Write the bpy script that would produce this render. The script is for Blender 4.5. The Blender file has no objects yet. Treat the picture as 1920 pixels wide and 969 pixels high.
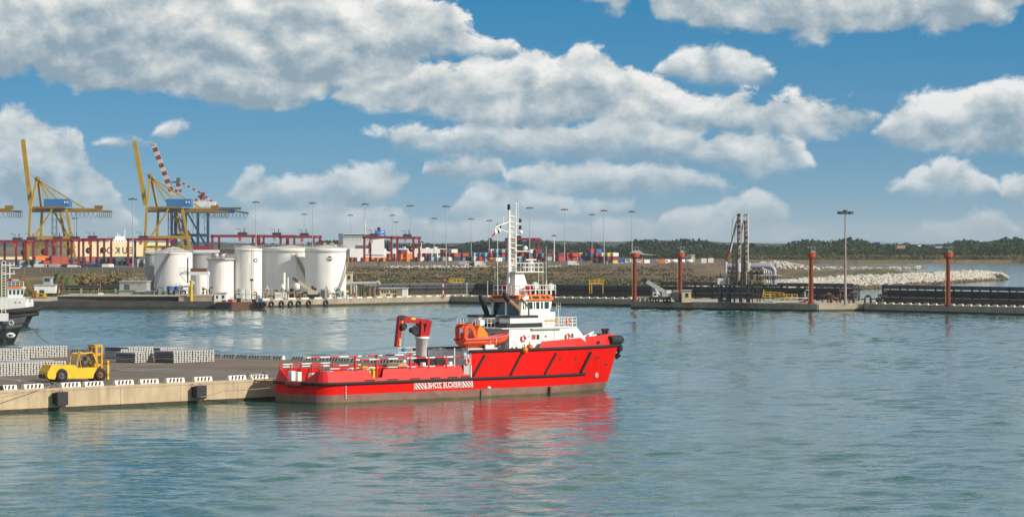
import bpy, math, random
from mathutils import Vector, Matrix
random.seed(7)
R = math.radians
scene = bpy.context.scene
col = scene.collection

# ------------------------------------------------------------------ camera
F, HC, HZ = 6000.0, 20.5, 447.0          # focal length in photo pixels, eye height, horizon row
cam_d = bpy.data.cameras.new('camera'); cam = bpy.data.objects.new('camera', cam_d); col.objects.link(cam)
cam.location = (0, 0, HC); cam.rotation_euler = (R(90), 0, 0)
cam_d.sensor_fit = 'HORIZONTAL'; cam_d.sensor_width = 36; cam_d.lens = 36 * F / 1920
cam_d.shift_y = (HZ - 484.5) / 1920
cam_d.clip_start = 1; cam_d.clip_end = 60000
scene.camera = cam

# ------------------------------------------------------------------ light
SUN_AZ, SUN_EL = 66.0, 27.0               # degrees right of straight behind the camera, elevation
sdir = Vector((math.sin(R(SUN_AZ)) * math.cos(R(SUN_EL)), -math.cos(R(SUN_AZ)) * math.cos(R(SUN_EL)), math.sin(R(SUN_EL))))
sun_d = bpy.data.lights.new('sun', 'SUN'); sun_d.energy = 4.8; sun_d.angle = R(0.5); sun_d.color = (1, .9, .76)
sun = bpy.data.objects.new('sun', sun_d); col.objects.link(sun)
sun.rotation_euler = (-sdir).to_track_quat('-Z', 'Y').to_euler(); sun.location = (200, -100, 200)
scene.view_settings.view_transform = 'Standard'; scene.view_settings.look = 'None'
scene.view_settings.exposure = .05; scene.view_settings.gamma = 1
scene.render.engine = 'CYCLES'
scene.cycles.max_bounces = 6; scene.cycles.glossy_bounces = 4; scene.cycles.transmission_bounces = 4
scene.cycles.volume_bounces = 0; scene.cycles.use_denoising = True
scene.cycles.sample_clamp_indirect = 6
try:
    scene.cycles.denoising_prefilter = 'ACCURATE'
except Exception:
    pass

# ------------------------------------------------------------------ sky: clear air plus cumulus, all by direction
def N(nt, typ, **kw):
    n = nt.nodes.new(typ)
    for k, v in kw.items():
        if k.startswith('i_'):
            n.inputs[k[2:].replace('_', ' ')].default_value = v
        elif k[0] == 'i' and k[1:].isdigit():
            n.inputs[int(k[1:])].default_value = v
        else:
            setattr(n, k, v)
    return n
def LK(nt, a, b): nt.links.new(a, b)
def MA(nt, op, a, b=None, c=None):
    n = nt.nodes.new('ShaderNodeMath'); n.operation = op
    for i, v in enumerate((a, b, c)):
        if v is None: continue
        if isinstance(v, (int, float)): n.inputs[i].default_value = v
        else: nt.links.new(v, n.inputs[i])
    return n.outputs[0]
def VM(nt, op, a, b=None, out=0):
    n = nt.nodes.new('ShaderNodeVectorMath'); n.operation = op
    for i, v in enumerate((a, b)):
        if v is None: continue
        if isinstance(v, (tuple, list)): n.inputs[i].default_value = v
        else: nt.links.new(v, n.inputs[i])
    return n.outputs[out]
def MR(nt, v, a, b, c, d, smooth=False):
    n = nt.nodes.new('ShaderNodeMapRange'); n.clamp = True
    if smooth: n.interpolation_type = 'SMOOTHSTEP'
    nt.links.new(v, n.inputs[0])
    for i, x in enumerate((a, b, c, d)): n.inputs[i + 1].default_value = x
    return n.outputs[0]
def MIXC(nt, f, a, b, blend='MIX'):
    n = nt.nodes.new('ShaderNodeMix'); n.data_type = 'RGBA'; n.blend_type = blend
    for s, v in ((n.inputs[0], f), (n.inputs[6], a), (n.inputs[7], b)):
        if isinstance(v, (int, float)): s.default_value = v
        elif isinstance(v, (tuple, list)): s.default_value = (*v[:3], 1)
        else: nt.links.new(v, s)
    return n.outputs[2]

# six layers of cumulus, far ones last: each heap is an outline (column, top row, base row) in photo rows
LAYERS = [
 [[(-90,-90,120),(0,-90,150),(75,-90,128),(90,-90,150),(150,-90,170),(250,-90,172),(350,-90,182),(400,-90,202),(500,-90,210),(600,-80,196),(660,-60,178),(720,-40,152),(790,0,118),(850,20,108),(910,58,106),(966,86,104)],
  [(1112,-30,10),(1145,-60,26),(1172,-30,8)],
  [(1216,-10,20),(1245,-60,46),(1300,-80,46),(1360,-80,66),(1450,-80,68),(1540,-80,76),(1620,-80,66),(1750,-80,62),(1850,-70,50),(1920,-50,14),(1990,-40,-6)]],
 [[(606,186,191),(700,152,206),(800,132,216),(870,125,236),(905,108,244),(955,126,244),(985,104,242),(1040,110,240),(1100,97,232),(1140,108,228),(1165,134,226),(1210,146,228),(1270,164,246),(1330,180,252),(1400,184,252),(1450,190,256),(1500,180,260),(1550,188,256),(1590,186,250),(1620,200,240),(1640,214,228)]],
 [[(-90,225,470),(0,222,470),(50,212,470),(84,232,470),(104,246,470),(150,262,468),(170,300,464),(196,318,460),(222,366,450),(246,400,440)],
  [(690,250,254),(760,240,286),(850,246,296),(1000,236,302),(1120,226,306),(1180,200,306),(1215,204,308),(1240,236,312),(1330,250,320),(1400,250,338),(1480,252,326),(1500,282,318),(1520,308,313)],
  [(1664,358,362),(1720,326,370),(1760,308,374),(1800,320,374),(1840,330,370),(1856,352,364)],
  [(1862,366,372),(1890,336,388),(1950,320,388),(2010,325,380)]],
 [[(428,362,368),(450,334,384),(490,324,390),(520,344,394),(560,334,396),(600,330,398),(640,324,396),(700,307,390),(740,320,370),(766,338,346)],
  [(796,322,328),(850,305,340),(930,294,332),(942,308,320)],
  [(952,328,340),(1000,310,360),(1060,304,368),(1150,312,372),(1250,320,372),(1330,340,366),(1376,352,358)],
  [(1640,248,256),(1680,215,276),(1720,190,284),(1760,170,292),(1850,162,292),(1920,158,286),(2010,150,280)]],
 [[(185,268,274),(230,252,284),(268,258,276)],
  [(400,420,430),(500,394,450),(600,386,450),(720,390,450),(806,420,440)],
  [(845,396,404),(880,354,420),(920,334,424),(960,346,424),(1010,366,420),(1060,374,420),(1120,372,410),(1190,380,400)],
  [(1214,138,142),(1262,104,154),(1330,87,160),(1390,88,164),(1422,106,160),(1452,138,144)]],
 [[(284,252,256),(318,234,266),(352,240,252)],
  [(780,428,440),(900,420,470),(1000,410,470),(1100,420,470),(1180,408,470),(1236,424,450)],
  [(1240,416,440),(1290,396,470),(1330,390,470),(1400,366,470),(1430,360,470),(1460,384,470),(1500,420,460),(1540,440,450)],
  [(1690,438,446),(1740,424,452),(1800,415,454),(1840,402,454),(1870,405,452),(1892,430,446)]]]
def layer_curves(spans):
    T, Bm = [], []
    def put(x, a, b): T.append((x, a)); Bm.append((x, b))
    for n, sp in enumerate(spans):
        x, a, b = sp[0]; mid = (a + b) / 2
        if n == 0: put(x - 60, mid + 55, mid - 55)
        for q in sp: put(*q)
        x, a, b = sp[-1]; mid = (a + b) / 2
        if n == len(spans) - 1: put(x + 60, mid + 55, mid - 55)
        else:
            x2, a2, b2 = spans[n + 1][0]; m2 = (a2 + b2) / 2; gap = x2 - x
            if gap > 130: put(x + 60, mid + 55, mid - 55); put(x2 - 60, m2 + 55, m2 - 55)
            else: put((x + x2) / 2, (mid + m2) / 2 + 50, (mid + m2) / 2 - 50)
    fix = lambda L: [(min(1, max(0, (x + 140) / 2200)), (y + 200) / 700) for x, y in L]
    return fix(T), fix(Bm)
def cloud_fine():
    """billowing detail by 3-D direction, seamless all round"""
    g = bpy.data.node_groups.new('cumulus_detail', 'ShaderNodeTree')
    g.interface.new_socket('Dir', in_out='INPUT', socket_type='NodeSocketVector')
    g.interface.new_socket('Fine', in_out='OUTPUT', socket_type='NodeSocketFloat')
    gi = g.nodes.new('NodeGroupInput'); go = g.nodes.new('NodeGroupOutput')
    p = VM(g, 'MULTIPLY', gi.outputs[0], (60, 60, 84))
    f1 = N(g, 'ShaderNodeTexNoise', noise_dimensions='3D', i_Scale=1.25, i_Detail=7.0, i_Roughness=.60, i_Distortion=.2); LK(g, p, f1.inputs['Vector'])
    f2 = N(g, 'ShaderNodeTexNoise', noise_dimensions='3D', noise_type='RIDGED_MULTIFRACTAL', normalize=True, i_Scale=1.7, i_Detail=3.0, i_Roughness=.5); LK(g, VM(g, 'ADD', p, (3.1, 7.7, 1.3)), f2.inputs['Vector'])
    LK(g, MA(g, 'ADD', MA(g, 'MULTIPLY', MA(g, 'SUBTRACT', f1.outputs[0], .5), 1.5), MA(g, 'MULTIPLY', MA(g, 'SUBTRACT', .45, f2.outputs[0]), .45)), go.inputs[0])
    return g
world = bpy.data.worlds.new('World'); scene.world = world; world.use_nodes = True
wt = world.node_tree; wt.nodes.clear()
tc = wt.nodes.new('ShaderNodeTexCoord'); D0 = VM(wt, 'NORMALIZE', tc.outputs['Generated'])
sky = wt.nodes.new('ShaderNodeTexSky'); sky.sky_type = 'NISHITA'; sky.sun_disc = False
sky.sun_elevation = R(SUN_EL); sky.sun_rotation = math.atan2(sdir.x, sdir.y); sky.altitude = 0
sky.air_density = 1.0; sky.dust_density = .3; sky.ozone_density = 2.2
# the deep blue of the photograph starts low: read the clear-sky model somewhat higher than the line of sight
LK(wt, VM(wt, 'NORMALIZE', VM(wt, 'ADD', VM(wt, 'MULTIPLY', D0, (1, 1, 2.6)), (0, 0, .10))), sky.inputs[0])
sz0 = wt.nodes.new('ShaderNodeSeparateXYZ'); LK(wt, D0, sz0.inputs[0])
tint = MIXC(wt, MR(wt, sz0.outputs[2], .0, .075, 0, 1), (.70, .84, .88), (.21, .88, 1.08))
sky_c = MIXC(wt, 1.0, sky.outputs[0], tint, 'MULTIPLY')
CF = cloud_fine()
def fine(off):
    n = wt.nodes.new('ShaderNodeGroup'); n.node_tree = CF
    LK(wt, VM(wt, 'ADD', D0, off) if off else D0, n.inputs[0]); return n.outputs[0]
fA, fB = fine(None), fine((.0030, 0, .0052))
sx = wt.nodes.new('ShaderNodeSeparateXYZ'); LK(wt, D0, sx.inputs[0])
warp = N(wt, 'ShaderNodeTexNoise', noise_dimensions='3D', i_Scale=.7, i_Detail=2.0, i_Roughness=.5); LK(wt, VM(wt, 'MULTIPLY', D0, (60, 60, 80)), warp.inputs['Vector'])
wsp = wt.nodes.new('ShaderNodeSeparateXYZ'); LK(wt, warp.outputs['Color'], wsp.inputs[0])
u = MA(wt, 'MULTIPLY', MA(wt, 'ARCTAN2', sx.outputs[0], sx.outputs[1]), 60)
v = MA(wt, 'MULTIPLY', MA(wt, 'ARCSINE', sx.outputs[2]), 60)
inside = MA(wt, 'MULTIPLY', MR(wt, MA(wt, 'ABSOLUTE', u), 9.8, 11.0, 1, 0, True), MR(wt, v, 4.6, 5.6, 1, 0, True))
px = MA(wt, 'ADD', MA(wt, 'ADD', MA(wt, 'MULTIPLY', u, 100), 960), MA(wt, 'MULTIPLY', MA(wt, 'SUBTRACT', wsp.outputs[0], .5), 60))
py = MA(wt, 'ADD', MA(wt, 'SUBTRACT', 447, MA(wt, 'MULTIPLY', v, 100)), MA(wt, 'MULTIPLY', MA(wt, 'SUBTRACT', wsp.outputs[1], .5), 26))
pn = MA(wt, 'DIVIDE', MA(wt, 'ADD', px, 140), 2200)
relief = MA(wt, 'MULTIPLY', MA(wt, 'SUBTRACT', fA, fB), 1.1)
lowf = MR(wt, sx.outputs[2], 0, .045, .45, 0)            # far clouds near the horizon sink into the air
wide = N(wt, 'ShaderNodeTexNoise', noise_dimensions='3D', i_Scale=.22, i_Detail=3.0, i_Roughness=.5); LK(wt, VM(wt, 'MULTIPLY', D0, (60, 60, 170)), wide.inputs['Vector'])
def shade(light, f, cov, under):
    light = MA(wt, 'ADD', light, relief)
    cr = wt.nodes.new('ShaderNodeValToRGB'); LK(wt, light, cr.inputs[0])
    e = cr.color_ramp.elements
    e[0].position = 0; e[0].color = (2.7, 3.6, 4.3, 1); e[1].position = 1; e[1].color = (9.0, 8.9, 8.6, 1)
    x = e.new(.36); x.color = (4.5, 5.2, 5.6, 1); x = e.new(.66); x.color = (6.6, 6.9, 6.8, 1)
    cl = MIXC(wt, lowf, cr.outputs[0], sky_c)
    return MIXC(wt, cov, under, cl)
out = sky_c
# clouds of the rest of the sky, driven by broad noise only
fw = MA(wt, 'ADD', MR(wt, wide.outputs[0], .36, .60, -.9, 1.2), fA)
out = shade(MA(wt, 'ADD', .92, MA(wt, 'MULTIPLY', fw, -.18)), fw, MA(wt, 'MULTIPLY', MR(wt, fw, .0, .7, 0, .95, True), MA(wt, 'SUBTRACT', 1, inside)), out)
curves = []
for sp in LAYERS: curves += list(layer_curves(sp))
vals = []
for k in range(0, len(curves), 3):
    rc = wt.nodes.new('ShaderNodeRGBCurve'); mp = rc.mapping; mp.use_clip = True; mp.clip_min_y = 0; mp.clip_max_y = 1; mp.extend = 'HORIZONTAL'
    cb = wt.nodes.new('ShaderNodeCombineXYZ')
    for i in range(3): LK(wt, pn, cb.inputs[i])
    LK(wt, cb.outputs[0], rc.inputs['Color'])
    for c, pts in zip((mp.curves[0], mp.curves[1], mp.curves[2]), curves[k:k + 3]):
        c.points[0].location = pts[0]; c.points[-1].location = pts[-1]
        for q in pts[1:-1]: c.points.new(*q)
        for q in c.points: q.handle_type = 'VECTOR'
    mp.update()
    so = wt.nodes.new('ShaderNodeSeparateXYZ'); LK(wt, rc.outputs[0], so.inputs[0])
    vals += [MA(wt, 'SUBTRACT', MA(wt, 'MULTIPLY', o, 700), 200) for o in so.outputs]
for k in range(5, -1, -1):
    top, bot = vals[2 * k], vals[2 * k + 1]
    a, b = MA(wt, 'SUBTRACT', py, top), MA(wt, 'SUBTRACT', bot, py)
    f = MA(wt, 'MINIMUM', MA(wt, 'ADD', MA(wt, 'MINIMUM', MA(wt, 'DIVIDE', a, 30 - 3 * k), 1.35), MA(wt, 'MULTIPLY', fA, 3.0)), MA(wt, 'ADD', MA(wt, 'DIVIDE', b, 40 - 4 * k), MA(wt, 'MULTIPLY', fA, 1.5)))
    t = MA(wt, 'DIVIDE', a, MA(wt, 'MAXIMUM', MA(wt, 'ADD', a, b), 8))
    tall = MA(wt, 'ADD', MR(wt, t, .0, .95, .84, .12), MA(wt, 'MULTIPLY', MA(wt, 'SUBTRACT', wsp.outputs[2], .5), 1.3))
    cov = MA(wt, 'MULTIPLY', MR(wt, f, -.02 - .04 * k, .60 + .08 * k, 0, .97 - .02 * k, True), inside)
    if k in (2, 4, 5): cov = MA(wt, 'MULTIPLY', cov, MR(wt, t, .55, 1.0, 1, .45))
    if k == 2: tall = MA(wt, 'SUBTRACT', tall, MR(wt, px, 240, 420, .26, 0))
    out = shade(tall, f, cov, out)
final = out
bg = wt.nodes.new('ShaderNodeBackground'); bg.inputs[1].default_value = .1; LK(wt, final, bg.inputs[0])
wo = wt.nodes.new('ShaderNodeOutputWorld'); LK(wt, bg.outputs[0], wo.inputs[0])
world.cycles.sampling_method = 'MANUAL'; world.cycles.sample_map_resolution = 512

# ------------------------------------------------------------------ helpers
def W(px, py, Y): return Vector(((px - 960) / F * Y, Y, HC - (py - HZ) / F * Y))
def G(px, py, z):
    Y = (HC - z) * F / (py - HZ); return Vector(((px - 960) / F * Y, Y, z))
def XZ(px, Y): return (px - 960) / F * Y
def tag(o, label=None, cat=None, group=None, kind=None):
    for k, v in (('label', label), ('category', cat), ('group', group), ('kind', kind)):
        if v: o[k] = v
    return o
def thing(name, label, cat, loc=(0, 0, 0), rz=0, group=None):
    o = bpy.data.objects.new(name, None); col.objects.link(o); o.empty_display_size = .2
    o.location = loc; o.rotation_euler = (0, 0, rz)
    return tag(o, label, cat, group)
ORD = ('first', 'second', 'third', 'fourth', 'fifth', 'sixth', 'seventh', 'eighth', 'ninth', 'tenth', 'eleventh', 'twelfth', 'thirteenth', 'fourteenth', 'fifteenth', 'sixteenth', 'seventeenth', 'eighteenth', 'nineteenth', 'twentieth', 'twenty first', 'twenty second', 'twenty third', 'twenty fourth')
KIDS = {}
def place(name, me, parent=None, loc=(0, 0, 0), rz=0):
    o = bpy.data.objects.new(name, me); col.objects.link(o); o.location = loc; o.rotation_euler = (0, 0, rz)
    if parent:
        o.parent = parent; KIDS.setdefault(parent.name, []).append(o)
    return o
def dup(o, loc=None, rz=None, parent=None, label=None, group=None):
    c = o.copy(); col.objects.link(c); c.parent = parent
    if parent: KIDS.setdefault(parent.name, []).append(c)
    if loc is not None: c.location = loc
    if rz is not None: c.rotation_euler = (0, 0, rz)
    tag(c, label, None, group)
    for k in list(KIDS.get(o.name, [])): dup(k, parent=c)
    return c
class MB:
    def __init__(s): s.v = []; s.f = []; s.sm = []; s.mi = []; s.cur = 0
    def add(s, vs, fs, smooth=False):
        b = len(s.v); s.v += [tuple(x) for x in vs]
        for q in fs: s.f.append([b + i for i in q]); s.sm.append(smooth); s.mi.append(s.cur)
        return s
    def box(s, c, d, rz=0, M_=None):
        hx, hy, hz = d[0] / 2, d[1] / 2, d[2] / 2; cs, sn = math.cos(rz), math.sin(rz)
        vs = []
        for z in (-hz, hz):
            for x, y in ((-hx, -hy), (hx, -hy), (hx, hy), (-hx, hy)):
                vs.append((c[0] + x * cs - y * sn, c[1] + x * sn + y * cs, c[2] + z))
        return s.add(vs, [(3, 2, 1, 0), (4, 5, 6, 7), (0, 1, 5, 4), (1, 2, 6, 5), (2, 3, 7, 6), (3, 0, 4, 7)])
    def b3(s, x0, x1, y0, y1, z0, z1): return s.box(((x0 + x1) / 2, (y0 + y1) / 2, (z0 + z1) / 2), (abs(x1 - x0), abs(y1 - y0), abs(z1 - z0)))
    def beam(s, p, q, w, h=None, up=(0, 0, 1)):
        p, q = Vector(p), Vector(q); d = q - p
        if d.length < 1e-6: return s
        d.normalize(); up = Vector(up)
        if abs(d.dot(up)) > .98: up = Vector((1, 0, 0)) if abs(d.x) < .9 else Vector((0, 1, 0))
        a = d.cross(up).normalized() * (w / 2); b = a.normalized().cross(d).normalized() * ((h or w) / 2)
        vs = [p - a - b, p + a - b, p + a + b, p - a + b, q - a - b, q + a - b, q + a + b, q - a + b]
        return s.add(vs, [(3, 2, 1, 0), (4, 5, 6, 7), (0, 1, 5, 4), (1, 2, 6, 5), (2, 3, 7, 6), (3, 0, 4, 7)])
    def cyl(s, p, q, r, r2=None, n=8, cap=True):
        p, q = Vector(p), Vector(q); r2 = r if r2 is None else r2; d = (q - p)
        if d.length < 1e-6: return s
        d.normalize(); up = Vector((0, 0, 1)) if abs(d.z) < .95 else Vector((1, 0, 0))
        a = d.cross(up).normalized(); b = d.cross(a)
        ring = [a * math.cos(2 * math.pi * i / n) + b * math.sin(2 * math.pi * i / n) for i in range(n)]
        s.add([p + x * r for x in ring] + [q + x * r2 for x in ring], [(i, (i + 1) % n, n + (i + 1) % n, n + i) for i in range(n)], True)
        if cap:
            if r > 1e-4: s.add([p + x * r for x in ring], [tuple(range(n))[::-1]])
            if r2 > 1e-4: s.add([q + x * r2 for x in ring], [tuple(range(n))])
        return s
    def tube(s, pts, r, n=6):
        pts = [Vector(p) for p in pts]; rings = []
        for i, p in enumerate(pts):
            d = (pts[min(i + 1, len(pts) - 1)] - pts[max(i - 1, 0)]).normalized()
            up = Vector((0, 0, 1)) if abs(d.z) < .95 else Vector((1, 0, 0))
            a = d.cross(up).normalized(); b = d.cross(a); rr = r[i] if isinstance(r, (list, tuple)) else r
            rings += [p + (a * math.cos(2 * math.pi * k / n) + b * math.sin(2 * math.pi * k / n)) * rr for k in range(n)]
        fs = [(i * n + k, i * n + (k + 1) % n, (i + 1) * n + (k + 1) % n, (i + 1) * n + k) for i in range(len(pts) - 1) for k in range(n)]
        s.add(rings, fs, True); m = len(rings)
        s.add(rings[:n], [tuple(range(n))[::-1]]); s.add(rings[m - n:], [tuple(range(n))]); return s
    def prism(s, poly, a, b, axis='y'):
        n = len(poly)
        def P(u, w, t): return {'y': (u, t, w), 'z': (u, w, t), 'x': (t, u, w)}[axis]
        vs = [P(u, w, a) for u, w in poly] + [P(u, w, b) for u, w in poly]
        return s.add(vs, [tuple(range(n)), tuple(range(2 * n - 1, n - 1, -1))] + [(i, n + i, n + (i + 1) % n, (i + 1) % n) for i in range(n)])
    def lathe(s, prof, n=24, c=(0, 0, 0), a0=0, a1=2 * math.pi, axis='z'):
        full = abs(a1 - a0 - 2 * math.pi) < 1e-6; m = n if full else n + 1; vs = []
        for r, z in prof:
            for k in range(m):
                t = a0 + (a1 - a0) * k / n; x, y = r * math.cos(t), r * math.sin(t)
                q = (x, y, z) if axis == 'z' else ((x, z, y) if axis == 'y' else (z, x, y))
                vs.append((c[0] + q[0], c[1] + q[1], c[2] + q[2]))
        fs = [(i * m + k, i * m + (k + 1) % m, (i + 1) * m + (k + 1) % m, (i + 1) * m + k) for i in range(len(prof) - 1) for k in range(n)]
        return s.add(vs, fs, True)
    def ball(s, c, r, n=12, m=8, sq=(1, 1, 1)):
        vs = []; fs = []
        for i in range(m + 1):
            t = math.pi * i / m
            for k in range(n):
                p = 2 * math.pi * k / n
                vs.append((c[0] + r * sq[0] * math.sin(t) * math.cos(p), c[1] + r * sq[1] * math.sin(t) * math.sin(p), c[2] + r * sq[2] * math.cos(t)))
        for i in range(m):
            for k in range(n): fs.append((i * n + k, i * n + (k + 1) % n, (i + 1) * n + (k + 1) % n, (i + 1) * n + k))
        return s.add(vs, fs, True)
    def torus(s, c, r, t, axis='y', n=16, m=8):
        prof = [(r + t * math.cos(2 * math.pi * i / m), t * math.sin(2 * math.pi * i / m)) for i in range(m + 1)]
        return s.lathe(prof, n, c, axis=axis)
    def loft(s, rings, closed=False, smooth=True):
        n = len(rings[0]); vs = [p for r in rings for p in r]
        k = n if closed else n - 1
        return s.add(vs, [(i * n + j, i * n + (j + 1) % n, (i + 1) * n + (j + 1) % n, (i + 1) * n + j) for i in range(len(rings) - 1) for j in range(k)], smooth)
    def mesh(s, name, *mats):
        me = bpy.data.meshes.new(name); me.from_pydata(s.v, [], s.f)
        for m in mats: me.materials.append(m)
        me.polygons.foreach_set('use_smooth', s.sm); me.polygons.foreach_set('material_index', s.mi); me.update()
        return me
    def parts(s, name, m, parent=None, loc=(0, 0, 0), rz=0, **kw):
        """one object for each connected piece"""
        key = {}; root = list(range(len(s.v)))
        def fd(i):
            while root[i] != i: root[i] = root[root[i]]; i = root[i]
            return i
        for i, p in enumerate(s.v):
            k = tuple(round(c, 3) for c in p)
            if k in key: root[fd(i)] = fd(key[k])
            else: key[k] = i
        for f in s.f:
            for j in f[1:]: root[fd(j)] = fd(f[0])
        isl = {}
        for k, f in enumerate(s.f): isl.setdefault(fd(f[0]), []).append(k)
        outs = []
        for ks in isl.values():
            q = MB(); mp = {}
            for k in ks:
                for j in s.f[k]:
                    if j not in mp: mp[j] = len(q.v); q.v.append(s.v[j])
                q.f.append([mp[j] for j in s.f[k]]); q.sm.append(s.sm[k]); q.mi.append(s.mi[k])
            outs.append(q.build(name, m, parent, loc, rz, **kw))
        return outs
    def build(s, name, m, parent=None, loc=(0, 0, 0), rz=0, **kw):
        ms = m if isinstance(m, (list, tuple)) else [m]
        o = place(name, s.mesh(name, *ms), parent, loc, rz); tag(o, **kw); return o
def rail(mb, pts, h=1.0, r=.035, step=1.5, bars=2, n=5):
    """hand rail along a polyline: posts and bars"""
    pts = [Vector(p) for p in pts]
    for i in range(len(pts) - 1):
        a, b = pts[i], pts[i + 1]; k = max(1, round((b - a).length / step))
        for j in range(k + 1 if i == len(pts) - 2 else k):
            p = a.lerp(b, j / k); mb.cyl(p, p + Vector((0, 0, h)), r, n=n, cap=False)
        for t in range(1, bars + 1):
            z = Vector((0, 0, h * t / bars)); mb.cyl(a + z, b + z, r, n=n, cap=False)
    return mb
def text_mesh(txt, size, name, m, mirror=True, thick=.012, weight=0):
    cu = bpy.data.curves.new('t', 'FONT'); cu.body = txt; cu.size = size; cu.align_x = 'CENTER'; cu.align_y = 'CENTER'; cu.extrude = thick; cu.offset = weight
    o = bpy.data.objects.new('t', cu); col.objects.link(o)
    dg = bpy.context.evaluated_depsgraph_get(); me = bpy.data.meshes.new_from_object(o.evaluated_get(dg))
    bpy.data.objects.remove(o); bpy.data.curves.remove(cu)
    for v in me.vertices:
        x, y, z = v.co; v.co = ((-x if mirror else x), -z, y)     # stand it up, facing -y
    me.name = name; me.materials.clear(); me.materials.append(m); return me

# ------------------------------------------------------------------ materials
MATS = {}
def mat(name, c, rough=.6, metal=0, var=.12, vs=.5, streak=0, sc=(.06, .035, .02), ssc=(2.2, 2.2, .12), bump=0, bs=6, spec=.4, patch=None, pf=.5, ps=.4):
    m = bpy.data.materials.new(name); m.use_nodes = True; nt = m.node_tree; b = nt.nodes['Principled BSDF']; MATS[name] = m
    geo = nt.nodes.new('ShaderNodeNewGeometry'); P = geo.outputs['Position']
    n1 = N(nt, 'ShaderNodeTexNoise', i_Scale=vs, i_Detail=6.0, i_Roughness=.6); LK(nt, P, n1.inputs['Vector'])
    f = MR(nt, n1.outputs[0], .25, .75, 0, 1)
    colr = MIXC(nt, f, tuple(x * (1 - var) for x in c), tuple(min(1, x * (1 + var)) for x in c))
    if patch:
        n3 = N(nt, 'ShaderNodeTexNoise', i_Scale=ps, i_Detail=5.0, i_Roughness=.65); LK(nt, P, n3.inputs['Vector'])
        colr = MIXC(nt, MR(nt, n3.outputs[0], pf, pf + .12, 0, 1), colr, patch)
    if streak:
        n2 = N(nt, 'ShaderNodeTexNoise', i_Scale=1.0, i_Detail=5.0, i_Roughness=.7); LK(nt, VM(nt, 'MULTIPLY', P, ssc), n2.inputs['Vector'])
        colr = MIXC(nt, MA(nt, 'MULTIPLY', MR(nt, n2.outputs[0], .48, .72, 0, 1), streak), colr, sc)
    LK(nt, colr, b.inputs['Base Color'])
    b.inputs['Roughness'].default_value = rough; b.inputs['Metallic'].default_value = metal; b.inputs['Specular IOR Level'].default_value = spec
    if bump:
        nb = N(nt, 'ShaderNodeTexNoise', i_Scale=bs, i_Detail=5.0, i_Roughness=.6); LK(nt, P, nb.inputs['Vector'])
        bp = N(nt, 'ShaderNodeBump', i_Strength=bump, i_Distance=.1); LK(nt, nb.outputs[0], bp.inputs['Height']); LK(nt, bp.outputs[0], b.inputs['Normal'])
    return m

# ------------------------------------------------------------------ the sea
def sea_mat():
    m = bpy.data.materials.new('sea_water'); m.use_nodes = True; nt = m.node_tree; b = nt.nodes['Principled BSDF']
    b.inputs['Base Color'].default_value = (.015, .108, .098, 1); b.inputs['Roughness'].default_value = .075
    b.inputs['IOR'].default_value = 1.333; b.inputs['Specular IOR Level'].default_value = .5
    geo = nt.nodes.new('ShaderNodeNewGeometry'); P = geo.outputs['Position']
    def noise(scale, detail, rough, dist=0.0):
        n = N(nt, 'ShaderNodeTexNoise', i_Scale=1.0, i_Detail=detail, i_Roughness=rough, i_Distortion=dist)
        LK(nt, VM(nt, 'MULTIPLY', P, scale), n.inputs['Vector']); return n.outputs[0]
    chop = noise((.42, .60, 0), 2.0, .5, .5)
    rip = noise((1.3, 1.9, 0), 2.0, .5, .3)
    wind = MR(nt, noise((.010, .03, 0), 3.0, .6), .35, .65, .5, 1.15)          # calmer and rougher lanes
    h = MA(nt, 'MULTIPLY', MA(nt, 'ADD', MA(nt, 'MULTIPLY', chop, .10), MA(nt, 'MULTIPLY', rip, .035)), wind)
    bp = N(nt, 'ShaderNodeBump', i_Strength=1.0, i_Distance=1.0); LK(nt, h, bp.inputs['Height']); LK(nt, bp.outputs[0], b.inputs['Normal'])
    return m
MATS['sea'] = sea_mat()
import numpy as np
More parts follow.
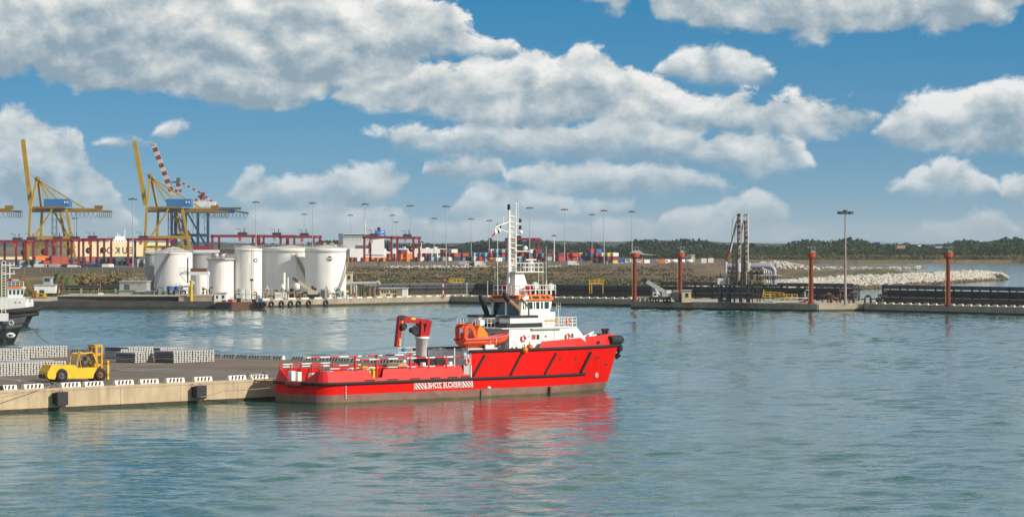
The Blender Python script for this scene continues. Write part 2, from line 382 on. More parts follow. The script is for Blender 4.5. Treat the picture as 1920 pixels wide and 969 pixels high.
def sea_mesh():
    """real wavelets over the harbour basin, flat water beyond"""
    rng = np.random.default_rng(12)
    X0, X1, Y0, Y1 = -150.0, 150.0, 150.0, 960.0
    xs = np.linspace(X0, X1, 462)
    ys = np.concatenate([np.arange(Y0, 450, .55), np.arange(450, 700, .75), np.arange(700, Y1, 1.0), [Y1]])
    X, Y = np.meshgrid(xs, ys); Z = np.zeros_like(X)
    nw = 64; lam = np.exp(rng.uniform(np.log(1.7), np.log(8.5), nw)); th = np.radians(-90 + rng.normal(0, 38, nw)); ph = rng.uniform(0, 2 * np.pi, nw)
    rms = .068; sl = rms * np.sqrt(2 / nw)
    gust = .75 + .35 * np.sin(X * .031 + Y * .013 + 1) * np.sin(Y * .037 - X * .011) + .2 * np.sin(X * .013 - Y * .021)
    for L, t, p in zip(lam, th, ph):
        k = 2 * np.pi / L; Z += sl / k * np.sin(k * (np.cos(t) * X + np.sin(t) * Y) + p)
    Z = Z * gust; Z = Z + .9 * Z * np.abs(Z) / (np.abs(Z).max() + 1e-6)              # crests a little peakier than troughs
    edge = np.minimum.reduce([(X - X0) / 12, (X1 - X) / 12, (Y - Y0) / 12, (Y1 - Y) / 12, np.ones_like(X)]); Z *= np.clip(edge, 0, 1)
    ny, nx = X.shape; n = nx * ny
    co = np.empty((n + 12, 3)); co[:n, 0] = X.ravel(); co[:n, 1] = Y.ravel(); co[:n, 2] = Z.ravel()
    a, b, c, d = -9000, 9000, -200, 26000
    co[n:] = [(a, c, 0), (b, c, 0), (b, Y0, 0), (a, Y0, 0), (a, Y1, 0), (b, Y1, 0), (b, d, 0), (a, d, 0), (X0, Y0, 0), (X1, Y0, 0), (X1, Y1, 0), (X0, Y1, 0)]
    idx = np.arange(n).reshape(ny, nx)
    q = np.stack([idx[:-1, :-1], idx[:-1, 1:], idx[1:, 1:], idx[1:, :-1]], -1).reshape(-1, 4)
    ex = np.array([(n, n + 1, n + 2, n + 3), (n + 4, n + 5, n + 6, n + 7), (n + 3, n + 8, n + 11, n + 4), (n + 9, n + 2, n + 5, n + 10)])
    q = np.concatenate([q, ex]); me = bpy.data.meshes.new('sea')
    me.vertices.add(len(co)); me.vertices.foreach_set('co', co.ravel().astype(np.float32))
    me.loops.add(q.size); me.loops.foreach_set('vertex_index', q.ravel().astype(np.int32))
    me.polygons.add(len(q)); me.polygons.foreach_set('loop_start', np.arange(0, q.size, 4, dtype=np.int32))
    me.polygons.foreach_set('use_smooth', np.ones(len(q), dtype=bool)); me.materials.append(MATS['sea']); me.update(calc_edges=True); me.validate()
    return me
tag(place('sea', sea_mesh()), kind='structure')

# ------------------------------------------------------------------ shared paints
WHITE = mat('white_paint', (.78, .78, .75), .45, var=.05, streak=.30, sc=(.42, .29, .17))
RED = mat('red_hull_paint', (.70, .0055, .0015), .5, var=.10, vs=.25, patch=(.58, .010, .005), pf=.56, ps=.22, streak=.34, sc=(.30, .016, .010), ssc=(1.3, 1.3, .10), spec=.10)
REDB = mat('red_bulwark_paint', (.62, .018, .015), .5, var=.12, vs=.4, streak=.15, sc=(.40, .03, .02), spec=.25)
BOOT = mat('bottom_paint_weathered', (.21, .105, .085), .7, var=.3, vs=.6, streak=.5, sc=(.17, .17, .14), ssc=(.5, .5, .25), patch=(.23, .22, .18), pf=.58, ps=.22)
WEED = mat('waterline_weed', (.10, .085, .025), .8, var=.4, vs=1.2)
BLACK = mat('black_rubber', (.016, .016, .017), .75, var=.3, vs=1.5, streak=.25, sc=(.06, .055, .05))
BLACKP = mat('black_paint', (.018, .019, .021), .5, var=.2)
ORANGE = mat('orange_paint', (.80, .16, .012), .5, var=.10)
ORANGER = mat('orange_red_grp', (.78, .075, .012), .45, var=.10, vs=1)
ORCOV = mat('orange_cover_cloth', (.80, .22, .02), .8, var=.2, vs=2, bump=.8, bs=3)
GREYD = mat('dark_grey_steel', (.09, .095, .10), .6, var=.25, vs=1)
GREYL = mat('light_grey_steel', (.42, .43, .43), .5, var=.12, streak=.25, sc=(.25, .16, .09))
DECK = mat('green_grey_deck', (.13, .12, .11), .8, var=.3, vs=1)
BROWN = mat('brown_exhaust', (.25, .155, .08), .55, var=.25, vs=1.5)
YELL = mat('yellow_paint', (.72, .46, .015), .5, var=.15, streak=.25, sc=(.25, .13, .02))
TARP = mat('yellow_tarpaulin', (.66, .42, .03), .7, var=.25, vs=2, bump=.9, bs=4)
CANV = mat('tan_canvas', (.50, .34, .16), .85, var=.3, vs=2, bump=.8, bs=5)
BLUE = mat('blue_paint', (.02, .14, .42), .5, var=.15)
ROPE = mat('pale_rope', (.44, .52, .55), .8, var=.2, vs=4)
def glass_mat(name, c, r=.08):
    m = mat(name, c, r, var=.35, vs=1.2, spec=.8); return m
GLASS = glass_mat('dark_teal_glass', (.012, .045, .045))

# ------------------------------------------------------------------ the red rescue vessel
SY = R(42); cS, sS = math.cos(SY), math.sin(SY)
SO = Vector((12.42 - 53 * cS, 434.6 - 53 * sS, 0))
def s3(px, py, yl):
    dx, dz = (px - 960) / F, -(py - HZ) / F
    t = (yl - sS * SO.x + cS * SO.y) / (-sS * dx + cS)
    return Vector((cS * (t * dx - SO.x) + sS * (t - SO.y), yl, HC + t * dz))
def sx_(px, yl): return s3(px, 600, yl).x
def lerp_tab(t, x):
    if x <= t[0][0]: return t[0][1]
    for (a, b), (c, d) in zip(t, t[1:]):
        if x <= c: return b + (d - b) * (x - a) / (c - a)
    return t[-1][1]
WLB = [(0, 3.9), (.35, 4.6), (1, 5.05), (2, 5.3), (36, 5.3), (40, 4.75), (44, 3.7), (48, 2.2), (51, .9), (53, .06)]
DKB = [(0, 4.1), (.35, 4.8), (1, 5.25), (2, 5.5), (38, 5.5), (43, 5.15), (47, 4.4), (50.5, 3.2), (53, 2.0), (54.8, .95), (55.7, .06)]
def hb(x, z):
    """half breadth of the hull at station x and height z"""
    k = max(0, min(1, z / 6.0)); k = k ** .8
    # the bow rakes forward with height: stretch the fore part
    xs = x if x < 38 else 38 + (x - 38) * (15.0 + 2.7) / (15.0 + 2.7 * k)
    xw = x if x < 38 else 38 + (x - 38) * 15.0 / (15.0 + 2.7 * k)
    return max(.05, (1 - k) * lerp_tab(WLB, xw) + k * lerp_tab(DKB, xs))
def stations(z, x0=0.0, x1=None):
    xe = 53 + 2.7 * (max(0, min(1, z / 6.0)) ** .8)
    xs = [x for x in (0, .15, .35, .65, 1, 1.5, 2, 4, 8, 12, 16, 20, 24.3, 28, 32, 36, 38, 40, 42, 43, 44, 45, 46, 47, 48, 49, 50, 51, 51.8, 52.4)]
    return xs, xe
ship = thing('rescue_vessel', 'red rescue vessel with white superstructure moored at the concrete pier', 'ship', SO, SY)
def hull_band(zs, x0, x1, n=46, inset=None, side=(-1, 1)):
    """surface of both hull sides between the heights zs from station fraction x0..x1"""
    mb = MB()
    for sd in side:
        rings = []
        for z in zs:
            xe = 53 + 2.7 * (max(0, min(1, z / 6.0)) ** .8) if x1 is None else x1
            ring = []
            for i in range(n + 1):
                t = i / n; t = (t * .55 + .45 * (1 - (1 - t) ** 2.0)) if x1 is None else t
                x = x0 + (xe - x0) * t
                if x0 == 0: x = x0 + (xe - x0) * t ** 1.25
                ring.append((x, sd * (hb(x, z) - (inset(z, x) if inset else 0)), z))
            rings.append(ring)
        mb.loft(rings)
    return mb
b = hull_band([-1.6, -.8, 0, .22], 0, None, 60); b.prism([(-4.1, -1.6), (4.1, -1.6), (4.1, .22), (-4.1, .22)], .0, .02, 'x'); b.build('weed_line', WEED, ship)
b = hull_band([.22, .6, 1.12], 0, None, 60); b.prism([(-4.1, .22), (4.1, .22), (4.1, 1.12), (-4.1, 1.12)], .0, .02, 'x'); b.build('bottom_paint_band', BOOT, ship)
b = hull_band([1.12, 1.8, 2.5], 0, None, 60); b.prism([(-4.1, 1.12), (4.1, 1.12), (4.12, 2.5), (-4.12, 2.5)], .0, .02, 'x'); b.build('hull_side', RED, ship)
b = hull_band([2.5, 3.4, 4.3, 5.2, 6.0], 24.3, None, 50); b.build('forward_topside', RED, ship)
# main deck aft, forecastle deck
b = MB(); b.prism([(.2, -4.0), (1.5, -5.2), (24.5, -5.35), (24.5, 5.35), (1.5, 5.2), (.2, 4.0)], 2.3, 2.55, 'z')
b.build('main_deck', DECK, ship)
fd = [(x, -hb(x, 5.8) + .1) for x in (24.3, 30, 36, 40, 44, 47, 50, 52, 54, 55)]
b = MB(); b.prism(fd + [(x, -y) for x, y in reversed(fd)], 5.75, 5.95, 'z'); b.build('forecastle_deck', DECK, ship)
b = MB(); b.b3(24.25, 24.4, -5.45, 5.45, 2.55, 5.95); b.build('break_bulkhead', WHITE, ship)
# aft bulwark, leaning inboard, with rounded quarters and the gap for the stern roller
def bulw(path, ztop, zb, lean, name, m, th=.12):
    mb = MB(); out, top = [], []
    for (x, y), zt in zip(path, ztop):
        out.append((x, y, zb))
    n = len(path); tops = []
    for i, ((x, y), zt) in enumerate(zip(path, ztop)):
        a = Vector(path[max(0, i - 1)]); c = Vector(path[min(n - 1, i + 1)]); d = (c - a).normalized(); nrm = Vector((-d.y, d.x))
        if nrm.dot(Vector((12, 0)) - Vector((x, y))) < 0: nrm = -nrm
        L = lean * (zt - zb); q = Vector((x, y)) + nrm * L; tops.append((q.x, q.y, zt)); top.append(nrm)
    inn = [(t[0] + n_.x * th, t[1] + n_.y * th, t[2]) for t, n_ in zip(tops, top)]
    inb = [(o[0] + n_.x * th, o[1] + n_.y * th, o[2]) for o, n_ in zip(out, top)]
    mb.loft([out, tops, inn, inb], smooth=False)
    return mb.build(name, m, ship)
def quarter(s): return [(-.02, s * 1.5), (-.02, s * 3.6), (.1, s * 4.3), (.45, s * 4.85), (1.0, s * 5.22), (1.9, s * 5.48), (4, s * 5.5), (8, s * 5.5), (12, s * 5.5)]
for s in (-1, 1):
    p = quarter(s); bulw(p[:7] + [(7.6, s * 5.5)], [2.75, 4.0, 4.02, 4.03, 4.04, 4.05, 4.06, 4.07], 2.5, .34, 'aft_bulwark', REDB)
    bulw([(7.6, s * 5.5), (8.1, s * 5.5), (9.6, s * 5.5), (10.1, s * 5.5)], [4.07, 3.05, 3.05, 4.09], 2.5, .34, 'bulwark_freeing_port', REDB)
    bulw([(10.1, s * 5.5), (14, s * 5.5), (18, s * 5.5), (23.6, s * 5.5), (24.1, s * 5.5)], [4.09, 4.12, 4.14, 4.16, 2.9], 2.5, .34, 'side_bulwark', REDB)
b = MB().cyl((-.1, -1.5, 2.35), (-.1, 1.5, 2.35), .42, n=14); b.build('stern_roller', mat('dark_red_steel', (.33, .016, .012), .5, var=.25), ship)
b = MB()
for px in (692, 735, 777, 815, 848, 872):
    x = sx_(px, -5.3); b.b3(x - .8, x + .8, -5.47, -5.36, 2.72, 2.86)
b.parts('scupper', BLACKP, ship)
# forecastle bulwark
fx = [36.0, 37.0, 40, 43, 46, 48.5, 50.5, 52.3, 53.6, 54.6, 55.3]
fz = [6.05, 7.0, 7.12, 7.25, 7.38, 7.48, 7.56, 7.6, 7.56, 7.46, 7.36]
for s in (-1, 1):
    bulw([(x, s * (hb(x, 6.0))) for x in fx], fz, 6.0, .30, 'bow_bulwark', REDB)
# rubbing strakes
def strake(name, pts, r): return MB().tube(pts, r, 8).build(name, BLACK, ship)
lo = [(-.16, -1.6, 2.5), (-.16, -3.6, 2.5), (.0, -4.4, 2.5), (.4, -5.0, 2.5), (1.0, -5.36, 2.5), (1.9, -5.6, 2.5)] + [(x, -hb(x, 2.5) - .12, 2.48) for x in (6, 12, 18, 24, 30, 36, 38, 40, 42, 44, 45.8)]
strake('rubbing_strake', lo, .19); strake('rubbing_strake', [(x, -y, z) for x, y, z in lo], .19)
up = [(x, -hb(x, 6.0) - .1, 6.02) for x in (23.9, 28, 32, 36, 40, 43, 46, 48.5, 50.5, 52.3, 53.6, 54.6, 55.2)] + [(55.75, -.4, 6.02), (55.85, 0, 6.02)]
strake('rubbing_strake', up + [(x, -y, z) for x, y, z in reversed(up[:-1])], .2)
for px0, py0, px1, py1 in ((888, 704, 908.7, 666), (958, 702, 977, 664.5), (1022, 700, 1043, 662), (1090, 698, 1109, 660)):
    a, c = s3(px0, py0, -5.4), s3(px1, py1, -5.4); P = []
    for k in range(5):
        q = a.lerp(c, k / 4); h = hb(q.x, q.z)
        q2 = s3(px0 + (px1 - px0) * k / 4, py0 + (py1 - py0) * k / 4, -h - .08); P.append(q2); 
    strake('diagonal_fender', P, .17)
P = [(x, -hb(x, 6.0) * .93, 6.78) for x in (51.8, 53, 54)] + [(55.3, -.9, 6.74), (55.7, 0, 6.72)]
P = P + [(x, -y, z) for x, y, z in reversed(P[:-1])]
o = MB().tube(P, .56, 12).build('bow_fender', BLACK, ship)
b = MB()
for i in range(0, len(P) - 1):
    for k in (.25, .75):
        q = Vector(P[i]).lerp(Vector(P[i + 1]), k); d = (Vector(P[i + 1]) - Vector(P[i])).normalized() * .05
        b.cyl(q - d, q + d, .60, n=12)
b.build('fender_band', GREYD, o, kind='stuff')
MB().tube([(55.95, 0, 6.0), (56.0, 0, 5.3), (55.75, 0, 4.6), (55.4, 0, 4.2)], [.45, .5, .42, .2], 10).build('stem_fender', BLACK, ship)
# portholes, hawse marks, draught marks
for px, py in ((1050, 673), (1080, 672), (1122, 670), (1137, 683)):
    q = s3(px, py, -5); h = hb(q.x, q.z); q = s3(px, py, -h - .02)
    MB().cyl(q, q + Vector((0, -.05, 0)), .2, n=10).build('porthole', BLACKP, ship)
q = s3(1116, 641, -3.3); MB().cyl((q.x, -hb(q.x, 6.6) + .05, q.z), (q.x + .1, -hb(q.x, 6.6) - .22, q.z), .22, n=10).build('bow_chock', GREYD, ship)
q = s3(1119, 703, -3); h = hb(q.x, q.z); q = s3(1119, 703, -h - .05)
b = MB(); b.torus((0, 0, 0), .27, .05, 'y', 14, 5); b.ball((0, 0, 0), .1, 8, 5, (1, .3, 1)); b.build('thruster_mark', WHITE, ship, q, R(8))
b = MB()
for i in range(5):
    q = s3(648, 725 + i * 5.2, -5.42); b.b3(q.x - .05, q.x + .05, -5.53, -5.4, q.z - .1, q.z + .1)
b.parts('draught_mark', WHITE, ship)
for px in (901, 1031):
    q = s3(px, 741, -5.3); MB().b3(q.x - .1, q.x + .1, -5.48, -5.2, -.2, 1.05).build('hull_anode', mat('anode_brown', (.10, .07, .05), .8), ship)
q = s3(917, 726, -5.4); MB().ball((q.x, -5.42, q.z), .28, 8, 5, (1.2, .2, .5)).build('hull_valve', WHITE, ship)
# RESCUE ZONE panel: mirrored like the photograph
def sideplane(px, py): 
    q = s3(px, py, -5.45); return q
L0, L1 = sideplane(776, 722).x, sideplane(887, 717).x
zc = 1.80; y_ = -5.46
b = MB()
for (xa, xb, lean) in ((L0, L0 + 2.2, 1), (L1 - 2.1, L1, 1)):
    k = 0; x = xa - .9
    while x < xb:
        p = [(x, 1.47 + .68), (x + .26, 1.47 + .68), (x + .26 + .72, 1.47), (x + .72, 1.47)]
        q = [(max(xa, min(xb, u)), w) for u, w in p]
        if q[1][0] - q[0][0] + q[2][0] - q[3][0] > .06: b.prism(q, y_ - .012, y_, 'y')
        x += .52
b.b3(L0, L1, y_ - .008, y_, 2.17, 2.2); b.b3(L0, L1, y_ - .008, y_, 1.42, 1.45)
b.parts('hazard_stripe', WHITE, ship)
me = text_mesh('RESCUE ZONE', .86, 'lettering', WHITE, True, .008, .014)
xs = [v.co.x for v in me.vertices]; k = (L1 - L0 - 4.5) / (max(xs) - min(xs))
for v in me.vertices: v.co.x *= k
o = place('lettering', me, ship, ((L0 + L1) / 2 + .05, y_ - .012, 1.80)); o['label'] = 'white mirrored RESCUE ZONE lettering'

# superstructure ----------------------------------------------------------------
YH = 4.45
xa, xf, xb = sx_(955, -YH), s3(1080, 613, -YH).x, s3(1097, 635, -YH).x
b = MB(); b.prism([(xa, 5.95), (xb + .3, 5.95), (xb, 7.3), (xf + .15, 8.72), (xa, 8.72)], -YH, YH, 'y'); dh = b.build('deckhouse', WHITE, ship)
b = MB(); b.b3(xa - 1.4, xf, -YH - .15, YH + .15, 8.72, 8.84); b.build('bridge_deck', WHITE, ship)
def panel(parent, name, m, px0, px1, py0, py1, yl, th=.05):
    a, c = s3(px0, py1, yl), s3(px1, py0, yl); return MB().b3(a.x, c.x, yl - th, yl + .02, a.z, c.z).build(name, m, parent)
panel(dh, 'fire_box', mat('dull_red_box', (.45, .05, .06), .5), 997, 1004, 627, 636, -YH)
for a in ((1006, 1011, 627, 636), ): panel(dh, 'window', GLASS, *a, -YH)
for a in ((1021.5, 1024.5, 628.5, 632), (1071, 1075, 625, 633)): panel(dh, 'vent', GREYD, *a, -YH)
for a in ((958, 962, 651, 657), (966.5, 970, 650, 656)): panel(dh, 'low_port', BLACKP, *a, -YH)
panel(dh, 'door', mat('pale_grey_door', (.60, .61, .60), .5), 962, 970, 638, 649, -YH, .03)
panel(dh, 'notice', mat('pale_blue_notice', (.35, .5, .62), .6), 990, 993, 628, 633, -YH, .03)
panel(dh, 'panel_seam', GREYL, 1039, 1039.8, 619, 637, -YH, .03)
b = MB(); a = s3(997, 616.5, -YH - .2); c = s3(1052, 615.5, -YH - .2); b.b3(a.x, c.x, -YH - .35, -YH, a.z - .1, a.z + .05); b.build('rain_gutter', GREYL, dh)
b = MB()
for y in (-3.2, -1.2, 1.0, 3.2): b.b3(xa - .05, xa + .01, y - .4, y + .4, 6.2, 8.1)
b.parts('aft_door', GREYL, dh)
# stair on the after face
b = MB()
for k in range(9): b.b3(xa - .35 - k * .22, xa - .1 - k * .22, .4, 1.5, 8.5 - k * .28, 8.56 - k * .28)
for y in (.4, 1.5): b.beam((xa - .1, y, 8.6), (xa - 2.2, y, 6.05), .06, .2)
b.build('stair', GREYL, ship, kind='stuff')
# funnel casings with black and white bands
for yc, nm in ((-3.1, 0), (3.1, 1)):
    y0, y1 = yc - 1.05, yc + 1.05
    q0, q1 = (sx_(947, -3.6), sx_(1003, -3.6)) if not nm else (sx_(947, -3.6), sx_(1003, -3.6))
    fc = MB().b3(q0 + .4, q1, y0, y1, 9.42, 10.1).build('funnel_casing', WHITE, ship)
    MB().prism([(q0 - .35, 8.84), (q1 + .8, 8.84), (q1 + .8, 9.42), (q0 + .1, 9.42)], y0 - .02, y1 + .02, 'y').build('lower_black_band', BLACKP, fc)
    MB().prism([(q0 + .1, 10.1), (q1 + .06, 10.1), (q1 + .06, 10.42), (q0 + .35, 10.42)], y0 - .05, y1 + .05, 'y').build('upper_black_band', BLACKP, fc)
    xq = sx_(975, -3.1)
    m = BROWN if not nm else BLACKP
    zs = 10.42
    pp, tp = (((974, 598), (974.5, 585), (971.5, 579.5), (952, 561.5)), ((953, 562.5), (947.5, 556), (945.5, 547))) if not nm else (((913, 598), (912.5, 586), (909, 577), (905, 566)), ((905.3, 567), (902.5, 560), (901, 553)))
    MB().tube([s3(*q, yc) for q in pp], .36, 12).build('exhaust_pipe', m, fc)
    MB().tube([s3(*q, yc) for q in tp], [.40, .38, .26], 12).build('exhaust_tip', BLACKP, fc)
    MB().tube([(xq + 1.1, yc - .5, zs), (xq + 1.1, yc - .5, zs + 1.0), (xq - .2, yc - .5, zs + 2.2)], .12, 6).build('small_exhaust', GREYD, fc)
MB().tube([(sx_(981, -3.8), -3.3, 10.4), (sx_(981, -3.8), -3.3, 12.1), (sx_(984, -3.8), -3.3, 12.45), (sx_(994, -3.8), -3.3, 12.75)], .28, 10).build('white_vent_pipe', WHITE, ship)
MB().tube([(sx_(926, 3.4), 2.0, 10.4), (sx_(926, 3.4), 2.0, 12.2), (sx_(924, 3.4), 1.6, 12.5)], .4, 10).build('grey_vent_pipe', GREYL, ship)
# wheelhouse
YW = 2.75
wa, wf = sx_(977, -YW), sx_(1040, -YW)
b = MB(); b.b3(sx_(990, -YW), wf + .1, -YW, YW, 8.84, 10.75); wl = b.build('bridge_block', WHITE, ship)
# sides flare out a touch, windows are set in frames: pillars, sills and glass are separate pieces
def wall_ring(z, o, xo): return [(wa - o - xo, -YW - o, z), (wf - 1.0 + o, -YW - o, z), (wf + xo + o, -YW + 1.0, z), (wf + xo + o, YW - 1.0, z), (wf - 1.0 + o, YW + o, z), (wa - o - xo, YW + o, z)]
b = MB(); b.loft([wall_ring(10.2, 0, 0), wall_ring(11.2, .02, .1)], True, False); wh = b.build('wheelhouse_wall', WHITE, ship)
b = MB(); b.loft([wall_ring(11.2, -.06, .0), wall_ring(12.3, -.04, .3)], True, False); b.build('wheelhouse_glass', GLASS, ship)
b = MB(); b.loft([wall_ring(12.12, .05, .22), wall_ring(12.34, .06, .3)], True, False); b.build('window_head', WHITE, wh)
def pillar(p, q, w=.2): return MB().beam(p, q, w, .1, (0, 1, 0)).build('window_pillar', WHITE, wh)
lo_, hi_ = wall_ring(11.15, .0, .1), wall_ring(12.15, .02, .24)
def along(r, i, t): return Vector(r[i]).lerp(Vector(r[(i + 1) % 6]), t)
for i, ts in ((0, (0, .14, .22, .44, .52, .68, .8, 1)), (1, (.08, .5, .92)), (2, (0, .33, .66, 1)), (3, (.1, .5, .9)), (4, (.0, .25, .5, .75, 1))):
    for t in ts: pillar(along(lo_, i, t), along(hi_, i, t), .26 if t in (.22, .8, .68) else .2)
# the tall after windows
b = MB(); b.b3(wa - .16, wa - .02, -YW + .25, -.25, 10.35, 12.1); b.b3(wa - .16, wa - .02, .25, YW - .25, 10.35, 12.1); b.parts('aft_window', GLASS, wh)
b = MB()
for y in (-YW + .1, 0, YW - .1): b.b3(wa - .24, wa, y - .16, y + .16, 10.2, 12.2)
b.b3(wa - .22, wa, -YW, YW, 10.15, 10.4); b.build('aft_window_frame', WHITE, wh)
# orange roof brow
def roof_ring(z, o): return [(wa - .5 - o, -YW - .15 - o, z), (wf - .7 + o, -YW - .15 - o, z), (wf + .55 + o, -YW + 1.0, z), (wf + .55 + o, YW - 1.0, z), (wf - .7 + o, YW + .15 + o, z), (wa - .5 - o, YW + .15 + o, z)]
b = MB(); b.loft([roof_ring(12.3, .12), roof_ring(12.42, .2), roof_ring(13.05, -.28)], True, False)
b.add(roof_ring(13.05, -.28), [tuple(range(6))]); b.add(roof_ring(12.3, .12), [tuple(range(6))[::-1]]); rf = b.build('wheelhouse_roof', ORANGE, ship)
b = MB()
for t0, t1 in ((.06, .36), (.42, .62), (.70, .80), (.84, .94)):
    A_, B_ = roof_ring(12.55, .1), roof_ring(12.9, -.16)
    b.add([along(A_, 0, t0) + Vector((0, -.03, 0)), along(A_, 0, t1) + Vector((0, -.03, 0)), along(B_, 0, t1) + Vector((0, -.03, .01)), along(B_, 0, t0) + Vector((0, -.03, .01))], [(0, 1, 2, 3)])
for y0, y1 in ((-2.3, -.3), (.3, 2.3)):
    b.add([(wa - .62, y0, 12.57), (wa - .62, y1, 12.57), (wa - .36, y1, 12.92), (wa - .36, y0, 12.92)], [(0, 1, 2, 3)])
b.parts('skylight', BLACKP, rf)
b = MB(); rail(b, [(wa - .1, -2.6, 13.05), (wf + .3, -2.6, 13.05), (wf + .5, 2.5, 13.05), (wa - .1, 2.6, 13.05), (wa - .1, -2.6, 13.05)], 1.25, .045, .9, 2); b.build('roof_rail', WHITE, ship, kind='stuff')
for nm, px, py, r_ in (('search_light', 1033, 538, .42), ('radome', 1004, 536, .45)):
    q = s3(px, py, -2.4); b = MB(); b.cyl((q.x, q.y, 13.05), (q.x, q.y, q.z), .1); b.cyl((q.x - .1, q.y - .25, q.z), (q.x + .15, q.y + .3, q.z + .1), r_, n=12); b.build(nm, WHITE, ship)
FIRE = mat('monitor_red', (.42, .012, .02), .4, var=.15)
for px, py, y, d in ((947, 540, 1.8, -1), (992, 540, -1.8, 1)):
    q = s3(px, py, y); b = MB(); b.cyl((q.x, y, 13.05), (q.x, y, q.z), .22, n=8); b.ball((q.x, y, q.z), .42, 10, 7); b.cyl((q.x, y, q.z), (q.x + d * .9, y - .1, q.z + .45), .26, .16); b.cyl((q.x, y, q.z), (q.x - d * .5, y, q.z + .1), .3, .3)
    b.build('fire_monitor', FIRE, ship)
# mast house, platform, lattice mast
m0, m1 = sx_(966, 0), sx_(985, 0)
b = MB(); r0 = [(m0 - .9, -.9, 13.05), (m1 + .1, -.9, 13.05), (m1 + .1, .9, 13.05), (m0 - .9, .9, 13.05)]; r1 = [(m0 - .7, -.8, 16.0), (m0 + .75, -.8, 16.0), (m0 + .75, .8, 16.0), (m0 - .7, .8, 16.0)]
b.loft([r0, r1], True, False); b.add(r1, [(0, 1, 2, 3)]); mh = b.build('mast_house', WHITE, ship)
b = MB(); b.b3(m0 - 1.1, sx_(1007, 0), -1.3, 1.3, 16.0, 16.12); b.build('mast_platform', WHITE, ship)
b = MB(); rail(b, [(m0 + .4, -1.25, 16.12), (sx_(1006, 0), -1.25, 16.12), (sx_(1006, 0), 1.25, 16.12), (m0 + .4, 1.25, 16.12)], 1.1, .045, .8, 2); b.build('platform_rail', WHITE, ship, kind='stuff')
b = MB(); q = s3(995, 502, -.6); b.cyl((q.x, -.6, 16.1), (q.x, -.6, 17.0), .2); b.cyl((q.x, -.6, 17.0), (q.x, -.6, 17.5), .36, n=10); b.b3(q.x - .9, q.x + .9, -.75, -.45, 17.6, 17.75); b.build('radar_scanner', WHITE, ship)
zt = 24.9
xm0, xm1 = sx_(954, 0), sx_(966, 0)
b = MB(); b.cyl((xm0, 0, 14.6), (xm0, 0, 24.3), .17, .12, n=8); b.cyl((xm0 + .55, .3, 16), (xm0 + .55, .3, 24.2), .08); b.build('mast_pole', WHITE, ship)
b = MB(); b.cyl((xm1, -.1, 16), (xm1, -.1, 24.9), .13, .09, n=8); b.cyl((xm1 - .75, .2, 16), (xm1 - .75, .2, 23.4), .1)
for k in range(26): b.cyl((xm1 - .75, .2, 16.3 + k * .28), (xm1, -.1, 16.3 + k * .28), .045, n=4, cap=False)
for z in (17.0, 17.8, 18.5, 19.2, 19.9, 20.6, 21.3, 22.0, 22.7, 23.4): b.cyl((xm0, 0, z), (xm1, 0, z), .07, n=6)
b.build('ladder_mast', WHITE, ship, kind='stuff')
b = MB(); b.beam((xm0, 0, 22.7), (xm0 - 2.4, 0, 22.0), .12); b.beam((xm0, 0, 21.3), (xm0 - 2.4, 0, 22.0), .1); b.cyl((xm0 - 2.0, 0, 22.0), (xm0 - 2.0, 0, 13.2), .05, n=5); b.cyl((xm0 - 1.0, 0, 22.4), (xm0 - 1.0, 0, 23.4), .06)
b.build('signal_yard', WHITE, ship)
b = MB()
for z in (22.5, 21.0, 19.6, 18.0): b.beam((xm1, -.1, z), (xm1 + 1.0, -.1, z), .07)
b.b3(xm1 - .4, sx_(988, 0), -.5, .5, 18.75, 18.85); b.parts('lamp_bracket', WHITE, ship)
b = MB()
for z in (22.6, 21.7, 19.75, 18.2): b.cyl((xm1 + .8, -.1, z), (xm1 + .8, -.1, z + .5), .18, n=8)
b.cyl((xm0, 0, 24.3), (xm0, 0, 25.0), .2, n=8); b.parts('navigation_lamp', BLACKP, ship)
b = MB(); b.ball((xm1 + .9, -.1, 21.3), .3, 10, 7); b.ball((sx_(985, 0), 0, 19.2), .32, 10, 7); b.ball((xm1, -.1, 25.0), .16, 8, 6); b.parts('satellite_dome', WHITE, ship)
for px, y, z0, z1 in ((1024, -2.3, 13.1, 19.5), (1010, -1.8, 13.1, 17.6), (1018, 2.3, 13.1, 17.2), (972, -.1, 22, 25.4), (928, 3.2, 9, 16.8)):
    q = sx_(px, y); MB().cyl((q, y, z0), (q, y, z1), .035, .02, n=5).build('whip_aerial', WHITE, ship)
# bridge deck rails, wing board, direction finder
b = MB(); xr0, xr1 = sx_(1045, -4.3), s3(1080, 612, -4.3).x
rail(b, [(xr0 - 2.0, -4.35, 8.84), (xr1, -4.35, 8.84), (xr1, 4.35, 8.84), (xr0 - 2, 4.35, 8.84)], 1.2, .045, .75, 3); b.build('bridge_rail', WHITE, ship, kind='stuff')
b = MB(); rail(b, [(xa + .0, -1.6, 8.84), (xa - 1.3, -1.6, 8.84), (xa - 1.3, 4.4, 8.84)], 1.2, .04, .6, 2); b.build('aft_rail', WHITE, ship, kind='stuff')
a, c = s3(1021, 603, -4.45), s3(1045, 601, -4.45); MB().b3(a.x, c.x, -4.62, -4.44, a.z - .0, a.z + .24).build('wooden_wing_board', mat('varnished_board', (.55, .27, .05), .6), ship)
q = sx_(1047, -3); b = MB(); b.cyl((q, -3, 8.9), (q, -3, 11.2), .05)
for k in range(3): b.cyl((q - .35 + k * .35, -3, 10.9), (q - .35 + k * .35, -3, 12.0), .03, n=4)
b.cyl((q - .4, -3, 11.5), (q + .4, -3, 11.5), .03, n=4); b.build('grid_aerial', WHITE, ship, kind='stuff')
b = MB()
for k in range(2):
    q = sx_(1127 + k * 6, 0); b.cyl((q, -.5, 5.95), (q, -.5, 8.0), .22, n=8); b.cyl((q, -.5, 8.0), (q, -.5, 8.3), .34, n=8)
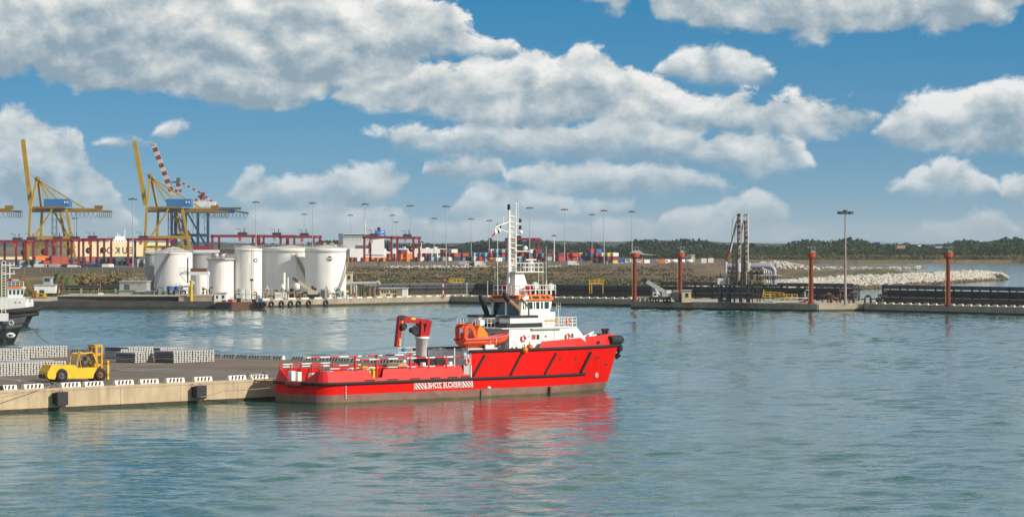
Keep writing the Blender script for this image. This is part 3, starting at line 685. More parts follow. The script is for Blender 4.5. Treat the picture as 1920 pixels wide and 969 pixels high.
b.b3(sx_(1120, -.5), sx_(1134, -.5), -1.0, 0, 7.3, 7.6); b.build('bow_bollard', BLACKP, ship)
b = MB(); q = sx_(1107, -1.0); b.b3(q - .7, q + .6, -1.6, -.4, 5.95, 7.6); b.cyl((q - 1.2, -1, 7.3), (q + .6, -1.0, 7.9), .12); b.build('windlass', WHITE, ship)

# deck crane -----------------------------------------------------------------
YC = .4
xc = sx_(791, YC)
b = MB(); b.lathe([(.8, 2.55), (.78, 7.5), (.95, 7.55), (.95, 7.8), (.75, 7.85), (0, 7.86)], 18, (xc, YC, 0)); cr_ = b.build('deck_crane', WHITE, ship)
CRED = mat('crane_red', (.34, .008, .012), .4, var=.15)
def cp(*pts): return [(s3(px, py, YC).x, s3(px, py, YC).z) for px, py in pts]
MB().prism(cp((782.5, 632), (783.5, 606), (790, 604), (791, 632)), YC - .45, YC + .45, 'y').build('mast_plate', CRED, cr_)
MB().prism(cp((789, 632), (798, 601), (806, 602), (800, 632)), YC - .45, YC + .45, 'y').build('inner_column', CRED, cr_)
MB().prism(cp((751, 593), (755, 591.5), (806, 600.5), (804, 607), (756, 605), (751, 600)), YC - .35, YC + .35, 'y').build('main_boom', CRED, cr_)
MB().prism(cp((747, 593), (753, 592), (753.5, 606), (747, 650), (741, 650), (744, 620)), YC - .28, YC + .28, 'y').build('folded_jib', CRED, cr_)
MB().prism(cp((747.5, 596), (751, 591), (756, 591), (756, 598), (750, 600)), YC - .38, YC + .38, 'y').build('knuckle_joint', BLACKP, cr_)
b = MB(); q = s3(752, 611, YC); b.b3(q.x - .1, q.x + .12, YC - .32, YC - .27, q.z - .8, q.z + .8); q = s3(747, 641, YC); b.b3(q.x - .1, q.x + .12, YC - .32, YC - .27, q.z - .5, q.z + .5); b.parts('yellow_flash', YELL, cr_)
b = MB(); q = s3(772, 597.5, YC); b.ball((q.x, YC - .36, q.z), .35, 10, 5, (1.4, .08, .45)); b.build('maker_badge', YELL, cr_)
for px, py, r_ in ((758, 612, .36), (778.5, 619, .5)):
    q = s3(px, py, YC - .6); b = MB(); b.torus((q.x, YC - .55, q.z), r_, .14, 'y', 14, 6); b.cyl((q.x, YC - .62, q.z), (q.x, YC + .3, q.z), r_ * .7, n=12); b.build('hose_reel', BLACKP, cr_)
a, c = s3(789, 630, YC - .5), s3(790, 602, YC - .5); MB().cyl(a, c, .13, n=8).build('lift_cylinder', CRED, cr_)
a, c = s3(758, 615, YC), s3(755, 652, YC); MB().cyl(a, c, .025, n=4).build('hoist_wire', BLACKP, cr_)
q = s3(757, 655, YC); MB().ball((q.x, YC, q.z), .35, 8, 6, (1.2, .5, .7)).build('hook_block', BLUE, cr_)
# working deck fittings -------------------------------------------------------
q = s3(773, 675, -2.2); b = MB()
b.cyl((q.x, -2.5, 3.6), (q.x, -2.4, 3.6), 1.06, n=24); b.cyl((q.x, -.6, 3.6), (q.x, -.5, 3.6), 1.06, n=24); b.cyl((q.x, -2.4, 3.6), (q.x, -.6, 3.6), .6, n=16); rl = b.build('winch_reel', mat('winch_red', (.62, .012, .01), .4), ship)
b = MB()
for k in range(8):
    t = k * math.pi / 4; b.beam((q.x, -2.53, 3.6), (q.x + math.cos(t), -2.53, 3.6 + math.sin(t)), .07)
b.parts('reel_spoke', mat('winch_red_dark', (.35, .01, .01), .5), rl)
q = s3(750, 678, -2.0); b = MB(); b.cyl((q.x, -2.6, 3.55), (q.x, -.4, 3.55), 1.15, n=20); dr = b.build('covered_drum', CANV, ship)
b = MB(); b.b3(q.x - 1.0, q.x + 1.1, -2.7, -.3, 2.55, 3.35); b.build('drum_cradle', BLACKP, dr)
a, c = s3(805, 686, -2.5), s3(832, 668, -2.5); b = MB(); b.b3(a.x, c.x, -2.5, .6, 2.55, c.z); bx = b.build('machinery_box', BLACKP, ship)
MB().b3((a.x + c.x) / 2 - .45, (a.x + c.x) / 2 + .45, -2.53, -2.5, 4.1, 4.3).build('box_nameplate', mat('maroon_plate', (.2, .02, .03), .5), bx)
b = MB(); xp0, xp1 = sx_(798, -.5), 24.2
b.b3(xp0, xp1, -.5, 5.0, 4.95, 5.1); b.build('mezzanine_deck', GREYL, ship)
b = MB(); rail(b, [(xp0 + 1.2, -.45, 5.1), (xp1, -.45, 5.1)], 1.15, .045, 1.1, 2); rail(b, [(xp0, 4.9, 5.1), (xp1, 4.9, 5.1)], 1.15, .045, 1.1, 2); b.build('mezzanine_rail', WHITE, ship, kind='stuff')
b = MB()
for y in (-.9, -1.7): b.beam((sx_(832, -1), y, 6.1), (sx_(812, -1), y, 2.9), .08, .12)
for k in range(9): b.cyl(Vector((sx_(832, -1), -.9, 6.0)).lerp(Vector((sx_(812, -1), -.9, 2.9)), k / 9), Vector((sx_(832, -1), -1.7, 6.0)).lerp(Vector((sx_(812, -1), -1.7, 2.9)), k / 9), .04, n=4)
b.build('deck_ladder', WHITE, ship, kind='stuff')
b = MB()
for px in (835, 850, 866): q = sx_(px, 1.5); b.b3(q - .5, q + .5, 1.0, 2.2, 2.55, 4.9)
b.parts('winch_housing', GREYD, ship)
for px in (793, 843):
    q = s3(px, 684, -4.6); b = MB(); b.cyl((q.x, -4.6, 2.55), (q.x, -4.6, 4.35), .3, n=10); b.cyl((q.x, -4.6, 4.3), (q.x, -4.6, 4.75), .36, n=10); b.build('white_vent', WHITE, ship)
b = MB(); q = sx_(853, -5); b.cyl((q, -4.9, 2.55), (q, -4.9, 6.5), .08); b.build('light_post', WHITE, ship)
# break-of-deck equipment panel
MB().b3(23.2, 24.2, -5.3, -5.2, 2.9, 5.9).build('break_wing', GREYL, ship)
b = MB(); b.b3(23.25, 23.9, -5.34, -5.3, 5.0, 5.5); b.build('notice_panel', mat('notice_blue_grey', (.25, .3, .45), .6), ship)
# red and white rails on the bulwark
RW = bpy.data.materials.new('red_white_bands'); RW.use_nodes = True; nt = RW.node_tree; bs = nt.nodes['Principled BSDF']
tcn = nt.nodes.new('ShaderNodeTexCoord'); sp = nt.nodes.new('ShaderNodeSeparateXYZ'); LK(nt, tcn.outputs['Object'], sp.inputs[0])
fr = MA(nt, 'GREATER_THAN', MA(nt, 'FRACT', MA(nt, 'DIVIDE', sp.outputs[0], 3.1)), .5)
LK(nt, MIXC(nt, fr, (.62, .02, .015), (.78, .78, .75)), bs.inputs['Base Color']); bs.inputs['Roughness'].default_value = .5
xr = [sx_(p, -4.9) for p in (666, 706, 769, 803, 862, 879)]
zr = 5.35
b = MB(); b.cyl((xr[0], 4.9, zr), (xr[-1], 4.9, zr), .1, n=6); b.cyl((xr[2] - .6, -4.9, zr), (xr[-1], -4.9, zr), .11, n=6); b.cyl((xr[2], -4.9, 4.25), (xr[-1], -4.9, 4.25), .08, n=6)
b.cyl((xr[0], 4.9, 4.25), (xr[2], 4.9, 4.25), .08, n=6); b.cyl((.9, 4.6, 4.3), (xr[1], 4.9, 4.3), .08, n=6); b.cyl((1.2, 4.6, 4.62), (9.5, 4.85, 4.62), .09, n=6); b.cyl((xr[0], -4.95, zr), (xr[2] - .6, -4.95, zr), .1, n=6)
b.cyl((1.6, -4.8, 4.35), (xr[2], -4.9, 4.3), .07, n=6); b.build('cargo_rail_bar', RW, ship, kind='stuff')
for i, px in enumerate((666, 706, 769, 803, 836, 879)):
    for y in (-4.92, 4.92): MB().b3(sx_(px, y) - .12, sx_(px, y) + .12, y - .12, y + .12, 2.55, 5.42).build('cargo_rail_post', mat('post_red', (.55, .012, .01), .5) if i + y < -4.9 else MATS['post_red'], ship)
for k in range(6): MB().b3(1.0 + k * 1.7, 1.14 + k * 1.7, 4.5, 4.64, 2.55, 4.62).build('low_rail_post', MATS['post_red'], ship)
b = MB()
for k, (x, y) in enumerate(((1.2, 2.4), (2.2, 2.4), (3.4, 1.0), (4.6, -1.0), (6.0, 0))): b.b3(x - .3, x + .3, y - .4, y + .4, 2.55, 3.9 - .15 * (k % 3))
b.parts('stern_locker', WHITE, ship)
b = MB(); b.b3(7.3, 9.6, -4.2, -2.6, 2.55, 4.25); b.b3(4.8, 6.2, -4.3, -3.6, 2.55, 4.35); b.parts('deck_box', GREYL, ship)

# ---- things carried by the vessel
def on_ship(p): v = Vector(p); return SO + Vector((v.x * cS - v.y * sS, v.x * sS + v.y * cS, v.z))
RB_Y = -4.35
ra, rbw = sx_(862, RB_Y), sx_(953, RB_Y)
Lr = rbw - ra
rb = thing('rescue_boat', 'small orange rescue boat with covered console on the red vessel', 'boat', on_ship((ra, RB_Y, 6.0)), SY)
b = MB(); rings = []
for t, w, zk, zg in ((0, .95, .55, 1.45), (.1, 1.05, .4, 1.45), (.5, 1.1, .3, 1.5), (.75, .95, .45, 1.65), (.9, .55, .85, 1.85), (1, .08, 1.5, 2.0)):
    x = t * Lr; rings.append([(x, -w, zg), (x, -w * .85, (zk + zg) / 2), (x, 0, zk), (x, w * .85, (zk + zg) / 2), (x, w, zg), (x, 0, zg - .15)])
b.loft(rings, True); b.add(rings[0], [(0, 1, 2, 3, 4, 5)]); b.build('boat_hull', ORANGER, rb)
PINK = mat('faded_red_collar', (.62, .10, .09), .6, var=.15)
P = [(0, -1.05, 1.5), (Lr * .5, -1.15, 1.55), (Lr * .75, -1.0, 1.7), (Lr * .92, -.55, 1.92), (Lr + .1, 0, 2.08)]
MB().tube(P + [(x, -y, z) for x, y, z in reversed(P[:-1])], .17, 8).build('collar', PINK, rb)
b = MB()
for s in (-1, 1): b.tube([(.1, s * .8, 1.5), (.1, s * .85, 3.0), (.35, s * .85, 3.45), (1.2, s * .85, 3.45), (1.9, s * .8, 2.7), (2.3, s * .8, 1.6)], .13, 6)
for y in (-.9, .74): b.prism([(.25, 1.5), (.25, 3.35), (.45, 3.5), (1.2, 3.5), (1.9, 2.7), (2.4, 1.6), (1.9, 1.5), (1.35, 2.7), (1.0, 3.05), (.65, 3.05), (.6, 1.5)], y, y + .16, 'y')
b.b3(.35, 1.25, -.75, .75, 3.32, 3.48); b.build('roll_cage', ORANGER, rb)
b = MB(); b.ball((.6, 0, 2.0), .5, 8, 6, (1, .8, 1.1)); b.build('outboard_engine', mat('engine_red_orange', (.8, .05, .01), .4), rb)
b = MB(); b.prism([(2.6, 1.5), (2.5, 2.6), (2.9, 3.3), (3.6, 2.9), (4.2, 2.3), (4.4, 1.5)], -.6, .6, 'y'); b.build('console_cover', ORCOV, rb)
for x in (Lr * .5, Lr * .63): MB().tube([(x, -1.2, 1.6), (x + .05, -1.0, .7), (x + .1, -.5, .3)], .05, 5).build('lashing', WHITE, rb)
# davit and cradle belong to the vessel
b = MB(); b.beam((ra + 2.2, -2.6, 6), (ra + 2.4, -2.7, 8.2), .4, .3); b.beam((ra + 2.4, -2.7, 8.0), (ra + 4.0, -4.0, 9.7), .55, .4); b.cyl((ra + 3.9, -4.3, 9.6), (ra + 3.9, -3.7, 9.6), .42, n=12); b.build('boat_davit', WHITE, ship)
b = MB(); b.b3(ra + 1.0, ra + 6.0, -4.9, -3.7, 5.95, 6.35); b.b3(ra + 3.6, ra + 5.1, -5.3, -5.1, 6.05, 6.8); b.build('boat_cradle', WHITE, ship)
# lifebuoys
def lifebuoy(px, py, yl, label, rot=0):
    q = s3(px, py, yl); t = thing('lifebuoy', label, 'lifebuoy', on_ship(q), SY + rot, 'lifebuoys of the rescue vessel')
    MB().torus((0, 0, 0), .36, .1, 'y', 20, 8).build('ring', ORANGER, t)
    b = MB()
    for k in range(4):
        a0 = k * math.pi / 2 + .6; prof = [(.36 + .108 * math.cos(2 * math.pi * i / 8), .108 * math.sin(2 * math.pi * i / 8)) for i in range(9)]
        b.lathe(prof, 3, (0, 0, 0), a0, a0 + .38, 'y')
    b.build('white_band', WHITE, t)
lifebuoy(982, 634, -YH - .16, 'orange lifebuoy on the white deckhouse side behind the rescue boat')
lifebuoy(1065, 630.5, -YH - .16, 'orange lifebuoy on the white deckhouse side near the bow bulwark')
lifebuoy(1066, 603, -4.5, 'orange lifebuoy hung on the white bridge deck rail')
lifebuoy(877, 677, -5.5, 'dull red lifebuoy at the aft end of the raised red hull')
for px, py, lab, cc in ((984, 656, 'round orange buoy hanging lower on the black strake', (.62, .20, .03)), (993, 651, 'round brownish red buoy hanging behind the orange one', (.50, .13, .05))):
    y = -5.75 if px == 984 else -5.35; q = s3(px, py, y); m = mat('buoy_' + str(px), cc, .5, var=.2, vs=2)
    t = thing('mooring_buoy', lab, 'buoy', on_ship(q), SY, 'round buoys on the rescue vessel')
    MB().ball((0, 0, 0), .44, 14, 10, (1, 1, 1.05)).build('float', m, t); MB().cyl((0, 0, .4), (0, .1, .75), .06, n=6).build('eye', BLACKP, t)
a, c = s3(670, 700, -3.6), s3(705, 680, -3.6)
t = thing('covered_crate', 'crate under a yellow tarpaulin on the after deck', 'crate', on_ship(((a.x + c.x) / 2, -3.4, 2.55)), SY)
w = (c.x - a.x) / 2 * .8; b = MB(); b.loft([[(-w, -.9, 0), (w, -.9, 0), (w, .9, 0), (-w, .9, 0)], [(-w, -.9, 1.4), (w * .96, -.95, 1.5), (w, .9, 1.5), (-w, .9, 1.4)], [(-w * .7, -.5, 1.95), (w * .8, -.5, 1.85), (w * .8, .5, 1.85), (-w * .6, .5, 2.0)]], True, False)
b.add([(-w * .7, -.5, 1.95), (w * .8, -.5, 1.85), (w * .8, .5, 1.85), (-w * .6, .5, 2.0)], [(0, 1, 2, 3)]); b.build('tarpaulin', TARP, t)
b = MB(); b.b3(-w * 1.04, -w * .55, -1.0, .95, .1, 1.7); b.build('canvas_side', CANV, t)
# flags on the signal yard
def flag(name, label, px0, py0, pts, cols_):
    o0 = on_ship(s3(px0, py0, 0)); t = thing(name, label, 'flag', o0, SY, 'flags on the mast')
    A_, B_, C_, D_ = [s3(px, py, 0) - s3(px0, py0, 0) for px, py in pts]    # hoist top, hoist foot, fly top, fly foot
    for k, m in enumerate(cols_):
        b = MB(); rows = []
        for i in range(5):
            u = (k + i / 4) / len(cols_); r_ = []
            for j in range(5):
                w_ = j / 4; p = A_.lerp(C_, u).lerp(B_.lerp(D_, u), w_); r_.append((p.x, .16 * math.sin(u * 7 + w_ * 2), p.z))
            rows.append(r_)
        b.loft(rows); b.build('stripe', m, t)
FG, FW, FR, FB = mat('flag_green', (.02, .22, .06), .8), mat('flag_white', (.7, .7, .68), .8), mat('flag_red', (.5, .02, .02), .8), mat('flag_black', (.02, .02, .02), .8)
flag('national_flag', 'green white and red flag hanging from the mast yard', 934, 417, ((934, 417), (935, 431), (923, 442), (925, 445)), (FG, FW, FR))
flag('signal_flag', 'black and white flag hanging beside the tricolour', 940.5, 421, ((940.5, 421), (941, 435), (931, 435), (934, 438)), (FB, FW, FB))

# ------------------------------------------------------------------ the concrete pier
CONC = mat('sandy_concrete', (.46, .36, .235), .85, var=.18, vs=.5, streak=.45, sc=(.20, .145, .085), ssc=(.9, .9, .10), bump=.3, bs=3)
PAVE = mat('dusty_pier_paving', (.165, .125, .092), .9, var=.30, vs=.12, patch=(.235, .185, .135), pf=.56, ps=.09, bump=.2, bs=2, streak=.5, sc=(.085, .066, .052), ssc=(.10, .22, .1))
WEEDW = mat('wet_weed_concrete', (.045, .038, .018), .7, var=.5, vs=1.2, patch=(.12, .09, .03), pf=.6, ps=1.0)
PZ = 2.65
PW = math.atan2(25.7, 23.7)                                # bearing of the near wall
pd, pn_ = Vector((math.cos(PW), math.sin(PW), 0)), Vector((-math.sin(PW), math.cos(PW), 0))
PA = Vector((-60, 375, 0))
fe0, fe1 = G(136, 660, PZ), G(727, 680.5, PZ)
fd_ = (fe1 - fe0); fd_.z = 0; fd_.normalize()
def meet(p, d, q, e):
    k = ((q.x - p.x) * e.y - (q.y - p.y) * e.x) / (d.x * e.y - d.y * e.x); return p + d * k
corner = meet(PA, pd, fe0, fd_); corner.z = 0
far_l = fe0 - fd_ * 110; far_l.z = 0
near_l = PA - pd * 70
pier = tag(place('pier', MB().prism([(q.x, q.y) for q in (near_l + pn_ * .6, corner + pn_ * .6 - fd_ * .6, far_l - Vector((0, 1, 0)), far_l - pd * 80, near_l - pd * 5 + pn_ * 30)], -3, PZ, 'z').mesh('pier', PAVE)), kind='structure')
# wall panels with open joints, coping blocks on top, weed at the waterline
Lw = (corner - near_l).length; u = 2.0
while u < Lw - 1:
    w = min(9.6, Lw - u)
    p = near_l + pd * (u + w / 2) + pn_ * .3
    MB().box((p.x, p.y, (PZ - .28 + .42) / 2), (w - .05, .6, PZ - .28 - .42), PW).build('wall_panel', CONC, pier)
    p2 = near_l + pd * (u + w / 2) + pn_ * .62
    MB().box((p2.x, p2.y, PZ - .11), (w - .03, 1.36, .30), PW).build('coping_block', CONC, pier)
    p3 = near_l + pd * (u + w / 2) + pn_ * .34
    MB().box((p3.x, p3.y, -.3), (w - .02, .6, 1.44), PW).build('weed_footing', WEEDW, pier)
    u += w
Lf = (corner - far_l).length; u = 0
while u < Lf - 1:
    w = min(9.6, Lf - u); p = far_l + fd_ * (u + w / 2) - Vector((-fd_.y, fd_.x, 0)) * .4
    MB().box((p.x, p.y, PZ - .12), (w - .04, .9, .30), math.atan2(fd_.y, fd_.x)).build('coping_block', CONC, pier); u += w
def plane3(O, yaw):
    c, s = math.cos(yaw), math.sin(yaw)
    def f(px, py, yl):
        dx, dz = (px - 960) / F, -(py - HZ) / F; t = (yl - s * O.x + c * O.y) / (-s * dx + c)
        return Vector((c * (t * dx - O.x) + s * (t - O.y), yl, HC + t * dz - O.z))
    return f
# kerb barriers, white with slanting black stripes
BWHITE = mat('barrier_white', (.74, .73, .68), .7, var=.12, vs=1.5, streak=.25, sc=(.35, .3, .24))
BBLK = mat('barrier_black', (.022, .022, .024), .7, var=.3, vs=2)
def barrier_proto():
    t = thing('kerb_barrier', 'x', 'barrier', group='striped kerb barriers on the pier')
    L = 2.9; b = MB(); sec = [(-.34, 0), (.34, 0), (.17, .56), (-.17, .56)]
    b.loft([[(-L / 2, y, z) for y, z in sec], [(-L / 2 + .16, y * .94, z) for y, z in sec], [(L / 2 - .16, y * .94, z) for y, z in sec], [(L / 2, y, z) for y, z in sec]], True, False)
    b.add([(-L / 2, y, z) for y, z in sec], [(3, 2, 1, 0)]); b.add([(L / 2, y, z) for y, z in sec], [(0, 1, 2, 3)]); b.build('concrete_body', BWHITE, t)
    for s in (-1, 1):
        for k in range(4):
            x = -1.12 + k * .58
            def Y(z): return s * (.34 * .94 - z * .30 * .94 + .006)
            b = MB(); q = [(x, Y(.06), .06), (x + .30, Y(.06), .06), (x + .30 + .22, Y(.51), .51), (x + .22, Y(.51), .51)]
            r_ = [(p[0], p[1] - s * .02, p[2]) for p in q]; b.add(q + r_, [(0, 1, 2, 3), (4, 7, 6, 5), (0, 4, 5, 1), (1, 5, 6, 2), (2, 6, 7, 3), (3, 7, 4, 0)]); b.build('black_stripe', BBLK, t)
    return t
bp_ = barrier_proto(); first = True
def on_line(p, d, px):      # point of a ground line in column px
    k = (px - 960) / F; return p + d * ((k * p.y - p.x) / (d.x - k * d.y))
near_px = (-12, 11, 61, 131, 174, 231, 278, 327, 379, 443, 484)
far_px = (104, 122, 140, 158, 405, 431, 455, 478, 499.6, 519, 560, 586, 606, 624, 646, 670, 690, 708, 726, 745)
nm_ = {11: 'striped barrier at the left frame edge on the sunlit pier edge', 61: 'striped barrier beside the rope end left of the left black fender', 131: 'striped barrier right above the left black fender block', 174: 'striped barrier below the rear half of the yellow forklift', 231: 'striped barrier just right of the forklift on the near pier edge', 278: 'third near edge barrier left of the right black fender block', 327: 'near edge barrier just left of the right fender block', 379: 'striped barrier above the right black fender block', 443: 'striped barrier left of two near the red stern', 484: 'near edge barrier closest to the red vessel stern', -12: 'striped barrier cut by the left frame edge'}
for i, px in enumerate(near_px):
    p = on_line(PA + pn_ * 1.0, pd, px); p.z = PZ + .045
    if first: o = bp_; first = False; o.location = p; o.rotation_euler = (0, 0, PW)
    else: o = dup(bp_, p, PW)
    o['label'] = nm_[px]
for i, px in enumerate(far_px):
    p = on_line(fe0 - Vector((-fd_.y, fd_.x, 0)) * .8, fd_, px); p.z = PZ + .03
    o = dup(bp_, p, math.atan2(fd_.y, fd_.x) + random.uniform(-.03, .03))
    o['label'] = ORD[i] + ' barrier from the left on the far pier edge, left of the forklift' if px < 300 else (ORD[i - 4] + ' barrier right of the ingot stacks on the far pier edge' if px < 540 else ORD[i - 10] + ' far edge barrier from the left seen above the red stern')
# fender blocks on the wall
FEND = mat('fender_rubber', (.028, .027, .03), .7, var=.35, vs=2.5)
for px, lab in ((105.5, 'black rubber fender block on the pier wall below the forklift'), (366, 'black rubber fender block on the pier wall nearer the red vessel')):
    p = on_line(PA, pd, px); t = thing('wall_fender', lab, 'fender', (p.x, p.y, 1.45), PW, 'black fender blocks on the pier wall')
    b = MB(); b.b3(-.8, .8, -1.25, -.95, -.75, .85); b.build('front_panel', FEND, t)
    b = MB(); b.loft([[(-.7, -.95, -.7), (.7, -.95, -.7), (.7, -.95, .8), (-.7, -.95, .8)], [(-.6, .0, -.55), (.6, .0, -.55), (.6, .0, .7), (-.6, .0, .7)]], True, False); b.build('rubber_body', BLACK, t)
    MB().prism([(-.55, -.75), (.55, -.75), (.3, -1.05), (-.3, -1.05)], -1.2, -.98, 'y').build('lower_lip', FEND, t)
    for s in (-1, 1): MB().tube([(s * .55, -.6, .8), (s * .6, -.1, 1.05)], .04, 5).build('chain', GREYD, t)
# bollards
def bollard(p, lab):
    t = thing('bollard', lab, 'bollard', p, 0, 'bollards on the pier'); b = MB(); b.lathe([(.32, 0), (.3, .12), (.2, .2), (.2, .5), (.34, .6), (.3, .72), (0, .76)], 14); b.build('post', GREYD, t); MB().cyl((0, 0, -.02), (0, 0, .06), .42, n=14).build('base_plate', GREYD, t)
bp0 = on_line(PA + pn_ * 1.4, pd, 99); bollard((bp0.x, bp0.y, PZ), 'dark mooring bollard on the pier edge above the left fender')
bp1 = on_line(PA + pn_ * 2.5, pd, 496); bollard((bp1.x, bp1.y, PZ), 'dark mooring bollard on the pier beside the red stern')
# mooring ropes
def rope(pts, r, lab, m=ROPE, sag=0):
    P = []; pts = [Vector(p) for p in pts]
    for a, c in zip(pts, pts[1:]):
        for k in range(9):
            q = a.lerp(c, k / 8); q.z -= sag * 4 * (k / 8) * (1 - k / 8); P.append(q)
    o = MB().tube(P, r, 5).build('mooring_rope', m); tag(o, lab, 'rope', 'mooring ropes')
rope([on_ship((.4, 4.6, 3.4)), W(208, 688.6, 425), W(-40, 673, 452), Vector((-86, 470, PZ + .1))], .05, 'upper of two pale blue ropes running left from the red stern', sag=.05)
rope([on_ship((.4, 4.3, 3.2)), W(208, 693.5, 424), W(98, 685, 432), W(-40, 675, 450), Vector((-86, 470, PZ + .3))], .05, 'lower of two pale blue ropes running left from the red stern', sag=.05)
rope([(bp0.x, bp0.y, PZ + .35), W(40, 714, 396), W(-30, 703, 399)], .06, 'pale rope from the bollard above the left fender to the left', sag=.05)
rope([(bp0.x, bp0.y, PZ + .3), W(70, 731, 378.5), W(0, 745, 371), W(-30, 752, 368)], .045, 'tan rope hanging down the pier wall at the left', mat('tan_rope', (.33, .26, .17), .9))
rope([on_ship((.2, 3.8, 1.9)), W(420, 732, 398), W(376, 744, 396)], .045, 'dark rope from the red stern down to the right fender', MATS['tan_rope'], sag=.1)

# ------------------------------------------------------------------ aluminium ingot stacks
ALU = mat('aluminium_ingot', (.60, .59, .56), .5, metal=.25, var=.14, vs=2, streak=.2, sc=(.3, .29, .27), ssc=(1, 1, 2))
BEAR = mat('dark_bearer', (.035, .032, .03), .9)
def stack(px, py, bl, dl, layers, lab, gapx=.5, z=PZ, skip=0):
    """near corner in column px, row py; bright face length bl along the wall bearing, dark face length dl leading off to the left"""
    p = G(px, py, z); t = thing('ingot_stack', lab, 'metal stack', p, PW, 'stacked aluminium ingots on the pier')
    lh = .245; b = MB(); n = int(bl / gapx)
    for L in range(layers):
        for k in range(n):
            if L == layers - 1 and k < skip: continue
            x = k * bl / n + bl / n / 2 + random.uniform(-.02, .02); y0 = random.uniform(-.05, .05)
            b.loft([[(x - .21, y0 - .0, L * lh + .05), (x + .21, y0, L * lh + .05), (x + .15, y0, L * lh + .22), (x - .15, y0, L * lh + .22)], [(x - .21, dl + y0, L * lh + .05), (x + .21, dl + y0, L * lh + .05), (x + .15, dl + y0, L * lh + .22), (x - .15, dl + y0, L * lh + .22)]], True, False)
            e = [(x - .21, y0, L * lh + .05), (x + .21, y0, L * lh + .05), (x + .15, y0, L * lh + .22), (x - .15, y0, L * lh + .22)]; b.add(e, [(0, 1, 2, 3)])
    b.build('ingot_rows', ALU, t, kind='stuff')
    b = MB()
    for L in range(layers): b.b3(.05, bl - .05, .12, dl - .1, L * lh + .005, L * lh + .17)
    b.build('dark_bearers', BEAR, t, kind='stuff'); return t
stack(325, 680.5, 7.9, 4.2, 7, 'light metal ingot stack farthest right on the pier')
stack(253, 680.0, 3.6, 4.4, 6, 'low metal ingot stack just right of the forklift mast')
stack(226, 673.0, 6.5, 3.8, 7, 'metal ingot stack behind the low one right of the forklift', skip=3)
stack(300, 670.5, 4.5, 5.5, 6, 'flat topped metal ingot stack behind the rightmost one')
stack(42, 672, 8.6, 5, 7, 'metal ingot stack on the far pier edge left of the forklift')
stack(-42, 678, 9.6, 5, 7, 'metal ingot stack at the far left frame edge below the tugs')
stack(-40, 707, 14.5, 4.5, 7, 'bright metal ingot stack directly left of the forklift')
stack(-60, 690, 15.0, 3, 3, 'low metal ingot row behind the stack beside the forklift')

# ------------------------------------------------------------------ yellow forklift truck
FY = mat('forklift_yellow', (.78, .47, .012), .45, var=.14, vs=1.2, streak=.3, sc=(.35, .17, .03), ssc=(2, 2, .4))
TYRE = mat('tyre_rubber', (.022, .021, .02), .85, var=.3, vs=2)
yawf = R(40); FO = G(116, 716, PZ)
fk = thing('forklift_truck', 'large yellow forklift truck parked among the ingots on the pier', 'forklift', FO, yawf)
f3 = plane3(FO, yawf)
def fx_(px): return f3(px, 700, 0).x
def fp(*pts): return [(f3(px, py, 0).x, f3(px, py, 0).z) for px, py in pts]
xR, xF = 0, f3(188.6, 713, 0).x
WD = 2.1
MB().prism(fp((89, 706), (89.5, 697), (93, 692), (97, 684), (107, 683), (108, 692), (131, 692), (131, 710), (126, 708), (124, 699), (116, 695), (107, 699), (103, 711), (92, 710)), .0, WD, 'y').build('counterweight', FY, fk)
MB().prism(fp((97, 691), (107, 684.5), (141, 684), (147, 690), (147, 694), (97, 696)), .15, WD - .15, 'y').build('engine_hood', FY, fk)
MB().prism(fp((130, 691), (181, 688), (181, 695), (177, 700), (175, 709), (131, 709)), .05, WD - .05, 'y').build('chassis', FY, fk)
b = MB()
for y in (.2, WD - .2):
    P = [(f3(px, py, 0).x, y, f3(px, py, 0).z) for px, py in ((145, 689), (148, 665), (152, 663), (172, 661), (176, 662), (186, 688))]; b.tube(P, .085, 6)
P0 = [(f3(px, py, 0).x, f3(px, py, 0).z) for px, py in ((149, 664), (161, 662), (174, 661))]
for x, z in P0: b.cyl((x, .2, z), (x, WD - .2, z), .07, n=6)
for px, q in ((153, 168),): b.cyl((f3(150, 664, 0).x, .2, f3(150, 664, 0).z), (f3(154, 690, 0).x, .2, f3(154, 690, 0).z), .05)
b.build('overhead_guard', FY, fk)
MB().prism(fp((167, 669), (176, 668), (178, 675), (168, 676)), .6, 1.5, 'y').build('roof_hatch', GREYD, fk)
MB().prism(fp((160, 688), (160, 676), (163, 675), (164, 683), (170, 683), (170, 688)), .7, 1.4, 'y').build('driver_seat', BLACKP, fk)
q = f3(174, 681, 0); b = MB(); b.torus((q.x, 1.05, q.z), .2, .03, 'x', 10, 4); b.cyl((q.x, 1.05, q.z), (q.x + .4, 1.05, q.z - .7), .05); b.build('steering_wheel', BLACKP, fk)
b = MB()
for y in (.35, WD - .35):
    a, c = f3(181, 708, 0), f3(181, 646, 0); b.b3(a.x - .02, a.x + .28, y - .14, y + .14, .25, c.z)
    a = f3(192, 708, 0); b.b3(a.x - .05, a.x + .2, y - .12, y + .12, .2, c.z - .05)
for py in (648, 664, 684): q = f3(185, py, 0); b.b3(f3(179, py, 0).x, f3(194, py, 0).x, .25, WD - .25, q.z - .15, q.z + .15)
b.build('lift_mast', mat('mast_orange_yellow', (.58, .29, .01), .5, var=.25, vs=2), fk)
b = MB(); a, c = f3(202, 711, 0), f3(205.5, 676, 0); b.b3(a.x, c.x, .1, .35, a.z, c.z); b.b3(a.x, c.x, WD - .35, WD - .1, a.z, c.z); b.b3(a.x, c.x, .1, WD - .1, a.z + .4, a.z + .7); b.b3(a.x, c.x, .1, WD - .1, c.z - .5, c.z - .2); b.build('fork_carriage', FY, fk)
for y in (.45, WD - .6): b = MB(); b.b3(c.x, c.x + 1.3, y, y + .15, .12, .2); b.build('fork_tine', GREYD, fk)
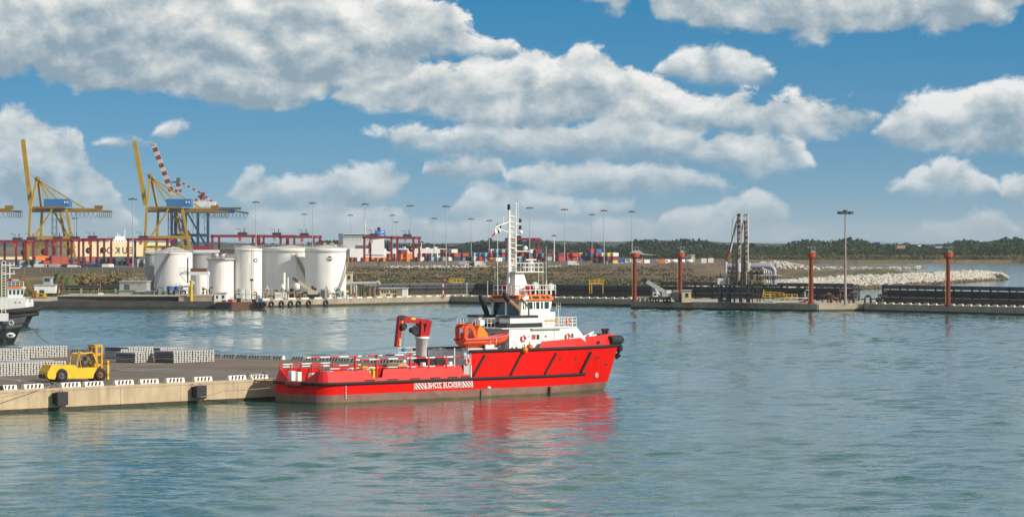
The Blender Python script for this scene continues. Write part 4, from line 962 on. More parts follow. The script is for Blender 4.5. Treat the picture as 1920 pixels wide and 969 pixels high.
for y in (.7, 1.4): a, c = f3(186, 708, 0), f3(186, 652, 0); MB().cyl((a.x, y, a.z), (c.x, y, c.z), .08, n=8).build('lift_ram', GREYD, fk)
for x, r_ in ((xR, .84), (xF, .80)):
    for y in (-.12, WD - .43):
        w = thing('wheel', None, None, (x, y, r_)); w.parent = fk; KIDS.setdefault(fk.name, []).append(w)
        b = MB(); b.lathe([(.42, 0), (r_ - .06, 0), (r_, .08), (r_, .47), (r_ - .06, .55), (.42, .55)], 22, axis='y'); b.build('tyre', TYRE, w)
        rim = mat('rusty_rim', (.20, .075, .03), .7) if (x == xF and y < 0) else (MATS['rusty_rim'] if x == xF else GREYD)
        b = MB(); b.lathe([(.43, .02), (.36, .1), (.16, .08), (.16, -.04), (0, -.04)], 16, axis='y'); b.build('rim', rim, w)
b = MB(); a = f3(88.5, 702, 0); b.b3(a.x - .35, a.x, .6, 1.4, .55, 1.0); b.build('tow_hitch', BLACKP, fk)
# ------------------------------------------------------------------ tugs behind the pier
TUGB = mat('tug_black_hull', (.014, .017, .02), .45, var=.3, vs=.8, streak=.25, sc=(.10, .09, .08))
def tug_hull(t, L, B, ztop, zmid, m, mtop):
    """bow at x = 0, stern at -L"""
    st = [(-L, .75), (-L * .9, .95), (-L * .5, 1), (-L * .25, .95), (-L * .14, .8), (-L * .07, .58), (-L * .025, .32), (0, .03)]
    def ring(z, k, rise): return [(x - (1 - k) * 2.6 * (1 + x / L) ** 3, B / 2 * w * (.86 + .14 * k), z + rise * max(0, 1 + x / (L * .5)) ** 2) for x, w in st]
    for a, c, nm, mm in ((0, zmid, 'hull', m), (zmid, ztop, 'bulwark', mtop)):
        b = MB()
        for s in (-1, 1):
            r0 = ring(a, a / ztop, .0 if a == 0 else .7); r1 = ring(c, c / ztop, .7 if a == 0 else 1.0)
            b.loft([[(x, s * y, z) for x, y, z in r0], [(x, s * y, z) for x, y, z in r1]])
        if a == 0: 
            r0 = [(x, y, -.6) for x, y, z in ring(0, 0, 0)]; b.loft([r0, ring(0, 0, 0)]); b.loft([[(x, -y, z) for x, y, z in r0], [(x, -y, z) for x, y, z in ring(0, 0, 0)]])
        b.build(nm, mm, t)
    top = ring(ztop - .9, 1, .8); b = MB(); b.add([(x, -y * .98, z) for x, y, z in top] + [(x, y * .98, z) for x, y, z in reversed(top)], [tuple(range(2 * len(top)))]); b.build('deck', DECK, t)
    return ring
TY = R(8)
bowp = W(73, 600, 745); t1 = thing('harbour_tug', 'tugboat with white wheelhouse and black rubber bow behind another tug', 'tugboat', (bowp.x, bowp.y, 0), TY)
rg = tug_hull(t1, 30, 10, 3.9, 2.2, TUGB, TUGB)
b = MB(); r1 = rg(3.3, .9, .9); P = [(x + .3, -y - .1, z) for x, y, z in r1 if x > -16]; b.tube(P + [(x, -y, z) for x, y, z in reversed(P)], .62, 10); b.build('bow_fender', BLACK, t1)
b = MB(); r1 = rg(2.2, .75, .8); P = [(x + .3, -y - .1, z) for x, y, z in r1 if x > -16]; b.tube(P + [(x, -y, z) for x, y, z in reversed(P)], .5, 10); b.build('lower_fender', BLACK, t1)
t3 = plane3(t1.location, TY)
a, c = t3(8, 578, -3), t3(47, 558, -3); MB().prism([(a.x - 4, 2.9), (c.x + .3, 2.9), (c.x, c.z), (a.x - 4, c.z)], -3.2, 3.2, 'y').build('deckhouse', WHITE, t1)
a, c = t3(14, 558, -2.4), t3(44, 539, -2.4); zz = c.z
wh1 = MB().prism([(a.x, a.z), (c.x - .2, a.z), (c.x + .3, zz - .3), (a.x, zz - .3)], -2.4, 2.4, 'y').build('wheelhouse', WHITE, t1)
MB().b3(a.x - .2, c.x + .5, -2.6, 2.6, zz - .3, zz + .15).build('roof', WHITE, t1); MB().b3(a.x - .1, c.x - .4, -2.64, 2.64, zz - .15, zz + .25).build('orange_roof_band', ORANGE, t1)
for k in range(4):
    x0 = a.x + .4 + k * (c.x - a.x) / 4; MB().b3(x0, x0 + (c.x - a.x) / 4 - .45, -2.44, -2.38, a.z + .75, zz - .55).build('window', GLASS, wh1)
for px in (29, 37): q = t3(px, 567, -3.2); MB().cyl((q.x, -3.24, q.z), (q.x, -3.18, q.z), .18, n=8).build('porthole', BLACKP, t1)
b = MB(); rail(b, [(a.x, -2.4, zz + .15), (c.x, -2.4, zz + .15), (c.x, 2.4, zz + .15)], 1.2, .05, .9, 2); b.build('roof_rail', WHITE, t1, kind='stuff')
q = t3(55, 568, 0); b = MB(); b.cyl((q.x - .5, -1, 2.8), (q.x - .5, -1, q.z + .9), .35); b.cyl((q.x + .5, -1, 2.8), (q.x + .5, -1, q.z + .9), .35); b.b3(q.x - 1, q.x + 1, -1.3, -.7, 3, q.z + .3); b.build('towing_bitt', WHITE, t1)
q = t3(20, 528, 0); b = MB(); b.b3(q.x - .5, q.x + .5, -.5, .5, zz + .1, q.z); b.build('monitor_base', BLUE, t1); MB().ball((q.x, 0, q.z + .4), .5, 8, 6).build('fire_monitor', FIRE, t1)
q = t3(18, 500, 0); b = MB(); b.cyl((q.x, 0, zz), (q.x, 0, q.z + 1), .15); b.b3(q.x, q.x + 2.4, -.15, .15, q.z - .4, q.z - .15); b.b3(q.x, q.x + 2.2, -.15, .15, q.z - 3.2, q.z - 3.0); b.build('mast', WHITE, t1)
bowp = W(51, 610, 625); t2 = thing('bow_tug', 'black hulled tug with white oval emblem on its bow at left edge', 'tugboat', (bowp.x, bowp.y, 0), TY)
GREYH = mat('tug_grey_bulwark', (.09, .095, .10), .5, var=.3, vs=.7, streak=.35, sc=(.08, .05, .04))
rg = tug_hull(t2, 28, 9, 4.3, 2.6, TUGB, GREYH); t3 = plane3(t2.location, TY)
a, c = t3(-30, 602, -4.3), t3(16, 587, -4.3); MB().b3(a.x, c.x, -4.6, -4.3, a.z, c.z).build('white_bulwark', WHITE, t2)
q = t3(20, 628, -3.6); b = MB(); b.ball((q.x, -4.15, q.z), .8, 14, 8, (1.15, .25, .65)); em = b.build('emblem', WHITE, t2); MB().prism([(q.x - .45, q.z + .15), (q.x + .4, q.z + .12), (q.x - .05, q.z - .28)], -4.38, -4.34, 'y').build('emblem_mark', BLACKP, em)
q = t3(21, 605, -3.4); MB().torus((q.x, -4.25, q.z), .42, .15, 'y', 14, 6).build('hawse_ring', GREYL, t2)
x0, x1 = t3(3, 540, -2).x, t3(10.5, 540, -2).x; b = MB(); zt_ = t3(6, 493, -2).z
for x in (x0, x1):
    for y in (-2, -1.3): b.cyl((x, y, 3.5), (x, y, zt_), .08, n=6)
for k in range(22):
    z = 3.8 + k * (zt_ - 4) / 22; b.cyl((x0, -2, z), (x1, -2, z), .05, n=4)
b.torus(((x0 + x1) / 2, -2, zt_), (x1 - x0) / 2, .08, 'y', 12, 5); b.build('ladder_mast', WHITE, t2, kind='stuff')
b = MB()
for py in (497, 513): q = t3(14, py, -2); b.b3(x0, t3(28, py, -2).x, -2.1, -1.9, q.z - .1, q.z + .08); b.cyl((t3(26, py, -2).x, -2, q.z - .1), (t3(26, py, -2).x, -2, q.z + .6), .1)
b.build('mast_arm', WHITE, t2)
rope([W(52, 606, 624), W(62, 617, 600), W(92, 643, 552)], .06, 'thin brown rope from the black tug bow to the ingot stacks', mat('brown_rope', (.22, .12, .08), .9), .3)

# ------------------------------------------------------------------ land, shores, rocks
LZ = 2.4
def ground_mat():
    m = bpy.data.materials.new('field_soil_grass'); m.use_nodes = True; nt = m.node_tree; b = nt.nodes['Principled BSDF']
    P = nt.nodes.new('ShaderNodeNewGeometry').outputs['Position']
    def nz(sc, det=5.0, r=.6):
        n = N(nt, 'ShaderNodeTexNoise', i_Scale=1.0, i_Detail=det, i_Roughness=r); LK(nt, VM(nt, 'MULTIPLY', P, sc), n.inputs['Vector']); return n.outputs[0]
    base = MIXC(nt, MR(nt, nz((.02, .006, 0)), .35, .65, 0, 1), (.115, .082, .050), (.235, .168, .095))      # dug earth, dry grass
    base = MIXC(nt, MR(nt, nz((.05, .012, 0)), .54, .66, 0, .8), base, (.045, .036, .028))
    base = MIXC(nt, MR(nt, nz((.11, .02, 0)), .62, .72, 0, .7), base, (.27, .21, .14))
    sp = nt.nodes.new('ShaderNodeSeparateXYZ'); LK(nt, P, sp.inputs[0])
    d = MA(nt, 'ADD', sp.outputs[1], MA(nt, 'MULTIPLY', MA(nt, 'SUBTRACT', nz((.03, .01, 0)), .5), 500))
    grass = MIXC(nt, nz((.06, .03, 0)), (.045, .075, .018), (.14, .13, .035))
    near = MA(nt, 'MAXIMUM', MR(nt, d, 1330, 1420, 1, 0), MR(nt, nz((.012, .004, 0)), .53, .62, 0, .75))                                                                        # meadow strip nearest the quay
    left = MA(nt, 'MULTIPLY', MR(nt, MA(nt, 'ADD', sp.outputs[0], MA(nt, 'MULTIPLY', nz((.02, .02, 0)), 60)), -30, -110, 0, 1), MR(nt, d, 1550, 1350, 0, 1))
    base = MIXC(nt, MA(nt, 'MAXIMUM', MA(nt, 'MULTIPLY', near, .8), MA(nt, 'MULTIPLY', left, .8)), base, grass)
    LK(nt, base, b.inputs['Base Color']); b.inputs['Roughness'].default_value = .95; b.inputs['Specular IOR Level'].default_value = .1
    return m
GROUND = ground_mat()
lp = [(-1500, 1010), (-62, 1010), (-10, 1060), (45, 1000), (96, 1262), (114, 1268), (136, 1306), (162, 1385), (200, 1486), (232, 1572), (252, 1690), (238, 1720), (165, 1880), (190, 2330), (185, 2600), (420, 2690), (3500, 2760), (3500, 9000), (-4500, 9000), (-4500, 1010)]
land = MB().prism(lp, -2, LZ, 'z').build('land', GROUND, kind='structure')
# low heaps and dug ridges on the field
HEAP = mat('dug_earth', (.10, .072, .046), .95, var=.4, vs=.15, patch=(.17, .125, .075), pf=.55, ps=.1)
def heap(px0, px1, ytop, Y, dep, lab, m=HEAP, name='earth_heap'):
    x0, x1 = XZ(px0, Y), XZ(px1, Y); zt = HC - (ytop - HZ) / F * Y; n = 26; rings = []
    for j in range(7):
        v_ = j / 6; ring = []
        for i in range(n + 1):
            u_ = i / n; e = math.sin(math.pi * u_) ** .6 * math.sin(math.pi * v_); h = (zt - LZ) * e * (.72 + .5 * random.random()) if 0 < i < n and 0 < j < 6 else -.1
            ring.append((x0 + (x1 - x0) * u_, Y - dep / 2 + dep * v_, LZ + h))
        rings.append(ring)
    o = MB().loft(rings).build(name, m); tag(o, lab, 'earth heap'); return o
heap(965, 1030, 487, 1900, 40, 'grey brown earth heap behind the vessel mast', mat('grey_heap', (.085, .08, .06), .95, var=.3, vs=.2))
heap(1090, 1160, 494.5, 1950, 30, 'low dark earth heap near the container yard fence')
heap(1210, 1330, 494, 1900, 34, 'long low earth heap behind the second red beacon')
heap(1010, 1100, 515, 1450, 26, 'low dug ridge in the brown field behind the vessel')
heap(1110, 1250, 514, 1420, 26, 'low dug ridge in the field between two red beacons')
heap(1330, 1420, 505, 1700, 26, 'pale earth ridge behind the loading arms', mat('pale_earth', (.2, .145, .08), .95, var=.3, vs=.2))
REED = mat('dry_reeds', (.24, .18, .075), .9, var=.5, vs=.25, patch=(.05, .07, .02), pf=.52, ps=.2)
heap(80, 150, 514, 1150, 20, 'low green bank behind the white hut', mat('green_bank', (.07, .095, .025), .95, var=.4, vs=.2), 'grass_bank')
heap(1600, 1700, 504, 1640, 30, 'scrubby knoll on the rock spit', mat('scrub', (.075, .085, .03), .95, var=.5, vs=.15, patch=(.16, .12, .06), pf=.5, ps=.1), 'grass_knoll')
heap(1800, 1850, 504.5, 1660, 20, 'low scrub knoll near the tip of the rock spit', MATS['scrub'], 'grass_knoll')
heap(1480, 1740, 507, 1560, 60, 'long grassy crest of the rock spit', MATS['scrub'], 'grass_crest')
# rocks
ROCK = mat('pale_limestone', (.47, .44, .38), .9, var=.35, vs=.5, patch=(.30, .26, .20), pf=.57, ps=.5)
ROCKD = mat('wet_brown_rock', (.13, .095, .06), .8, var=.4, vs=.4)
ico = []
ph = (1 + 5 ** .5) / 2
ICV = [Vector(v).normalized() for v in ((-1, ph, 0), (1, ph, 0), (-1, -ph, 0), (1, -ph, 0), (0, -1, ph), (0, 1, ph), (0, -1, -ph), (0, 1, -ph), (ph, 0, -1), (ph, 0, 1), (-ph, 0, -1), (-ph, 0, 1))]
ICF = ((0, 11, 5), (0, 5, 1), (0, 1, 7), (0, 7, 10), (0, 10, 11), (1, 5, 9), (5, 11, 4), (11, 10, 2), (10, 7, 6), (7, 1, 8), (3, 9, 4), (3, 4, 2), (3, 2, 6), (3, 6, 8), (3, 8, 9), (4, 9, 5), (2, 4, 11), (6, 2, 10), (8, 6, 7), (9, 8, 1))
def rock(mb, p, r):
    q = Matrix.Rotation(random.uniform(0, 6.28), 3, 'Z'); sx, sy, sz_ = [random.uniform(.65, 1.25) for _ in range(3)]
    mb.add([Vector(p) + q @ Vector((v.x * sx, v.y * sy, v.z * sz_ * .8)) * r * random.uniform(.75, 1.15) for v in ICV], ICF)
def band(bot, top, n, r0, r1, lab, wet=.22, zt=3.3, zb=0):
    zts = zt if isinstance(zt, (list, tuple)) else [zt] * len(top); B_ = [G(px, py, zb) for px, py in bot]; T_ = [G(px, py, z) for (px, py), z in zip(top, zts)]
    u = MB().loft([[tuple(p + Vector((0, 0, -.9))) for p in B_], [tuple(p + Vector((0, 0, -.7))) for p in T_]]); u.build('rubble_core', ROCKD, kind='structure')
    a, w = MB(), MB()
    for _ in range(n):
        t = random.random() * (len(B_) - 1); i = min(int(t), len(B_) - 2); f = t - i; v_ = random.random()
        p = B_[i].lerp(B_[i + 1], f).lerp(T_[i].lerp(T_[i + 1], f), v_); p.z += random.uniform(-.2, .35)
        rock(w if v_ < wet else a, p, random.uniform(r0, r1))
    tag(a.build('breakwater_rocks', ROCK), lab, 'rocks', kind='stuff')
    if w.v: tag(w.build('tidal_rocks', ROCKD), 'wet brown rocks at the foot of ' + lab.split(' along ')[0][:30], 'rocks', kind='stuff')
band([(1440, 548), (1480, 547.5), (1560, 545), (1650, 541.5), (1750, 534), (1830, 528), (1893, 523.5)], [(1430, 529), (1480, 526), (1560, 520), (1650, 516), (1750, 511.5), (1830, 508), (1880, 514)], 4600, .5, 1.2, 'white boulders along the seaward slope of the spit', .2, (3.4, 4.0, 4.7, 4.8, 4.8, 4.8, 3.0))
band([(1290, 538), (1360, 537), (1445, 536)], [(1290, 534.5), (1360, 533.5), (1445, 531)], 260, .5, 1.0, 'white boulders along the field edge behind the arms', 0, 2.9, 2.4)
band([(720, 503), (860, 502.5), (1000, 501), (1085, 499.5)], [(730, 498.5), (860, 497.5), (1000, 496), (1075, 496)], 700, .6, 1.2, 'pale rubble line along the brown field', 0, 2.9, 2.4)
band([(1395, 505), (1470, 504), (1560, 508)], [(1395, 498), (1450, 491), (1470, 492)], 220, .8, 1.8, 'pale rubble along the inner shore', 0, 3.5, 2.4)
# low islet beyond the channel and the far beach
isl = [G(px, py, 0) for px, py in ((1478, 511), (1560, 511.5), (1640, 508.5), (1700, 506.5), (1738, 504), (1700, 500), (1600, 499.5), (1480, 501))]
MB().prism([(p.x, p.y) for p in isl], -1, .8, 'z').build('islet', mat('islet_stones', (.15, .12, .085), .9, var=.5, vs=.08, patch=(.42, .39, .34), pf=.57, ps=.12), kind='structure')
a = MB()
for _ in range(150):
    px = random.uniform(1490, 1735); p = G(px, random.uniform(501, 504.5), .8); rock(a, p, random.uniform(.6, 1.5))
tag(a.build('islet_rocks', ROCK), 'scattered pale rocks on the low islet', 'rocks', kind='stuff')
MB().prism([(450, 2668), (3500, 2735), (3500, 2775), (420, 2700)], -1, 2.55, 'z').build('beach', mat('beach_sand', (.30, .225, .14), .95, var=.2, vs=.05), kind='structure')
REEDF = mat('reed_belt', (.12, .115, .04), .95, var=.4, vs=.05, patch=(.06, .085, .022), pf=.5, ps=.03)
# ------------------------------------------------------------------ woods
LEAF = [mat('pine_crowns', (.040, .066, .038), .9, var=.45, vs=.12, spec=.1), mat('broadleaf_crowns', (.058, .080, .026), .9, var=.4, vs=.12, spec=.1), mat('far_blue_wood', (.035, .055, .032), .95, var=.3, vs=.05, spec=.1)]
def crown(mb, c, r, h, n=26):
    """a crown as many small leaf clumps: short tilted faces scattered through an ellipsoid"""
    for _ in range(n):
        d = Vector((random.gauss(0, 1), random.gauss(0, 1), random.gauss(0, 1))).normalized() * (random.random() ** .33)
        p = c + Vector((d.x * r, d.y * r, d.z * h)); s = r * random.uniform(.22, .42)
        a = Vector((random.gauss(0, 1), random.gauss(0, 1), random.gauss(0, .7))).normalized(); b_ = a.cross(Vector((random.gauss(0, 1), random.gauss(0, 1), random.gauss(0, 1)))).normalized(); n_ = a.cross(b_)
        mb.add([p + a * s, p + b_ * s * .8 + n_ * s * .3, p - a * s, p - b_ * s * .8 + n_ * s * .3, p - n_ * s * .45], [(0, 1, 4), (1, 2, 4), (2, 3, 4), (3, 0, 4)])
def wood(name, lab, px0, px1, Y0, Y1, n, h0, h1, m, umbrella=False, ztop=None):
    mb = MB()
    for _ in range(n):
        Y = random.uniform(Y0, Y1); px = random.uniform(px0, px1); x = XZ(px, Y); h = random.uniform(h0, h1); bump = 1 + .18 * math.sin(px * .021) + .10 * math.sin(px * .063 + 1.3)
        h *= bump; r = h * random.uniform(.22, .36)
        mb.cyl((x, Y, LZ), (x, Y, LZ + h * .7), .3, .15, n=4, cap=False)
        crown(mb, Vector((x, Y, LZ + h * (.72 if umbrella else .58))), r * (1.3 if umbrella else 1), h * (.28 if umbrella else .42), 22); crown(mb, Vector((x + random.uniform(-4, 4), Y - 2, LZ + h * .28)), r * 1.2, h * .28, 9)
    o = mb.build(name, m); tag(o, lab, 'trees', kind='stuff'); return o
wood('pine_wood', 'long dark green pine wood on the far shore', 1090, 2000, 2950, 3300, 680, 10.5, 15.5, LEAF[0], True)
wood('broadleaf_wood', 'lighter green trees in front of the pine wood at right', 1440, 2000, 2820, 2950, 330, 7, 13.5, LEAF[1])
wood('yard_wood', 'dark wood behind the container yard', 470, 1150, 3100, 3500, 520, 11, 15, LEAF[0], True)
wood('scrub_wood', 'pale green scrub below the pine wood', 1190, 1480, 2800, 2900, 150, 7, 11, LEAF[1])
mb = MB()
for _ in range(900):
    px = random.uniform(1385, 2000); Y = random.uniform(2715, 2800); crown(mb, Vector((XZ(px, Y), Y, LZ + 1.6)), 3.2, 2.2, 7)
tag(mb.build('reed_belt', REEDF), 'green and brown reed belt along the far beach', 'reeds', kind='stuff')
for k, (a_, c_, yt, lab) in enumerate(((126, 196, 509, 'dry tan reed bank left of the tanks'), (188, 264, 507, 'dry tan reed bank beside the dark silo'))):
    mb = MB()
    for _ in range(260):
        px = random.uniform(a_, c_); Y = random.uniform(1150, 1190); h = (HC - (yt - HZ) / F * Y - LZ) * random.uniform(.5, 1) * math.sin(math.pi * (px - a_ + 6) / (c_ - a_ + 12)) ** .5
        crown(mb, Vector((XZ(px, Y), Y, LZ + h * .5)), 1.7, h * .55, 6)
    tag(mb.build('reed_bank', REED), lab, 'reeds', kind='stuff')
# distant rise with its own wooded skyline
mb = MB(); ring0, ring1, ring2 = [], [], []
for i in range(160):
    px = -200 + i * 15; z = 12 + 3 * math.sin(px * .006 + 1) + 1.5 * math.sin(px * .021) + random.uniform(-1, 1)
    ring0.append((XZ(px, 6800), 6800, 0)); ring1.append((XZ(px, 7000), 7000, z)); ring2.append((XZ(px, 7600), 7600, z * .6))
mb.loft([ring0, ring1, ring2]); mb.build('hills', LEAF[2], kind='structure')

SCR = [mat('dark_scrub', (.045, .05, .022), .95, var=.4, vs=.2), mat('dry_scrub', (.20, .15, .07), .95, var=.4, vs=.2), mat('fresh_grass', (.085, .115, .028), .95, var=.35, vs=.2)]
for m, lab, n, rows, h0, h1 in ((SCR[0], 'dark low scrub in streaks across the brown field', 2400, (1290, 1420, 1560, 1800, 1930), .2, .6), (SCR[1], 'dry tan tussocks across the brown field', 2200, (1240, 1350, 1480, 1700, 1880), .15, .5), (SCR[2], 'fresh green grass tufts behind the pipe racks', 2200, (1120, 1170, 1230, 1300), .15, .45)):
    mb = MB()
    for _ in range(n):
        Y = random.choice(rows) + random.gauss(0, 45); px = random.uniform(655, 1470) if m != SCR[2] else random.uniform(690, 1440); px += 30 * math.sin(Y * .05)
        if m == SCR[2] and math.sin(px * .013) < -.5: continue
        if px > 1300 and Y > 1500: continue
        crown(mb, Vector((XZ(px, Y), Y, LZ + .2)), random.uniform(.8, 1.9), random.uniform(h0, h1), 4)
    tag(mb.build('field_scrub', m), lab, 'scrub', kind='stuff')
mb = MB()
for _ in range(500):
    px = random.uniform(60, 265); Y = random.uniform(1015, 1140); crown(mb, Vector((XZ(px, Y), Y, LZ + .15)), random.uniform(.8, 2), random.uniform(.25, .7), 5)
tag(mb.build('field_scrub', SCR[2]), 'rough green grass behind the white hut at left', 'grass', kind='stuff')

# ------------------------------------------------------------------ far quay and oil jetty
QC = mat('grey_quay_concrete', (.33, .285, .215), .9, var=.25, vs=.25, streak=.5, sc=(.13, .10, .07), ssc=(.5, .5, .15), bump=.4, bs=1.5)
QD = mat('dark_concrete', (.075, .072, .068), .9, var=.35, vs=.3, streak=.4, sc=(.03, .03, .03), ssc=(.4, .4, .2))  # much darker concrete, for the left quay wall and dock slab
QT = mat('pale_quay_top', (.40, .36, .29), .9, var=.25, vs=.2)
DST = mat('dark_pipe_steel', (.030, .029, .031), .6, var=.4, vs=.4, streak=.3, sc=(.07, .04, .025), ssc=(.3, .3, .3))
BST = mat('blue_grey_pipe', (.055, .07, .095), .5, var=.25, vs=.3)
SIL = mat('silver_cladding', (.45, .45, .46), .4, metal=.3, var=.15, vs=.4)
RUST = mat('rusty_steel', (.17, .075, .04), .8, var=.4, vs=.5)
GALV = mat('galvanised_mast', (.40, .42, .42), .5, metal=.2, var=.12, vs=.3)
def xy(v): return (v[0], v[1])
front = [(-400, 932), (-87, 932), (-19.6, 1014), (36.3, 968.5), (35.1, 935.4), (85.6, 895.2), (99.5, 904.4), (100.9, 897.8), (215, 745)]
back = [(232, 760), (122, 930), (70, 1000), (48, 1035), (-8, 1085), (-60, 1040), (-400, 1040)]
qz = 2.15
quay = MB().prism(front + back, -3, qz, 'z').build('far_quay', QT, kind='structure')
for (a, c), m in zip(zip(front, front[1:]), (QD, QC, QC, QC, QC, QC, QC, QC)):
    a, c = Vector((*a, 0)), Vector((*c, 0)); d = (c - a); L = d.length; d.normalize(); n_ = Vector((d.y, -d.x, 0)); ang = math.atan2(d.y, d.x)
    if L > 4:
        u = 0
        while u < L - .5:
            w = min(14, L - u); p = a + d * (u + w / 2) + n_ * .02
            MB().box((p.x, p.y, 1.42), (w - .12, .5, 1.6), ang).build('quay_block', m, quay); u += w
    p = a + d * (L / 2) + n_ * .06; MB().box((p.x, p.y, -.1), (L, .6, 1.3), ang).build('weed_band', WEEDW, quay)
# raised slab on the left dock
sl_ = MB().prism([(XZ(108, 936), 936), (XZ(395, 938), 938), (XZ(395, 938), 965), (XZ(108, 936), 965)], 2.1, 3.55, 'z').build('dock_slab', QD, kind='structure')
MB().prism([(XZ(108, 935), 935.6), (XZ(396, 935), 935.6), (XZ(396, 935), 965.5), (XZ(108, 935), 965.5)], 3.55, 3.85, 'z').build('slab_edge', QT, sl_)
MB().box((XZ(366, 935), 935.4, 2.8), ((395 - 333) / F * 935, .7, 1.3)).build('sun_toned_slab_face', QC, sl_)  # sunlight put into the colour: paler concrete over the slab's right end
def rect(mb, px0, px1, py0, py1, Y, dep):
    a, c = W(px0, py1, Y), W(px1, py0, Y); return mb.b3(a.x, c.x, Y, Y + dep, a.z, c.z)
def R1(name, m, parent, *a, **kw): return rect(MB(), *a).build(name, m, parent, **kw)
def local(parent_loc): return -Vector(parent_loc)
def T(name, lab, cat, px, Y, z=LZ, group=None): return thing(name, lab, cat, (XZ(px, Y), Y, z), 0, group)
def RL(t, name, m, *a):     # a box given by photo rectangle, as a part of t
    mb = MB(); rect(mb, *a); o = t.location; mb.v = [(x - o.x, y - o.y, z - o.z) for x, y, z in mb.v]; return mb.build(name, m, t)
def relmb(mb, t): o = t.location; mb.v = [(x - o.x, y - o.y, z - o.z) for x, y, z in mb.v]; return mb
# ------------------------------------------------------------------ storage tanks
TW = mat('tank_white', (.80, .79, .76), .55, var=.06, vs=.15, streak=.4, sc=(.40, .27, .16), ssc=(.55, .55, .04))
TG = mat('tank_grey', (.30, .30, .31), .6, var=.1, vs=.2, streak=.3, sc=(.16, .12, .09), ssc=(.35, .35, .05))
TR = mat('tank_roof_rust', (.56, .52, .45), .7, var=.2, vs=.3, patch=(.36, .19, .09), pf=.6, ps=.3)
STAIR = mat('stair_ochre', (.30, .22, .10), .8, var=.3, vs=.6)
BLK = BLACKP
def tank(lab, px0, px1, ytop, Yf, m=TW, rim=1.3, cone=.9, name='storage_tank', courses=6):
    r = (px1 - px0) / 2 / F * Yf * 1.004; pc = (px0 + px1) / 2; Yc = Yf + r; zt = HC - (ytop - HZ) / F * Yf - LZ
    t = thing(name, lab, 'tank', (XZ(pc, Yc), Yc, LZ), 0, 'white storage tanks')
    b = MB(); b.lathe([(r, -.2), (r, zt - rim)], 48); b.build('shell', m, t)
    for k in range(1, courses): b = MB(); z = k * (zt - rim) / courses; b.lathe([(r + .004, z - .03), (r + .02, z), (r + .004, z + .03)], 48); b.build('weld_seam', m, t)
    b = MB(); b.lathe([(r + .0, zt - rim), (r + .12, zt - rim), (r + .12, zt - .1), (r + .04, zt)], 48); b.build('rim_band', m, t)
    b = MB(); b.lathe([(r + .04, zt), (r * .5, zt + cone * .6), (0, zt + cone)], 48); b.build('roof', TR, t)
    b = MB(); pts = [((r - .1) * math.cos(a), (r - .1) * math.sin(a), zt) for a in [2 * math.pi * k / 30 for k in range(31)]]; rail(b, pts, 1.0, .04, 9, 2, 4); b.build('roof_rail', GREYL, t, kind='stuff')
    return t, r, zt
def spiral(t, r, z0, z1, a0, a1, m=STAIR):
    n = 34; b = MB(); o_, i_ = [], []
    for k in range(n + 1):
        a = a0 + (a1 - a0) * k / n; z = z0 + (z1 - z0) * k / n
        b.box(((r + .45) * math.cos(a), (r + .45) * math.sin(a), z), (.9, .34, .08), a)
        o_.append(((r + .9) * math.cos(a), (r + .9) * math.sin(a), z + 1.0)); i_.append(((r + .9) * math.cos(a), (r + .9) * math.sin(a), z + .05))
    b.tube(o_, .07, 4); b.tube(i_, .13, 4)
    for k in range(0, n + 1, 2): b.cyl(i_[k], o_[k], .035, n=4, cap=False)
    b.build('spiral_stair', m, t, kind='stuff')
def on_shell(r, ang, z): return Vector((r * math.cos(ang), r * math.sin(ang), z))
D_ = math.pi / 180
t6, r6, z6 = tank('white tank with round black emblem, rightmost of the tank row', 572, 649, 465.5, 985)
spiral(t6, r6, 2.2, z6 - 3.2, -50 * D_, -8 * D_)
ang = -75.5 * D_; q = on_shell(r6 + .05, ang, HC - (485 - HZ) / F * 985 - LZ)
em = MB().cyl((0, 0, 0), (0, -.06, 0), .82, n=24).build('round_emblem', BLK, t6, q, ang + math.pi / 2)
place('emblem_lettering', text_mesh('SBG', .8, 'lettering', WHITE, True, .01, .02), em, (0, -.08, 0))
b = MB(); b.torus((0, 0, 0), .78, .05, 'y', 20, 4); b.build('emblem_ring', WHITE, em, (0, -.06, 0))
t5, r5, z5 = tank('wide white tank with a zigzag stair behind pumps', 490, 598, 465.5, 998)
spiral(t5, r5, z5 - 2.0, 5.2, -76 * D_, -52 * D_)
t4, r4, z4 = tank('tall slim white tank with rust runs at its top', 438.5, 491, 466.5, 968, rim=.7, cone=1.1)
b = MB(); a_ = -70 * D_
for k in range(2): p = on_shell(r4 + .15, a_ + k * .12, 0); b.cyl(p, (p.x, p.y, z4), .05, n=4)
b.build('ladder', STAIR, t4, kind='stuff')
q = on_shell(r4 + .04, -52 * D_, HC - (488 - HZ) / F * 970 - LZ); b = MB(); b.torus((0, 0, 0), .55, .12, 'y', 18, 5); b.build('ring_emblem', BLK, t4, q, -52 * D_ + math.pi / 2)
t3_, r3, z3 = tank('short white tank left of the tall slim one', 389, 438, 485, 965, rim=.6, cone=.5)
b = MB(); rail(b, [on_shell(r3 + .5, a * D_, z3 - .3) for a in range(-170, 0, 17)], 1.2, .05, 2, 2, 4); b.build('gallery_rail', GREYL, t3_, kind='stuff')
b = MB(); b.lathe([(r3, z3 - .35), (r3 + .8, z3 - .35), (r3 + .8, z3 - .1), (r3, z3 - .1)], 32); b.build('gallery', GREYL, t3_)
b = MB(); b.beam((-1, 0, z3 + .3), (3.2, 0, z3 + 2.2), .25); b.ball((-1.2, 0, z3 + .9), .7, 8, 6); b.ball((.8, -.5, z3 + .8), .6, 8, 6); b.build('roof_valve', WHITE, t3_)
t1_, r1_, z1_ = tank('white cone roofed tank with dark diagonal stair at left', 289, 361, 474, 985, rim=.5, cone=2.0)
spiral(t1_, r1_, 1.5, z1_ - .3, -165 * D_, -92 * D_, GREYD)
